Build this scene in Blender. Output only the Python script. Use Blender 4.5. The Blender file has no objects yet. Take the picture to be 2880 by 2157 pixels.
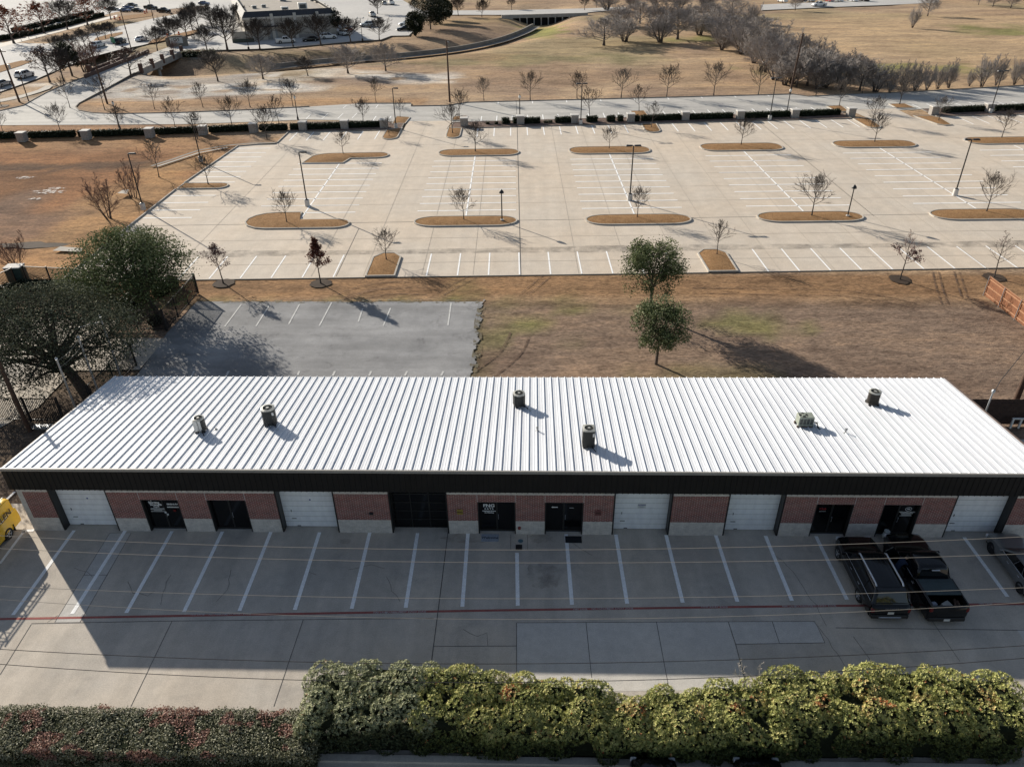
import bpy, bmesh, math, random
import numpy as np
from mathutils import Vector, Matrix, Euler

random.seed(7); RNG = np.random.default_rng(11)
C = bpy.context.scene.collection
SC = bpy.context.scene
R = math.radians
PI = math.pi

# ------------------------------------------------------------------ camera (drone, 30 m above the forecourt)
F_PX, YAW, PITCH, ROLL, CAM_H = 2092.44, R(-1.8265), R(32.05), R(.82856), 30.0
_f = np.array([math.sin(YAW)*math.cos(PITCH), math.cos(YAW)*math.cos(PITCH), -math.sin(PITCH)])
_r = np.array([math.cos(YAW), -math.sin(YAW), 0.0]); _d = np.cross(_f, _r)
_r2 = math.cos(ROLL)*_r + math.sin(ROLL)*_d; _d2 = -math.sin(ROLL)*_r + math.cos(ROLL)*_d
cam = bpy.data.objects.new('camera', bpy.data.cameras.new('camera')); C.objects.link(cam)
cam.data.sensor_width = 36.0; cam.data.sensor_fit = 'HORIZONTAL'
cam.data.lens = 36.0*F_PX/2880.0; cam.data.clip_end = 6000; cam.data.clip_start = .1
mw = Matrix.Identity(4)
for i in range(3):
    mw[i][0] = _r2[i]; mw[i][1] = -_d2[i]; mw[i][2] = -_f[i]
mw[2][3] = CAM_H
cam.matrix_world = mw
SC.camera = cam

# ------------------------------------------------------------------ terrain
def seg_dist(px, py, pts):
    best = 1e9
    for (ax, ay), (bx, by) in zip(pts[:-1], pts[1:]):
        dx, dy = bx-ax, by-ay
        t = max(0, min(1, ((px-ax)*dx+(py-ay)*dy)/(dx*dx+dy*dy)))
        best = min(best, math.hypot(px-ax-t*dx, py-ay-t*dy))
    return best
CREEK = [(-118, 216), (-99, 204), (-84, 196), (-66, 199), (-55, 205), (-38, 212), (-22, 223), (-10, 240), (-2, 262), (1.5, 280), (3, 300), (4, 330)]
def terrain(x, y):
    h = 0.0
    if y > 150 and -140 < x < 60 and y < 360:
        d = seg_dist(x, y, CREEK)
        if d < 45:
            deep = 1.7 + 1.9*math.exp(-((x+92)**2+(y-201)**2)/420.0) + 1.4*math.exp(-((x-3)**2+(y-297)**2)/260.0)
            wid = 9.5
            h -= deep*math.exp(-(d/wid)**2.6)
    if x < -44 and 62 < y < 128:
        e = ((x+72)/26.0)**2 + ((y-92)/24.0)**2
        h -= .55*math.exp(-e*e)
    return h
def ray(u, v):
    return _r2*((u-1440)/F_PX) + _d2*((v-1078.5)/F_PX) + _f
def at(u, v, z=None):
    """point of the ground (or of the level z) that the survey photo shows at u, v"""
    d = ray(u, v); zz = 0.0 if z is None else z
    for _ in range(1 if z is not None else 10):
        t = (zz-CAM_H)/d[2]; x, y = d[0]*t, d[1]*t
        if z is None: zz = .5*zz+.5*terrain(x, y)
    return Vector((x, y, zz if z is not None else terrain(x, y)))
def height_at(u, v, base):
    d = ray(u, v); t = base[1]/d[1]
    return CAM_H + d[2]*t - base[2]
LOT_O, LOT_T = (0.0, 68.33), math.atan(1.84/81.5)
def lot(a, b, z=0.0):
    c, s = math.cos(LOT_T), math.sin(LOT_T)
    return Vector((LOT_O[0]+a*c-b*s, LOT_O[1]+a*s+b*c, z))

# ------------------------------------------------------------------ materials
def srgb(h):
    h = h.lstrip('#'); o = []
    for i in (0, 2, 4):
        c = int(h[i:i+2], 16)/255
        o.append(c/12.92 if c <= .04045 else ((c+.055)/1.055)**2.4)
    return tuple(o)
MATS = {}
def newmat(name):
    m = bpy.data.materials.new(name); m.use_nodes = True
    nt = m.node_tree; b = nt.nodes['Principled BSDF']
    MATS[name] = m
    return m, nt, b
def N(nt, t, **kw):
    n = nt.nodes.new(t)
    for k, v in kw.items():
        if k.startswith('i_'):
            n.inputs[k[2:].replace('_', ' ')].default_value = v
        else: setattr(n, k, v)
    return n
def ramp(nt, stops, interp='LINEAR'):
    n = nt.nodes.new('ShaderNodeValToRGB'); cr = n.color_ramp; cr.interpolation = interp
    while len(cr.elements) < len(stops): cr.elements.new(.5)
    for e, (p, c) in zip(cr.elements, stops):
        e.position = p; e.color = (*c, 1) if len(c) == 3 else c
    return n
def noise(nt, scale, detail=6, rough=.6, coord=None, dist=0.0):
    n = N(nt, 'ShaderNodeTexNoise'); n.inputs['Scale'].default_value = scale
    n.inputs['Detail'].default_value = detail; n.inputs['Roughness'].default_value = rough
    n.inputs['Distortion'].default_value = dist
    if coord is not None: nt.links.new(coord, n.inputs['Vector'])
    return n
def mixc(nt, a, b, fac, mode='MIX'):
    n = N(nt, 'ShaderNodeMix', data_type='RGBA', blend_type=mode)
    for s, v in (('A', a), ('B', b)):
        if isinstance(v, tuple): n.inputs[6 if s == 'A' else 7].default_value = (*v[:3], 1)
        else: nt.links.new(v, n.inputs[6 if s == 'A' else 7])
    if isinstance(fac, (int, float)): n.inputs[0].default_value = fac
    else: nt.links.new(fac, n.inputs[0])
    return n.outputs[2]
def wcoord(nt):
    return N(nt, 'ShaderNodeNewGeometry').outputs['Position']
def simple(name, col, rough=.6, metal=0.0, var=.12, scale=6.0, bump=0.0, spec=.4, coat=0.0):
    """a base colour broken up by two scales of noise"""
    m, nt, b = newmat(name)
    co = N(nt, 'ShaderNodeTexCoord').outputs['Object']
    n1 = noise(nt, scale, 5, .65, co)
    lo = tuple(c*(1-var) for c in col); hi = tuple(min(1, c*(1+var)) for c in col)
    rp = ramp(nt, [(.3, lo), (.7, hi)]); nt.links.new(n1.outputs['Fac'], rp.inputs[0])
    nt.links.new(rp.outputs[0], b.inputs['Base Color'])
    b.inputs['Roughness'].default_value = rough; b.inputs['Metallic'].default_value = metal
    b.inputs['Specular IOR Level'].default_value = spec
    if coat: b.inputs['Coat Weight'].default_value = coat; b.inputs['Coat Roughness'].default_value = .05
    if bump:
        bp = N(nt, 'ShaderNodeBump'); bp.inputs['Strength'].default_value = bump; bp.inputs['Distance'].default_value = .02
        n2 = noise(nt, scale*6, 4, .7, co)
        nt.links.new(n2.outputs['Fac'], bp.inputs['Height']); nt.links.new(bp.outputs[0], b.inputs['Normal'])
    return m
def pavement(name, ca, cb, stain, s1=.12, s2=2.2, s3=26, stain_amt=.5, tint=None, streak=None):
    m, nt, b = newmat(name); P = wcoord(nt)
    big = noise(nt, s1, 5, .62, P); mid = noise(nt, s2, 6, .7, P); fine = noise(nt, s3, 3, .7, P)
    r1 = ramp(nt, [(.36, ca), (.64, cb)]); nt.links.new(big.outputs['Fac'], r1.inputs[0])
    r2 = ramp(nt, [(.40, (.92, .92, .92)), (.62, (1.03, 1.03, 1.03))]); nt.links.new(mid.outputs['Fac'], r2.inputs[0])
    c = mixc(nt, r1.outputs[0], r2.outputs[0], 1.0, 'MULTIPLY')
    r3 = ramp(nt, [(.35, (.82, .82, .82)), (.65, (1.12, 1.12, 1.12))]); nt.links.new(fine.outputs['Fac'], r3.inputs[0])
    c = mixc(nt, c, r3.outputs[0], .8, 'MULTIPLY')
    st = noise(nt, s1*3.1, 8, .72, P, .6)
    r4 = ramp(nt, [(.56, (0, 0, 0)), (.74, (1, 1, 1))]); nt.links.new(st.outputs['Fac'], r4.inputs[0])
    mul = N(nt, 'ShaderNodeMath', operation='MULTIPLY'); mul.inputs[1].default_value = stain_amt
    nt.links.new(r4.outputs[0], mul.inputs[0])
    c = mixc(nt, c, stain, mul.outputs[0])
    if streak:
        mp = N(nt, 'ShaderNodeMapping'); mp.inputs['Scale'].default_value = streak[0]; nt.links.new(P, mp.inputs['Vector'])
        sn = noise(nt, 1.0, 5, .6, mp.outputs[0])
        r5 = ramp(nt, [(.42, (1-streak[1],)*3), (.6, (1+streak[1]*.4,)*3)]); nt.links.new(sn.outputs['Fac'], r5.inputs[0])
        c = mixc(nt, c, r5.outputs[0], 1.0, 'MULTIPLY')
    nt.links.new(c, b.inputs['Base Color']); b.inputs['Roughness'].default_value = .92
    b.inputs['Specular IOR Level'].default_value = .2
    bp = N(nt, 'ShaderNodeBump'); bp.inputs['Strength'].default_value = .25; bp.inputs['Distance'].default_value = .01
    nt.links.new(fine.outputs['Fac'], bp.inputs['Height']); nt.links.new(bp.outputs[0], b.inputs['Normal'])
    return m
def leafmat(name, stops, rough=.55, spec=.35, trans=.12):
    m, nt, b = newmat(name)
    a = N(nt, 'ShaderNodeAttribute', attribute_name='tint')
    rp = ramp(nt, stops); nt.links.new(a.outputs['Fac'], rp.inputs[0])
    nt.links.new(rp.outputs[0], b.inputs['Base Color'])
    b.inputs['Roughness'].default_value = rough; b.inputs['Specular IOR Level'].default_value = spec
    if trans:
        tr = N(nt, 'ShaderNodeBsdfTranslucent'); nt.links.new(rp.outputs[0], tr.inputs['Color'])
        mx = N(nt, 'ShaderNodeMixShader'); mx.inputs[0].default_value = trans
        out = nt.nodes['Material Output']
        nt.links.new(b.outputs[0], mx.inputs[1]); nt.links.new(tr.outputs[0], mx.inputs[2]); nt.links.new(mx.outputs[0], out.inputs['Surface'])
    return m

M = MATS
pavement('lot_concrete', (.615, .52, .415), (.59, .525, .445), (.46, .42, .37), s1=.055, s2=.7, s3=9, stain_amt=.35, streak=((.5, .03, 1), .05))
pavement('drive_concrete', (.51, .49, .45), (.46, .445, .42), (.36, .35, .34), s1=.06, s2=.8, s3=9, stain_amt=.5, streak=((.02, .45, 1), .12))
pavement('yard_concrete', (.56, .495, .415), (.465, .43, .385), (.24, .23, .22), s1=.13, s2=1.6, s3=18, stain_amt=.55, streak=((.7, .12, 1), .10))
pavement('new_concrete', (.575, .545, .50), (.51, .49, .46), (.29, .29, .30), s1=.3, s2=2.0, s3=20, stain_amt=.4)
pavement('asphalt_old', (.225, .227, .232), (.32, .32, .323), (.095, .095, .10), s1=.2, s2=1.1, s3=11, stain_amt=.75, streak=((.06, .5, 1), .16))
pavement('road_concrete', (.52, .505, .48), (.46, .45, .435), (.36, .36, .36), s1=.05, s2=.5, s3=6, stain_amt=.4)
pavement('kerb_concrete', (.50, .46, .40), (.40, .37, .33), (.22, .21, .2), s1=.4, s2=3, s3=18, stain_amt=.4)
pavement('dark_kerb', (.20, .18, .16), (.27, .25, .22), (.11, .10, .1), s1=.4, s2=3, s3=18, stain_amt=.4)
pavement('white_paint', (.94, .94, .93), (.90, .90, .89), (.62, .60, .57), s1=1.2, s2=5, s3=22, stain_amt=.3)
pavement('faded_paint', (.62, .62, .60), (.50, .50, .49), (.24, .24, .24), s1=1.2, s2=4, s3=22, stain_amt=.9)
pavement('red_paint', (.36, .12, .105), (.28, .10, .09), (.20, .13, .12), s1=1.0, s2=5, s3=22, stain_amt=.5)
pavement('crack', (.14, .13, .12), (.20, .19, .18), (.1, .1, .1), s1=1, s2=4, s3=20)
pavement('joint', (.085, .08, .075), (.13, .125, .12), (.04, .04, .04), s1=1, s2=4, s3=20)
pavement('faint_joint', (.42, .37, .31), (.48, .43, .36), (.2, .18, .15), s1=1, s2=4, s3=20)
pavement('oil_stain', (.20, .18, .155), (.27, .24, .20), (.13, .12, .11), s1=1, s2=4, s3=20)
pavement('mulch', (.045, .03, .022), (.07, .05, .035), (.02, .015, .012), s1=1, s2=6, s3=30)
pavement('bare_soil', (.17, .11, .07), (.23, .155, .10), (.09, .06, .04), s1=1, s2=6, s3=30)
pavement('pale_silt', (.55, .52, .48), (.46, .43, .39), (.30, .25, .19), s1=.2, s2=1.0, s3=8, stain_amt=.8)

simple('black_metal', (.018, .018, .02), .45, .0, .2, 4)
simple('bronze_fascia', (.0105, .009, .008), .75, .0, .25, 1.2)
simple('frame_dark', (.022, .021, .02), .4, .0, .2, 3)
simple('gutter', (.30, .285, .26), .5, .0, .1, 2)
simple('brown_trim', (.13, .095, .08), .5, .0, .1, 2)
simple('galvanised', (.42, .43, .44), .42, .6, .15, 5)
simple('grey_metal', (.30, .31, .31), .5, .3, .15, 5)
simple('hvac_dark', (.075, .078, .075), .5, .2, .25, 8)
simple('hvac_grey', (.36, .36, .33), .5, .1, .15, 8)
simple('hvac_green', (.27, .295, .245), .55, .05, .12, 8)
simple('hvac_white', (.62, .61, .58), .5, .05, .15, 8)
simple('hvac_brown', (.07, .06, .05), .55, .1, .25, 8)
simple('black_hole', (.006, .006, .006), .9, .0, .1, 3)
simple('rubber', (.016, .016, .017), .8, .0, .2, 10)
simple('alloy', (.55, .56, .58), .3, .7, .08, 10)
simple('dark_alloy', (.05, .05, .055), .35, .6, .1, 10)
simple('chrome', (.75, .76, .78), .15, .95, .05, 10)
simple('rail_silver', (.72, .73, .75), .3, .6, .05, 10)
simple('white_letter', (.80, .80, .79), .5, .0, .05, 10)
simple('red_letter', (.30, .03, .03), .5, .0, .05, 10)
simple('black_letter', (.015, .014, .012), .5, .0, .05, 10)
simple('blue_letter', (.05, .06, .25), .5, .0, .05, 10)
simple('plate_white', (.62, .62, .60), .5, .0, .08, 30)
simple('bark', (.085, .066, .055), .9, .0, .35, 9, .5)
simple('bark_grey', (.065, .054, .047), .9, .0, .3, 9, .5)
simple('twig', (.058, .048, .042), .9, .0, .3, 4)
simple('twig_grey', (.31, .28, .26), .9, .0, .3, 4)
simple('twig_red', (.15, .085, .068), .9, .0, .3, 4)
simple('twig_pale', (.42, .38, .33), .9, .0, .2, 4)
simple('pole_wood', (.075, .045, .032), .9, .0, .3, 5, .4)
simple('pole_base', (.55, .53, .50), .85, .0, .12, 5)
simple('stone_pillar', (.30, .275, .25), .9, .0, .3, 5, .6)
simple('pillar_cap', (.52, .50, .47), .85, .0, .15, 5)
simple('brick_brown', (.12, .07, .055), .9, .0, .3, 6, .5)
simple('bridge_concrete', (.35, .33, .30), .9, .0, .2, 1.2)
simple('lamp_white', (.78, .77, .72), .4, .0, .05, 5)
simple('sign_green', (.015, .16, .085), .5, .0, .1, 3)
simple('stucco', (.38, .345, .295), .9, .0, .12, 1.2)
simple('stucco_trim', (.55, .51, .45), .9, .0, .1, 1.2)
simple('slate_roof', (.045, .047, .055), .75, .0, .25, 2)
simple('roof_gravel', (.30, .268, .23), .95, .0, .18, 1.0)
simple('green_base', (.075, .085, .07), .9, .0, .2, 2)
simple('wire_pale', (.36, .33, .28), .5, .0, .08, 3)
simple('wire_dark', (.035, .035, .035), .6, .0, .1, 3)
simple('cedar_fence', (.19, .078, .036), .85, .0, .35, 2.5, .2)
simple('cedar_rail', (.34, .18, .10), .85, .0, .25, 3, .2)
simple('fence_shade', (.055, .033, .026), .9, .0, .3, 3, .2)
simple('white_pvc', (.72, .71, .68), .5, .0, .08, 4)
simple('yellow_paint', (.72, .44, .008), .32, .0, .06, 3, 0, .5, .5)
simple('paint_black', (.005, .0055, .0065), .14, .0, .1, 3, 0, .35, .25)
simple('paint_bronze', (.005, .0055, .006), .14, .0, .1, 3, 0, .35, .25)
simple('paint_grey', (.15, .152, .152), .3, .2, .06, 3, 0, .5, .6)
simple('paint_white', (.74, .74, .73), .3, .0, .04, 3, 0, .5, .5)
simple('paint_silver', (.42, .43, .44), .3, .4, .05, 3, 0, .5, .5)
simple('paint_red', (.30, .025, .02), .3, .0, .05, 3, 0, .5, .5)
simple('paint_blue', (.035, .07, .17), .3, .1, .05, 3, 0, .5, .5)
simple('glass_car', (.006, .007, .009), .06, .0, .1, 3, 0, .6)
simple('glass_door', (.004, .0045, .0055), .12, .0, .2, 3, 0, .4)
simple('tail_red', (.13, .007, .006), .2, .0, .1, 6, 0, .5)
simple('head_clear', (.6, .62, .65), .1, .2, .1, 6, 0, .6)
simple('bed_cover', (.035, .052, .056), .6, .0, .2, 3)
simple('mat_grey', (.30, .33, .38), .95, .0, .25, 9)
simple('mat_black', (.012, .013, .016), .9, .0, .3, 9)
simple('cover_blue', (.10, .17, .20), .8, .0, .3, 12)
simple('red_cap', (.22, .035, .03), .5, .0, .2, 12)
simple('skin', (.45, .27, .19), .6, .0, .06, 12)
simple('cloth_blue', (.012, .022, .05), .9, .0, .2, 18, .2)
simple('cloth_jean', (.03, .04, .07), .9, .0, .2, 18, .2)
simple('hair_dark', (.02, .014, .01), .7, .0, .2, 18)
simple('bag_white', (.55, .58, .56), .7, .0, .2, 12)
simple('cone_orange', (.62, .12, .03), .6, .0, .1, 5)
simple('sign_stone', (.22, .20, .17), .9, .0, .3, 4, .5)
simple('plaque_gold', (.35, .25, .06), .5, .2, .15, 12)
simple('plaque_red', (.16, .06, .055), .6, .0, .15, 12)
simple('utility_green', (.022, .045, .04), .6, .0, .15, 4)
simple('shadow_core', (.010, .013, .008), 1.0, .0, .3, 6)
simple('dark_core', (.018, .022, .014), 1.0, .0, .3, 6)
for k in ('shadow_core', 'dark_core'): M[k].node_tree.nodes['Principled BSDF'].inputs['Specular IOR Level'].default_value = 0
leafmat('oak_leaf', [(0, (.016, .024, .013)), (.35, (.066, .084, .038)), (.7, (.135, .162, .068)), (1, (.20, .22, .115))], .85, .06, .10)
leafmat('oak_leaf_grey', [(0, (.014, .017, .012)), (.4, (.050, .055, .038)), (.75, (.098, .108, .066)), (1, (.165, .17, .115))], .85, .05, .06)
leafmat('oak_leaf_light', [(0, (.020, .030, .012)), (.45, (.070, .092, .036)), (.8, (.14, .165, .068)), (1, (.24, .25, .14))], .65, .2, .15)
leafmat('cedar_leaf', [(0, (.006, .011, .006)), (.6, (.016, .024, .012)), (1, (.05, .05, .022))], .7, .2, .05)
leafmat('photinia_leaf', [(0, (.012, .020, .008)), (.2, (.10, .125, .036)), (.42, (.32, .34, .105)), (.72, (.60, .57, .23)), (.9, (.60, .46, .20)), (1, (.46, .12, .045))], .55, .25, .14)
leafmat('photinia_leaf_grey', [(0, (.012, .018, .009)), (.25, (.10, .12, .055)), (.5, (.37, .39, .22)), (.93, (.66, .64, .44)), (1, (.36, .13, .07))], .55, .25, .14)
leafmat('low_hedge_leaf', [(0, (.014, .018, .009)), (.25, (.13, .135, .07)), (.58, (.40, .39, .29)), (.70, (.27, .17, .125)), (.9, (.33, .17, .135)), (1, (.46, .32, .26))], .6, .22, .2)
leafmat('box_leaf', [(0, (.010, .016, .008)), (.6, (.030, .042, .020)), (1, (.085, .095, .055))], .55, .3, .06)
leafmat('box_leaf_light', [(0, (.020, .026, .014)), (.6, (.070, .080, .045)), (1, (.17, .17, .12))], .55, .3, .06)
leafmat('red_oak_leaf', [(0, (.05, .018, .012)), (.6, (.13, .042, .025)), (1, (.22, .085, .05))], .6, .25, .15)
leafmat('mauve_leaf', [(0, (.06, .03, .028)), (.6, (.15, .085, .078)), (1, (.26, .18, .165))], .6, .25, .12)
leafmat('rust_leaf', [(0, (.10, .028, .014)), (.6, (.23, .068, .032)), (1, (.36, .14, .07))], .6, .25, .15)
leafmat('brown_leaf', [(0, (.045, .025, .018)), (.6, (.10, .055, .042)), (1, (.16, .10, .08))], .6, .25, .12)

# grass: colour comes from the ground's own soil map, broken up by noise
def ground_material():
    m, nt, b = newmat('grass_ground'); P = wcoord(nt)
    a = N(nt, 'ShaderNodeAttribute', attribute_name='soil')
    mp = N(nt, 'ShaderNodeMapping'); mp.inputs['Scale'].default_value = (.35, 1.0, 1.0); nt.links.new(P, mp.inputs['Vector'])
    n1 = noise(nt, .16, 7, .66, mp.outputs[0], .3); n2 = noise(nt, 1.3, 6, .72, mp.outputs[0], .4); n3 = noise(nt, 7.0, 4, .75, mp.outputs[0])
    r1 = ramp(nt, [(.34, (.72, .70, .70)), (.5, (1, 1, 1)), (.68, (1.28, 1.22, 1.12))]); nt.links.new(n1.outputs['Fac'], r1.inputs[0])
    r2 = ramp(nt, [(.33, (.62, .60, .60)), (.5, (1, 1, 1)), (.70, (1.36, 1.30, 1.22))]); nt.links.new(n2.outputs['Fac'], r2.inputs[0])
    r3 = ramp(nt, [(.34, (.42, .40, .39)), (.5, (1, 1, 1)), (.68, (1.6, 1.54, 1.46))]); nt.links.new(n3.outputs['Fac'], r3.inputs[0])
    c = mixc(nt, a.outputs['Color'], r1.outputs[0], 1.0, 'MULTIPLY')
    c = mixc(nt, c, r2.outputs[0], .9, 'MULTIPLY'); c = mixc(nt, c, r3.outputs[0], .8, 'MULTIPLY')
    nt.links.new(c, b.inputs['Base Color']); b.inputs['Roughness'].default_value = 1.0; b.inputs['Specular IOR Level'].default_value = .05
    ad = N(nt, 'ShaderNodeMath', operation='ADD'); nt.links.new(n2.outputs['Fac'], ad.inputs[0]); nt.links.new(n3.outputs['Fac'], ad.inputs[1])
    bp = N(nt, 'ShaderNodeBump'); bp.inputs['Strength'].default_value = .55; bp.inputs['Distance'].default_value = .12
    nt.links.new(ad.outputs[0], bp.inputs['Height']); nt.links.new(bp.outputs[0], b.inputs['Normal'])
    return m
ground_material()
def bed_material(name, ca, cb):
    m, nt, b = newmat(name); P = wcoord(nt)
    n1 = noise(nt, 1.1, 6, .7, P); n3 = noise(nt, 9.0, 4, .75, P)
    r1 = ramp(nt, [(.35, ca), (.66, cb)]); nt.links.new(n1.outputs['Fac'], r1.inputs[0])
    r3 = ramp(nt, [(.34, (.30, .28, .27)), (.5, (1, 1, 1)), (.66, (1.75, 1.68, 1.6))]); nt.links.new(n3.outputs['Fac'], r3.inputs[0])
    c = mixc(nt, r1.outputs[0], r3.outputs[0], .8, 'MULTIPLY')
    nt.links.new(c, b.inputs['Base Color']); b.inputs['Roughness'].default_value = 1; b.inputs['Specular IOR Level'].default_value = .05
    bp = N(nt, 'ShaderNodeBump'); bp.inputs['Strength'].default_value = .6; bp.inputs['Distance'].default_value = .08
    nt.links.new(n3.outputs['Fac'], bp.inputs['Height']); nt.links.new(bp.outputs[0], b.inputs['Normal'])
bed_material('island_grass', (.25, .145, .07), (.32, .195, .10))
bed_material('leaf_litter', (.13, .09, .075), (.24, .18, .15))
def brick_material(name, c1, c2, mortar, bw, bh, ms):
    m, nt, b = newmat(name)
    sep = N(nt, 'ShaderNodeSeparateXYZ'); nt.links.new(wcoord(nt), sep.inputs[0])
    ad = N(nt, 'ShaderNodeMath', operation='ADD'); nt.links.new(sep.outputs[0], ad.inputs[0]); nt.links.new(sep.outputs[1], ad.inputs[1])
    cb = N(nt, 'ShaderNodeCombineXYZ'); nt.links.new(ad.outputs[0], cb.inputs[0]); nt.links.new(sep.outputs[2], cb.inputs[1])
    br = N(nt, 'ShaderNodeTexBrick'); nt.links.new(cb.outputs[0], br.inputs['Vector'])
    br.inputs['Color1'].default_value = (*c1, 1); br.inputs['Color2'].default_value = (*c2, 1); br.inputs['Mortar'].default_value = (*mortar, 1)
    br.inputs['Scale'].default_value = 1.0; br.inputs['Brick Width'].default_value = bw; br.inputs['Row Height'].default_value = bh
    br.inputs['Mortar Size'].default_value = ms; br.inputs['Mortar Smooth'].default_value = .1; br.inputs['Bias'].default_value = -.1
    n = noise(nt, 3, 5, .7, wcoord(nt)); r = ramp(nt, [(.3, (.8, .8, .8)), (.7, (1.15, 1.15, 1.15))]); nt.links.new(n.outputs['Fac'], r.inputs[0])
    nt.links.new(mixc(nt, br.outputs['Color'], r.outputs[0], 1.0, 'MULTIPLY'), b.inputs['Base Color'])
    b.inputs['Roughness'].default_value = .9; b.inputs['Specular IOR Level'].default_value = .2
    bp = N(nt, 'ShaderNodeBump'); bp.inputs['Strength'].default_value = .6; bp.inputs['Distance'].default_value = .01; bp.invert = True
    nt.links.new(br.outputs['Fac'], bp.inputs['Height']); nt.links.new(bp.outputs[0], b.inputs['Normal'])
brick_material('red_brick', (.25, .062, .048), (.15, .042, .038), (.48, .41, .37), .27, .083, .011)
brick_material('cream_brick', (.66, .61, .55), (.58, .54, .49), (.46, .44, .42), .27, .083, .007)
def metal_white(name, col, rough):
    m, nt, b = newmat(name); P = wcoord(nt)
    n = noise(nt, .5, 6, .65, P); r = ramp(nt, [(.35, tuple(c*.95 for c in col)), (.65, col)]); nt.links.new(n.outputs['Fac'], r.inputs[0])
    mp = N(nt, 'ShaderNodeMapping'); mp.inputs['Scale'].default_value = (3.0, .12, 1); nt.links.new(P, mp.inputs['Vector'])
    n2 = noise(nt, 1.0, 5, .7, mp.outputs[0]); r2 = ramp(nt, [(.38, (.90, .90, .91)), (.58, (1, 1, 1))]); nt.links.new(n2.outputs['Fac'], r2.inputs[0])
    nt.links.new(mixc(nt, r.outputs[0], r2.outputs[0], 1.0, 'MULTIPLY'), b.inputs['Base Color'])
    b.inputs['Roughness'].default_value = rough; b.inputs['Specular IOR Level'].default_value = .4
metal_white('roof_white', (.70, .72, .75), .45)
metal_white('door_white', (.88, .885, .89), .55)
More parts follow.
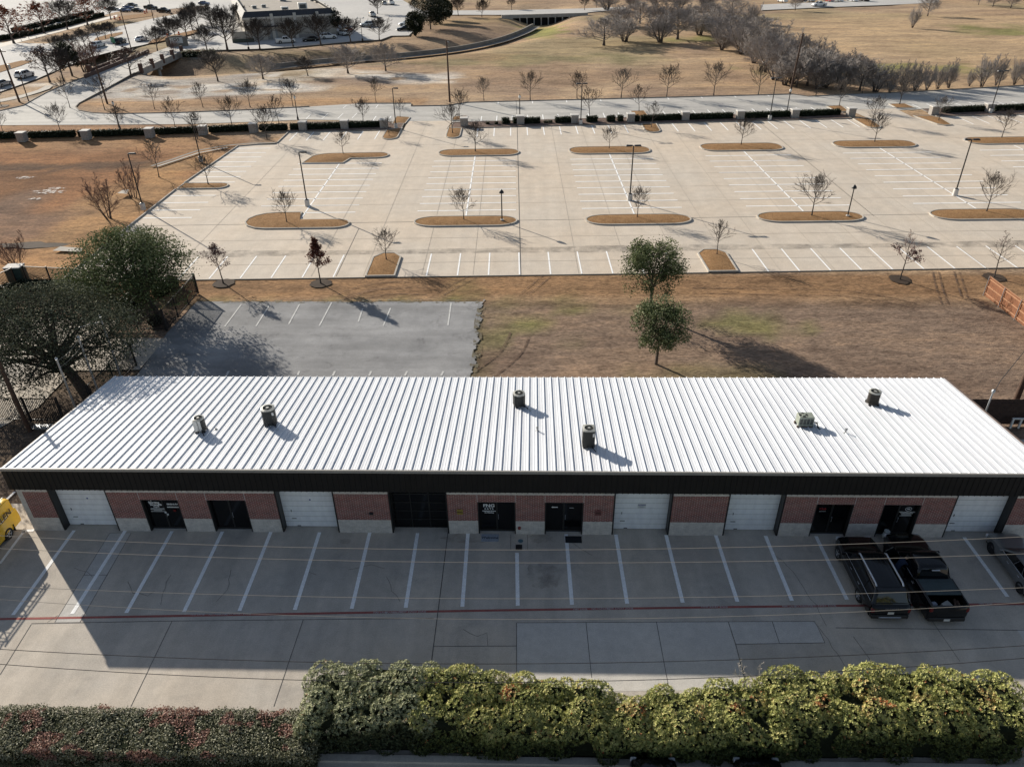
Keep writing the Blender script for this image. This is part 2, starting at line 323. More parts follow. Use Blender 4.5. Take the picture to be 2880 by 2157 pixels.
# ------------------------------------------------------------------ mesh helpers
class MB:
    def __init__(s): s.v = []; s.f = []; s.t = None
    def add(s, vs, fs):
        n = len(s.v); s.v += [tuple(p) for p in vs]; s.f += [tuple(i+n for i in f) for f in fs]; return s
    def quad(s, a, b, c, d): return s.add([a, b, c, d], [(0, 1, 2, 3)])
    def box(s, x0, x1, y0, y1, z0, z1):
        v = [(x, y, z) for z in (z0, z1) for y in (y0, y1) for x in (x0, x1)]
        return s.add(v, [(0, 2, 3, 1), (4, 5, 7, 6), (0, 1, 5, 4), (2, 6, 7, 3), (0, 4, 6, 2), (1, 3, 7, 5)])
    def cbox(s, x0, x1, y0, y1, z0, z1, c=.02):
        """box with chamfered upright and top edges"""
        def ringo(ins, z): 
            a0, a1, b0, b1 = x0+ins, x1-ins, y0+ins, y1-ins
            return [(a0+c, b0, z), (a1-c, b0, z), (a1, b0+c, z), (a1, b1-c, z), (a1-c, b1, z), (a0+c, b1, z), (a0, b1-c, z), (a0, b0+c, z)]
        rings = [ringo(0, z0), ringo(0, z1-c), ringo(c, z1)]
        v = sum(rings, []); f = []
        for k in range(2):
            for i in range(8): f.append((k*8+i, k*8+(i+1) % 8, k*8+8+(i+1) % 8, k*8+8+i))
        f.append(tuple(range(16, 24))); f.append(tuple(reversed(range(8))))
        return s.add(v, f)
    def obox(s, cx, cy, z0, z1, lx, ly, rz, c=0.0):
        m = MB(); (m.cbox(-lx/2, lx/2, -ly/2, ly/2, z0, z1, c) if c else m.box(-lx/2, lx/2, -ly/2, ly/2, z0, z1))
        ca, sa = math.cos(rz), math.sin(rz)
        return s.add([(cx+x*ca-y*sa, cy+x*sa+y*ca, z) for x, y, z in m.v], m.f)
    def tube(s, pts, rads, n=6, cap=True):
        pts = [Vector(p) for p in pts]
        if isinstance(rads, (int, float)): rads = [rads]*len(pts)
        vs = []; fs = []; up = None
        for i, p in enumerate(pts):
            d = (pts[min(i+1, len(pts)-1)]-pts[max(i-1, 0)])
            if d.length < 1e-9: d = Vector((0, 0, 1))
            d.normalize()
            if up is None:
                up = Vector((1, 0, 0)) if abs(d.x) < .8 else Vector((0, 1, 0))
            a = (up - d*up.dot(d)).normalized(); up = a; b = d.cross(a)
            for k in range(n):
                t = 2*PI*k/n; q = p + (a*math.cos(t)+b*math.sin(t))*rads[i]; vs.append((q.x, q.y, q.z))
        for i in range(len(pts)-1):
            for k in range(n): fs.append((i*n+k, i*n+(k+1) % n, (i+1)*n+(k+1) % n, (i+1)*n+k))
        if cap:
            fs.append(tuple(reversed(range(n)))); fs.append(tuple(range((len(pts)-1)*n, len(pts)*n)))
        return s.add(vs, fs)
    def lathe(s, prof, n=16, center=(0, 0, 0), axis='z', cap=True):
        vs = []; fs = []
        for (r, h) in prof:
            for k in range(n):
                t = 2*PI*k/n; a, b = r*math.cos(t), r*math.sin(t)
                p = (a, b, h) if axis == 'z' else (h, a, b)
                vs.append((p[0]+center[0], p[1]+center[1], p[2]+center[2]))
        for i in range(len(prof)-1):
            for k in range(n): fs.append((i*n+k, i*n+(k+1) % n, (i+1)*n+(k+1) % n, (i+1)*n+k))
        if cap:
            fs.append(tuple(reversed(range(n)))); fs.append(tuple(range((len(prof)-1)*n, len(prof)*n)))
        return s.add(vs, fs)
    def poly(s, pts, z=None):
        return s.add([(p[0], p[1], (p[2] if len(p) > 2 else 0) if z is None else z) for p in pts], [tuple(range(len(pts)))])
    def prism(s, pts, z0, z1):
        n = len(pts)
        v = [(p[0], p[1], z0) for p in pts]+[(p[0], p[1], z1) for p in pts]
        return s.add(v, [tuple(range(n, 2*n)), tuple(reversed(range(n)))]+[(i, (i+1) % n, n+(i+1) % n, n+i) for i in range(n)])
    def strip(s, pts, w, z):
        """flat ribbon along a polyline"""
        pts = [Vector((p[0], p[1], 0)) for p in pts]; L = []; Rr = []
        for i, p in enumerate(pts):
            d = pts[min(i+1, len(pts)-1)]-pts[max(i-1, 0)]; d.normalize(); nn = Vector((-d.y, d.x, 0))*(w/2)
            L.append(p+nn); Rr.append(p-nn)
        zz = z if callable(z) else (lambda x, y: z)
        v = [(p.x, p.y, zz(p.x, p.y)) for p in L]+[(p.x, p.y, zz(p.x, p.y)) for p in Rr]; n = len(pts)
        return s.add(v, [(n+i, n+i+1, i+1, i) for i in range(n-1)])
    def build(s, name, mat, parent=None, smooth=False, tint=None):
        me = bpy.data.meshes.new(name)
        me.from_pydata(s.v, [], s.f); me.update()
        if isinstance(mat, str): mat = M[mat]
        me.materials.append(mat)
        if smooth:
            me.shade_smooth()
            me.set_sharp_from_angle(angle=R(smooth if smooth is not True else 40))
        if tint is not None:
            at_ = me.attributes.new('tint', 'FLOAT', 'POINT'); at_.data.foreach_set('value', np.asarray(tint, dtype=np.float32))
        o = bpy.data.objects.new(name, me); C.objects.link(o)
        if parent is not None: o.parent = parent
        return o
def split_build(mb, name, mat, parent=None, **k):
    """each separate piece of the MB becomes an object of its own"""
    par = list(range(len(mb.v)))
    def fd(a):
        while par[a] != a: par[a] = par[par[a]]; a = par[a]
        return a
    for f in mb.f:
        for i in f[1:]: par[fd(i)] = fd(f[0])
    groups = {}
    for f in mb.f: groups.setdefault(fd(f[0]), []).append(f)
    out = []
    for fs in groups.values():
        ids = sorted({i for f in fs for i in f}); mp = {i: n for n, i in enumerate(ids)}
        out.append(MB().add([mb.v[i] for i in ids], [tuple(mp[i] for i in f) for f in fs]).build(name, mat, parent, **k))
    return out
def npmesh(name, V, Fq, mat, parent=None, tint=None):
    """mesh from numpy arrays of quads"""
    me = bpy.data.meshes.new(name); nv, nf = len(V), len(Fq); k = Fq.shape[1]
    me.vertices.add(nv); me.vertices.foreach_set('co', np.asarray(V, dtype=np.float32).ravel())
    me.loops.add(nf*k); me.loops.foreach_set('vertex_index', np.asarray(Fq, dtype=np.int32).ravel())
    me.polygons.add(nf); me.polygons.foreach_set('loop_start', np.arange(0, nf*k, k, dtype=np.int32))
    me.update(calc_edges=True); me.validate()
    me.materials.append(M[mat] if isinstance(mat, str) else mat)
    if tint is not None:
        a = me.attributes.new('tint', 'FLOAT', 'POINT'); a.data.foreach_set('value', np.asarray(tint, dtype=np.float32))
    o = bpy.data.objects.new(name, me); C.objects.link(o)
    if parent is not None: o.parent = parent
    return o
def tag(o, label, cat, group=None):
    o['label'] = label; o['category'] = cat
    if group: o['group'] = group
    return o
def thing(name, label, cat, loc=(0, 0, 0), rz=0.0, group=None):
    o = bpy.data.objects.new(name, None); C.objects.link(o)
    o.location = loc; o.rotation_euler = (0, 0, rz); o.empty_display_size = .3
    return tag(o, label, cat, group)
def struct(o):
    o['kind'] = 'structure'; return o
def dup(root, loc, rz=0.0, label=None, group=None, scale=None, mats=None):
    r = root.copy(); C.objects.link(r); r.location = loc; r.rotation_euler = (0, 0, rz)
    if label: r['label'] = label
    if group: r['group'] = group
    if scale is not None: r.scale = scale if hasattr(scale, '__len__') else (scale,)*3
    for ch in list(root.children):
        c = ch.copy(); C.objects.link(c); c.parent = r
        if mats and ch.name.split('.')[0] in mats:
            c.material_slots[0].link = 'OBJECT'; c.material_slots[0].material = M[mats[ch.name.split('.')[0]]]
        for g in ch.children:
            d = g.copy(); C.objects.link(d); d.parent = c
    return r
def drop(root):
    for ch in list(root.children):
        for g in list(ch.children): bpy.data.objects.remove(g)
        bpy.data.objects.remove(ch)
    bpy.data.objects.remove(root)
FONT_CACHE = {}
def text(name, s, size, loc, rot, mat, parent=None, align='CENTER', sx=1.0, bold=0.0, space=1.0):
    cu = bpy.data.curves.new(name, 'FONT'); cu.body = s; cu.size = size; cu.align_x = align; cu.align_y = 'CENTER'
    cu.offset = bold; cu.space_character = space; cu.resolution_u = 3
    o = bpy.data.objects.new(name, cu); C.objects.link(o)
    dg = bpy.context.evaluated_depsgraph_get(); dg.update()
    me = bpy.data.meshes.new_from_object(o.evaluated_get(dg)); bpy.data.objects.remove(o)
    me.name = name; me.materials.clear(); me.materials.append(M[mat])
    t = bpy.data.objects.new(name, me); C.objects.link(t)
    t.location = loc; t.rotation_euler = rot; t.scale = (sx, 1, 1)
    if parent is not None: t.parent = parent
    return t
def boolean_cut(o, cutters):
    for c in cutters:
        md = o.modifiers.new('cut', 'BOOLEAN'); md.operation = 'DIFFERENCE'; md.object = c; md.solver = 'EXACT'
    dg = bpy.context.evaluated_depsgraph_get(); dg.update()
    me = bpy.data.meshes.new_from_object(o.evaluated_get(dg)); old = o.data
    o.modifiers.clear(); me.name = old.name; o.data = me; bpy.data.meshes.remove(old)
    me.shade_smooth(); me.set_sharp_from_angle(angle=R(32))
    for c in cutters: bpy.data.objects.remove(c)

# ------------------------------------------------------------------ light and sky
SUN_EL = R(20.5); SH = Vector((1.90, -1.88))       # shadows fall this far per metre of height
sun = bpy.data.objects.new('sun', bpy.data.lights.new('sun', 'SUN')); C.objects.link(sun)
sun.data.energy = 8.0; sun.data.angle = R(.53); sun.data.color = (1.0, .92, .80)
dvec = Vector((SH.x, SH.y, -1.0)).normalized()
sun.rotation_euler = dvec.to_track_quat('-Z', 'Y').to_euler()
world = bpy.data.worlds.new('World'); SC.world = world; world.use_nodes = True
wnt = world.node_tree; bg = wnt.nodes['Background']
sky = wnt.nodes.new('ShaderNodeTexSky'); sky.sky_type = 'NISHITA'; sky.sun_disc = False
sky.sun_elevation = SUN_EL; sky.sun_rotation = math.atan2(-SH.x, -SH.y)
sky.altitude = 200; sky.air_density = 1.0; sky.dust_density = .8; sky.ozone_density = 1.2
hs = wnt.nodes.new('ShaderNodeHueSaturation'); hs.inputs['Saturation'].default_value = .78; wnt.links.new(sky.outputs[0], hs.inputs['Color']); wnt.links.new(hs.outputs[0], bg.inputs['Color']); bg.inputs['Strength'].default_value = .108
SC.view_settings.view_transform = 'Standard'; SC.view_settings.look = 'None'
SC.view_settings.exposure = 0; SC.view_settings.gamma = 1
# ------------------------------------------------------------------ ground: one sheet out to the horizon with its soil colours
def axis(lo, hi, step, far):
    a = list(np.arange(lo, hi+.01, step)); g = step; x = hi
    while x < far: g *= 1.35; x += g; a.append(x)
    g = step; x = lo; pre = []
    while x > -far: g *= 1.35; x -= g; pre.append(x)
    return np.array(pre[::-1]+a)
def vnoise(x, y, s, seed):
    """smooth value noise, for broad patches of soil colour"""
    rg = np.random.default_rng(seed); T = rg.random((64, 64))
    u, v = x/s, y/s; iu, iv = np.floor(u).astype(int), np.floor(v).astype(int); fu, fv = u-iu, v-iv
    fu = fu*fu*(3-2*fu); fv = fv*fv*(3-2*fv)
    g = lambda a, b: T[a % 64, b % 64]
    return (g(iu, iv)*(1-fu)+g(iu+1, iv)*fu)*(1-fv)+(g(iu, iv+1)*(1-fu)+g(iu+1, iv+1)*fu)*fv
gx = axis(-135, 130, 1.25, 3000); gy = axis(14, 300, 1.25, 3500)
GX, GY = np.meshgrid(gx, gy)
GZ = np.array([[terrain(x, y) for x in gx] for y in gy]) - .05
fieldm = np.clip((GY-150)/12, 0, 1)
GZ += fieldm*(vnoise(GX, GY, 14, 3)-1.0)*.30*(np.abs(GX) < 140) + np.clip((GY-44)/4, 0, 1)*(GY < 66)*(vnoise(GX, GY, 4, 5)-.8)*.05
hg, wg = GX.shape
V = np.stack([GX, GY, GZ], -1).reshape(-1, 3)
idx = np.arange(hg*wg).reshape(hg, wg)
Q = np.stack([idx[:-1, :-1], idx[:-1, 1:], idx[1:, 1:], idx[1:, :-1]], -1).reshape(-1, 4)
ground = npmesh('ground', V, Q, 'grass_ground'); struct(ground); ground.data.shade_smooth()
def put(col, c, w): col[...] = col*(1-w[..., None]) + np.array(c)*w[..., None]
def blob(cx, cy, rx, ry, soft=1.0, wob=.5, seed=1):
    d = np.sqrt(((GX-cx)/rx)**2+((GY-cy)/ry)**2) + (vnoise(GX, GY, min(rx, ry)*.7, seed)-.5)*wob*2
    return np.clip((1.0-d)/max(.05, soft)+.5, 0, 1)
col = np.zeros((hg, wg, 3)); col[...] = (.37, .268, .178)
put(col, (.44, .33, .225), np.clip((vnoise(GX, GY, 22, 9)-.45)*4, 0, 1)*.8)
put(col, (.29, .212, .155), np.clip((vnoise(GX, GY+GX*.2, 11, 10)-.55)*4, 0, 1)*.8)
put(col, (.28, .25, .14), np.clip((vnoise(GX, GY, 26, 12)-.66)*5, 0, 1)*fieldm*.5)
near = ((GY > 40) & (GY < 68.5)).astype(float)
put(col, (.225, .165, .125), near*np.clip((62.5-GY)/1.5, 0, 1))                      # dormant mauve-brown lawn
put(col, (.275, .172, .098), near*np.clip((GY-62.0)/1.2, 0, 1))                        # golden strip beside the lot
put(col, (.165, .17, .06), near*np.clip((vnoise(GX, GY, 3.2, 21)-.58)*4, 0, 1)*np.clip(1.7-np.abs(GX-4)/9-np.abs(GY-56)/6, 0, 1)*.8)
put(col, (.155, .18, .045), blob(19, 57.5, 4.0, 1.7, .8, .8, 22)*.5)
put(col, (.16, .14, .06), blob(-6.5, 53, 2.2, 9, .8, .7, 23)*.75)
put(col, (.19, .185, .07), blob(-16, 61.8, 18, .7, .8, .8, 24)*.6)
put(col, (.13, .13, .05), blob(14, 48, 4.5, 2.2, .8, .6, 25)*.6)
put(col, (.14, .095, .065), blob(14, 61.6, 34, .55, .9, .8, 26)*.6)
# detention basin on the left
bas = blob(-74, 95, 34, 36, .5, .35, 31)*(GX < -46)
put(col, (.30, .155, .078), bas)
put(col, (.19, .10, .052), blob(-78, 97, 20, 15, .6, .7, 32)*(GX < -47)*.9)
put(col, (.18, .125, .095), blob(-62, 86, 12, 8, .8, .8, 33)*(GX < -47)*.8)
put(col, (.085, .06, .045), blob(-66, 109, 22, 2.0, .8, .7, 34)*.8)
put(col, (.36, .225, .115), blob(-52, 92, 5.5, 26, .8, .4, 35)*(GX < -46)*.8)
put(col, (.36, .225, .12), blob(-66, 67.5, 20, 4, .8, .4, 36)*(GX < -46)*.85)
put(col, (.33, .20, .105), blob(-70, 121, 26, 4, .8, .5, 37)*.7)
# pale silt and grey grass between the drive and the creek, then the mown field
put(col, (.62, .595, .55), blob(-64, 171, 31, 13, .6, .9, 41)*np.clip((vnoise(GX, GY*1.8, 5, 61)*.55+vnoise(GX, GY*1.8, 2.2, 62)*.45-.28)*4.5, 0, 1))
put(col, (.30, .28, .26), blob(-80, 173, 14, 12, .8, .9, 42)*.8)
put(col, (.34, .215, .12), np.clip(1.2-np.abs(GY-151)/5, 0, 1)*(GX < -20)*.8)
put(col, (.21, .195, .105), blob(-8, 201, 26, 8, .9, .8, 43)*.65)
put(col, (.33, .225, .13), blob(-28, 205, 26, 6, .8, .5, 44)*.6)
put(col, (.23, .25, .07), blob(3, 268, 7, 20, .8, .6, 45)*.75)
put(col, (.27, .19, .135), blob(5, 178, 34, 9, .9, .8, 46)*.6)
put(col, (.46, .34, .215), blob(105, 230, 60, 55, .7, .6, 47)*.75)
put(col, (.19, .21, .065), blob(78, 183, 18, 6, .8, .8, 48)*.7)
put(col, (.14, .17, .05), blob(136, 245, 10, 10, .8, .8, 49)*.7)
put(col, (.20, .225, .06), blob(52, 232, 10, 7, .8, .8, 50)*.6)
put(col, (.13, .11, .06), blob(-58, 217, 24, 5, .8, .8, 51)*.6)
put(col, (.20, .14, .10), blob(-27, 262, 14, 22, .9, .8, 52)*.6)
put(col, (.36, .26, .13), blob(-20, 285, 20, 14, .9, .8, 53)*.5)
# under the hedges and the left end of the building
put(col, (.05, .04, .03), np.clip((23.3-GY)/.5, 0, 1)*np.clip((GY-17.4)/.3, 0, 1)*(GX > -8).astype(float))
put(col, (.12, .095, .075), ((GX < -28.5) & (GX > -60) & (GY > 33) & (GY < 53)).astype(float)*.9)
far = np.clip((np.hypot(GX, GY)-420)/300, 0, 1); put(col, (.22, .20, .17), far)
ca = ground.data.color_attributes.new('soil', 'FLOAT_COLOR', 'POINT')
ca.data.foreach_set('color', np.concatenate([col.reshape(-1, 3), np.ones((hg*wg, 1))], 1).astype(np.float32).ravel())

def px(*uv, z=None): return [at(u, v, z) for u, v in uv]
def sheet(name, mat, pts, z):
    return struct(MB().poly(pts, z).build(name, mat))
# ------------------------------------------------------------------ paved areas
LB = lambda a: 59.6 + .0517*(a+28) if a > -28 else 59.5            # kerb south of the hedge strip
NB = lambda a: 64.0 + .0700*(a+23) if a > -23 else 66.6-.012*(a+60)  # kerb north of it
TB = lambda a: 81.1 + .078*(a+10.8)                                   # far edge of the north drive
lot_pts = [lot(-46.6, -.6), lot(-16.5, -.35), lot(20, -.02), lot(90, .9), lot(110, 1.2), lot(110, LB(110))]
lot_pts += [lot(a, LB(a)) for a in (70, 40, 10, -28, -39.5)] + [lot(-39.4, 52.3), lot(-45.2, 50.6), lot(-46.5, 31.6), lot(-46.6, 16)]
sheet('parking_lot', 'lot_concrete', lot_pts, 0.0)
drive = px((0, 353), (-60, 358), (-60, 322), (0, 313), (66, 298), (97, 280), (130, 262), (190, 236), (260, 210), (330, 184), (385, 166), (440, 146), (475, 133), z=0.0)
drive += px((520, 146), (508, 149), (400, 196), (378, 206), (300, 250), (262, 270), (222, 292), (213, 302), (222, 312), (262, 319), (330, 321), (500, 318), (700, 310), (866, 301), z=0.0)
drive += [lot(-32, 81.45), lot(-21.5, 80.9), lot(-21.2, 78.4), lot(-14.2, 78.6), lot(-10.8, 81.1), lot(52.6, 85.0), lot(54.9, 82.8), lot(78, 86.0), lot(100, 90.5), lot(140, 97)]
drive += [lot(140, NB(140)), lot(72, NB(72)), lot(40, NB(40)), lot(-9.9, NB(-9.9)), lot(-23, NB(-23))]
drive += px((866, 337), (640, 346), (507, 350), z=0.0)
drive.reverse()
sheet('north_drive', 'drive_concrete', drive, .004)
sheet('lot_crossing', 'lot_concrete', [lot(-20.3, 59.0), lot(-13.2, 59.6), lot(-12.5, 66.3), lot(-20.3, 66.2)], .006)
sheet('lot_crossing', 'lot_concrete', [lot(59.2, 63.5), lot(66.9, 64.5), lot(66.9, 71.5), lot(58.2, 71.0)], .006)
sheet('forecourt', 'yard_concrete', [(-80, 17.6, 0), (70, 17.6, 0), (70, 31.56, 0), (27.86, 31.56, 0), (27.86, 32.25, 0), (-29.05, 32.25, 0), (-29.05, 33.9, 0), (-80, 34.6, 0)], 0.0)
sheet('side_yard', 'yard_concrete', [(27.9, 31.57, 0), (70, 31.57, 0), (70, 41.2, 0), (27.9, 41.0, 0)], 0.0)
rng = random.Random(5)
asp = [(-30.6, 43.0), (-4.7, 43.0)]
for k in range(1, 26): [asp.append((-4.62+.13*math.sin((k+j/6)*1.31)+.09*math.sin((k+j/6)*3.7+1)+.05*math.sin((k+j/6)*8.9)+rng.uniform(-.035, .035), 43.0+(k+j/6)*.76)) for j in range(6)]
for k in range(0, 25): asp.append((-4.6-k*1.06, 62.1+rng.uniform(-.09, .09)+.0*k))
asp += [(-31.3, 62.2), (-31.5, 56), (-31.0, 50)]
sheet('rear_asphalt', 'asphalt_old', asp, -.004)
ge = MB(); ge.strip([(-4.55, 43), (-4.7, 48), (-4.5, 53), (-4.75, 58), (-4.6, 61.6)], .7, .001); ge.strip([(-4.8, 62.1), (-14, 62.2), (-24, 62.1), (-31.4, 62.2)], .7, .001)
def edge_mat():
    m, nt, b = newmat('edge_gravel'); P = wcoord(nt)
    n = noise(nt, 1.1, 8, .78, P); rp = ramp(nt, [(.50, (0, 0, 0)), (.58, (1, 1, 1))]); nt.links.new(n.outputs['Fac'], rp.inputs[0])
    n2 = noise(nt, 5, 4, .7, P); r2_ = ramp(nt, [(.3, (.09, .075, .05)), (.6, (.16, .14, .09)), (.8, (.26, .245, .22))]); nt.links.new(n2.outputs['Fac'], r2_.inputs[0]); nt.links.new(r2_.outputs[0], b.inputs['Base Color'])
    b.inputs['Roughness'].default_value = 1; nt.links.new(rp.outputs[0], b.inputs['Alpha'])
edge_mat(); struct(ge.build('asphalt_edge', 'edge_gravel'))
sheet('gate_pad', 'yard_concrete', [(-38.5, 49.6), (-31.1, 49.8), (-31.2, 55.0), (-39, 55.2)], .004)
sheet('left_court', 'yard_concrete', [(-75, 40.8), (-38, 40.8), (-36.2, 44.5), (-36.8, 58.5), (-75, 60)], -.01)
# far left: avenue, far parking lots, pavements
road = px((-60, 278), (0, 259), (100, 224), (180, 190), (250, 163), (330, 142), (400, 128), (440, 118), (560, 93), (640, 74), (720, 48), (760, 0), (640, -4), (560, 28), (470, 46), (430, 53), (340, 74), (250, 97), (130, 124), (60, 122), (0, 121), (-60, 130), z=0)
sheet('avenue', 'road_concrete', road, .002)
cvs = px((475, 133), (520, 146), (560, 144), (640, 142), (745, 139), (835, 133), (925, 125), (1010, 117), (1070, 114), (1100, 103), (1150, 102), (1178, 72), (1210, 40), (1165, 20), (1120, -6), (600, -6), (640, 60), (560, 96), (500, 112), z=0)
sheet('store_lot', 'road_concrete', cvs, -.004)
sheet('far_lot', 'road_concrete', px((0, 112), (60, 100), (180, 70), (330, 34), (460, 28), (620, 12), (640, -20), (0, -30), (-80, 40), (-80, 125), z=0), -.006)
sheet('creek_road', 'road_concrete', px((1040, 42), (1400, 43), (1640, 37), (1760, 27), (1760, 20), (1640, 25), (1400, 30), (1040, 31), z=0), .002)
sheet('field_road', 'road_concrete', px((2140, 30), (2310, 22), (2500, 15), (2640, 8), (2640, -2), (2400, 2), (2140, 14), z=0), .002)
sheet('footpath', 'kerb_concrete', px((0, 288), (60, 276), (112, 260), (140, 250), (150, 240), (128, 242), (106, 254), (60, 268), (0, 280), z=0), .006)
sheet('footpath', 'stucco_trim', px((0, 134), (100, 108), (240, 72), (330, 48), (330, 42), (240, 64), (100, 98), (0, 124), z=0), .006)
sheet('median', 'island_grass', px((-40, 220), (0, 205), (60, 186), (96, 172), (60, 172), (0, 186), (-40, 198), z=0), .08)
sheet('median', 'island_grass', px((262, 119), (300, 112), (345, 97), (345, 91), (310, 97), (270, 108), z=0), .08)
sheet('verge', 'island_grass', px((416, 124), (450, 118), (520, 102), (560, 92), (555, 84), (500, 96), (430, 112), z=0), .06)
sheet('verge', 'island_grass', px((330, 60), (430, 46), (430, 36), (330, 48), z=0), .06)
def drape(name, mat, pts, w, lift):
    P = []
    for a, b in zip(pts[:-1], pts[1:]):
        n = max(2, int(math.hypot(b[0]-a[0], b[1]-a[1])/2))
        P += [(a[0]+(b[0]-a[0])*i/n, a[1]+(b[1]-a[1])*i/n) for i in range(n)]
    P.append(pts[-1])
    return struct(MB().strip(P, w, lambda x, y: terrain(x, y)+lift).build(name, mat))
def smooth_line(pts, n=6):
    P = [Vector(p) for p in pts]; o = []
    for i in range(len(P)-1):
        a, b, c, d = P[max(i-1, 0)], P[i], P[i+1], P[min(i+2, len(P)-1)]
        for k in range(n):
            t = k/n; o.append(.5*((2*b)+(c-a)*t+(2*a-5*b+4*c-d)*t*t+(3*b-a-3*c+d)*t**3))
    o.append(P[-1]); return [tuple(p) for p in o]
CRK = smooth_line([p for p in CREEK if p[1] > 196 and p[0] > -90 and p[1] < 300])
drape('creek_flume', 'dark_kerb', CRK, 2.4, .42)  # dark concrete colour stands in for the shade inside the trough
# the flume's raised far lip, in shade on this side
lip = MB()
for a, b in zip(CRK[:-1], CRK[1:]):
    d = Vector((b[0]-a[0], b[1]-a[1])).normalized(); n = Vector((-d.y, d.x))*1.3
    za, zb = terrain(*a)+.3, terrain(*b)+.3
    A, B = (a[0]+n.x, a[1]+n.y), (b[0]+n.x, b[1]+n.y); A2, B2 = (a[0]+n.x*1.35, a[1]+n.y*1.35), (b[0]+n.x*1.35, b[1]+n.y*1.35)
    lip.quad((*A, za-.3), (*B, zb-.3), (*B, zb+1.0), (*A, za+1.0)); lip.quad((*A, za+1.0), (*B, zb+1.0), (*B2, zb+1.0), (*A2, za+1.0))
struct(lip.build('flume_kerb', 'dark_kerb'))
# small silt and water patches of the basin, and its concrete flumes
def patch(name, mat, cx, cy, rx, ry, z, seed, n=26):
    rg = random.Random(seed)
    return struct(MB().poly([(cx+math.cos(2*PI*k/n)*rx*rg.uniform(.55, 1.15), cy+math.sin(2*PI*k/n)*ry*rg.uniform(.55, 1.15), z) for k in range(n)]).build(name, mat))
def silt_soft():
    m, nt, b = newmat('silt_soft'); P = wcoord(nt)
    n = noise(nt, 1.6, 6, .75, P); rp = ramp(nt, [(.45, (0, 0, 0)), (.6, (.9, .9, .9))]); nt.links.new(n.outputs['Fac'], rp.inputs[0])
    b.inputs['Base Color'].default_value = (.52, .49, .46, 1); b.inputs['Roughness'].default_value = .8; nt.links.new(rp.outputs[0], b.inputs['Alpha'])
silt_soft()
for (u, v, rx, ry, s) in ((135, 540, 2.6, 1.0, 1), (70, 500, 1.7, .55, 2), (100, 560, 1.0, .5, 3), (160, 530, 1.5, .5, 8)):
    p = at(u, v); patch('silt_patch', 'silt_soft', p.x, p.y, rx, ry, p.z+.03, s)
p = at(110, 690); patch('wet_soil', 'mulch', p.x, p.y, 5, 1.0, p.z+.03, 4)
sheet('basin_flume', 'kerb_concrete', px((148, 706), (228, 709), (232, 699), (170, 694), z=0), .03)
sheet('basin_flume', 'kerb_concrete', px((330, 544), (357, 546), (362, 534), (345, 535), z=0), .02)
drape('swale_kerb', 'dark_kerb', [tuple(p[:2]) for p in px((425, 465), (480, 450), (560, 425), (640, 412), (700, 407), (775, 405), z=0)], .55, .16)
drape('swale_kerb', 'kerb_concrete', [tuple(p[:2]) for p in px((440, 466), (490, 452), (560, 431), (640, 417), z=0)], .5, .12)
# ------------------------------------------------------------------ kerbs and planted islands
def rounded(a0, a1, b0, b1, r, n=6, ra=None):
    o = []; r2 = ra or r
    for (cx, cy, t0) in ((a1-r2, b1-r, 0), (a0+r2, b1-r, 90), (a0+r2, b0+r, 180), (a1-r2, b0+r, 270)):
        for k in range(n+1):
            t = R(t0+90*k/n); o.append((cx+r2*math.cos(t), cy+r*math.sin(t)))
    return o
def inset(pts, d):
    n = len(pts); o = []
    for i in range(n):
        p, q, s = Vector(pts[i-1][:2]), Vector(pts[i][:2]), Vector(pts[(i+1) % n][:2])
        e1, e2 = (q-p), (s-q)
        e1 = e1.normalized() if e1.length > 1e-6 else e2.normalized(); e2 = e2.normalized() if e2.length > 1e-6 else e1
        n1, n2 = Vector((-e1.y, e1.x)), Vector((-e2.y, e2.x)); m = n1+n2
        m = m.normalized() if m.length > 1e-6 else n1
        o.append(tuple(q+m*d/max(.45, m.dot(n1))))
    return o
def kerb_ring(mb, pts, w=.16, h=.14):
    ins = inset(pts, w); n = len(pts)
    for i in range(n):
        j = (i+1) % n; a, b, c, d = pts[i], pts[j], ins[j], ins[i]
        mb.quad((*a, 0), (*b, 0), (*b, h), (*a, h)); mb.quad((*a, h), (*b, h), (*c, h), (*d, h)); mb.quad((*c, h), (*c, 0), (*d, 0), (*d, h))
    return ins
ISL = []
def island(ab):
    ring = [tuple(lot(a, b)[:2]) for a, b in ab]
    if sum(ring[i-1][0]*ring[i][1]-ring[i][0]*ring[i-1][1] for i in range(len(ring))) < 0: ring.reverse()
    mb = MB(); ins = kerb_ring(mb, ring); struct(mb.build('island_kerb', 'kerb_concrete'))
    c = Vector((sum(p[0] for p in ins)/len(ins), sum(p[1] for p in ins)/len(ins)))
    g = MB(); mid = [tuple(c+(Vector(p)-c)*.6) for p in ins]; n = len(ins)
    g.add([(*p, .10) for p in ins]+[(*p, .20) for p in mid]+[(c.x, c.y, .22)], [(i, (i+1) % n, n+(i+1) % n, n+i) for i in range(n)]+[(n+i, n+(i+1) % n, 2*n) for i in range(n)])
    struct(g.build('island_bed', 'island_grass', smooth=60))
LOWY, UPY = (13.55, 16.95), None
for a0, a1, b0, b1 in ((-13.5, -1.4, 13.55, 16.95), (6.5, 18.8, 13.45, 16.9), (26.5, 38.8, 13.7, 17.15), (46.7, 59.0, 13.75, 17.4), (66.8, 79, 13.9, 17.6)):
    island(rounded(a0, a1, b0, b1, 1.65, 6, 2.6))
for a0, a1, b0, b1 in ((-13.2, -1.0, 43.2, 47.0), (6.5, 18.75, 43.5, 47.6), (26.5, 38.9, 44.3, 48.6), (46.9, 59.3, 45.2, 49.3), (67.5, 80, 46.3, 50.4)):
    island(rounded(a0, a1, b0, b1, 1.75, 6, 2.2))
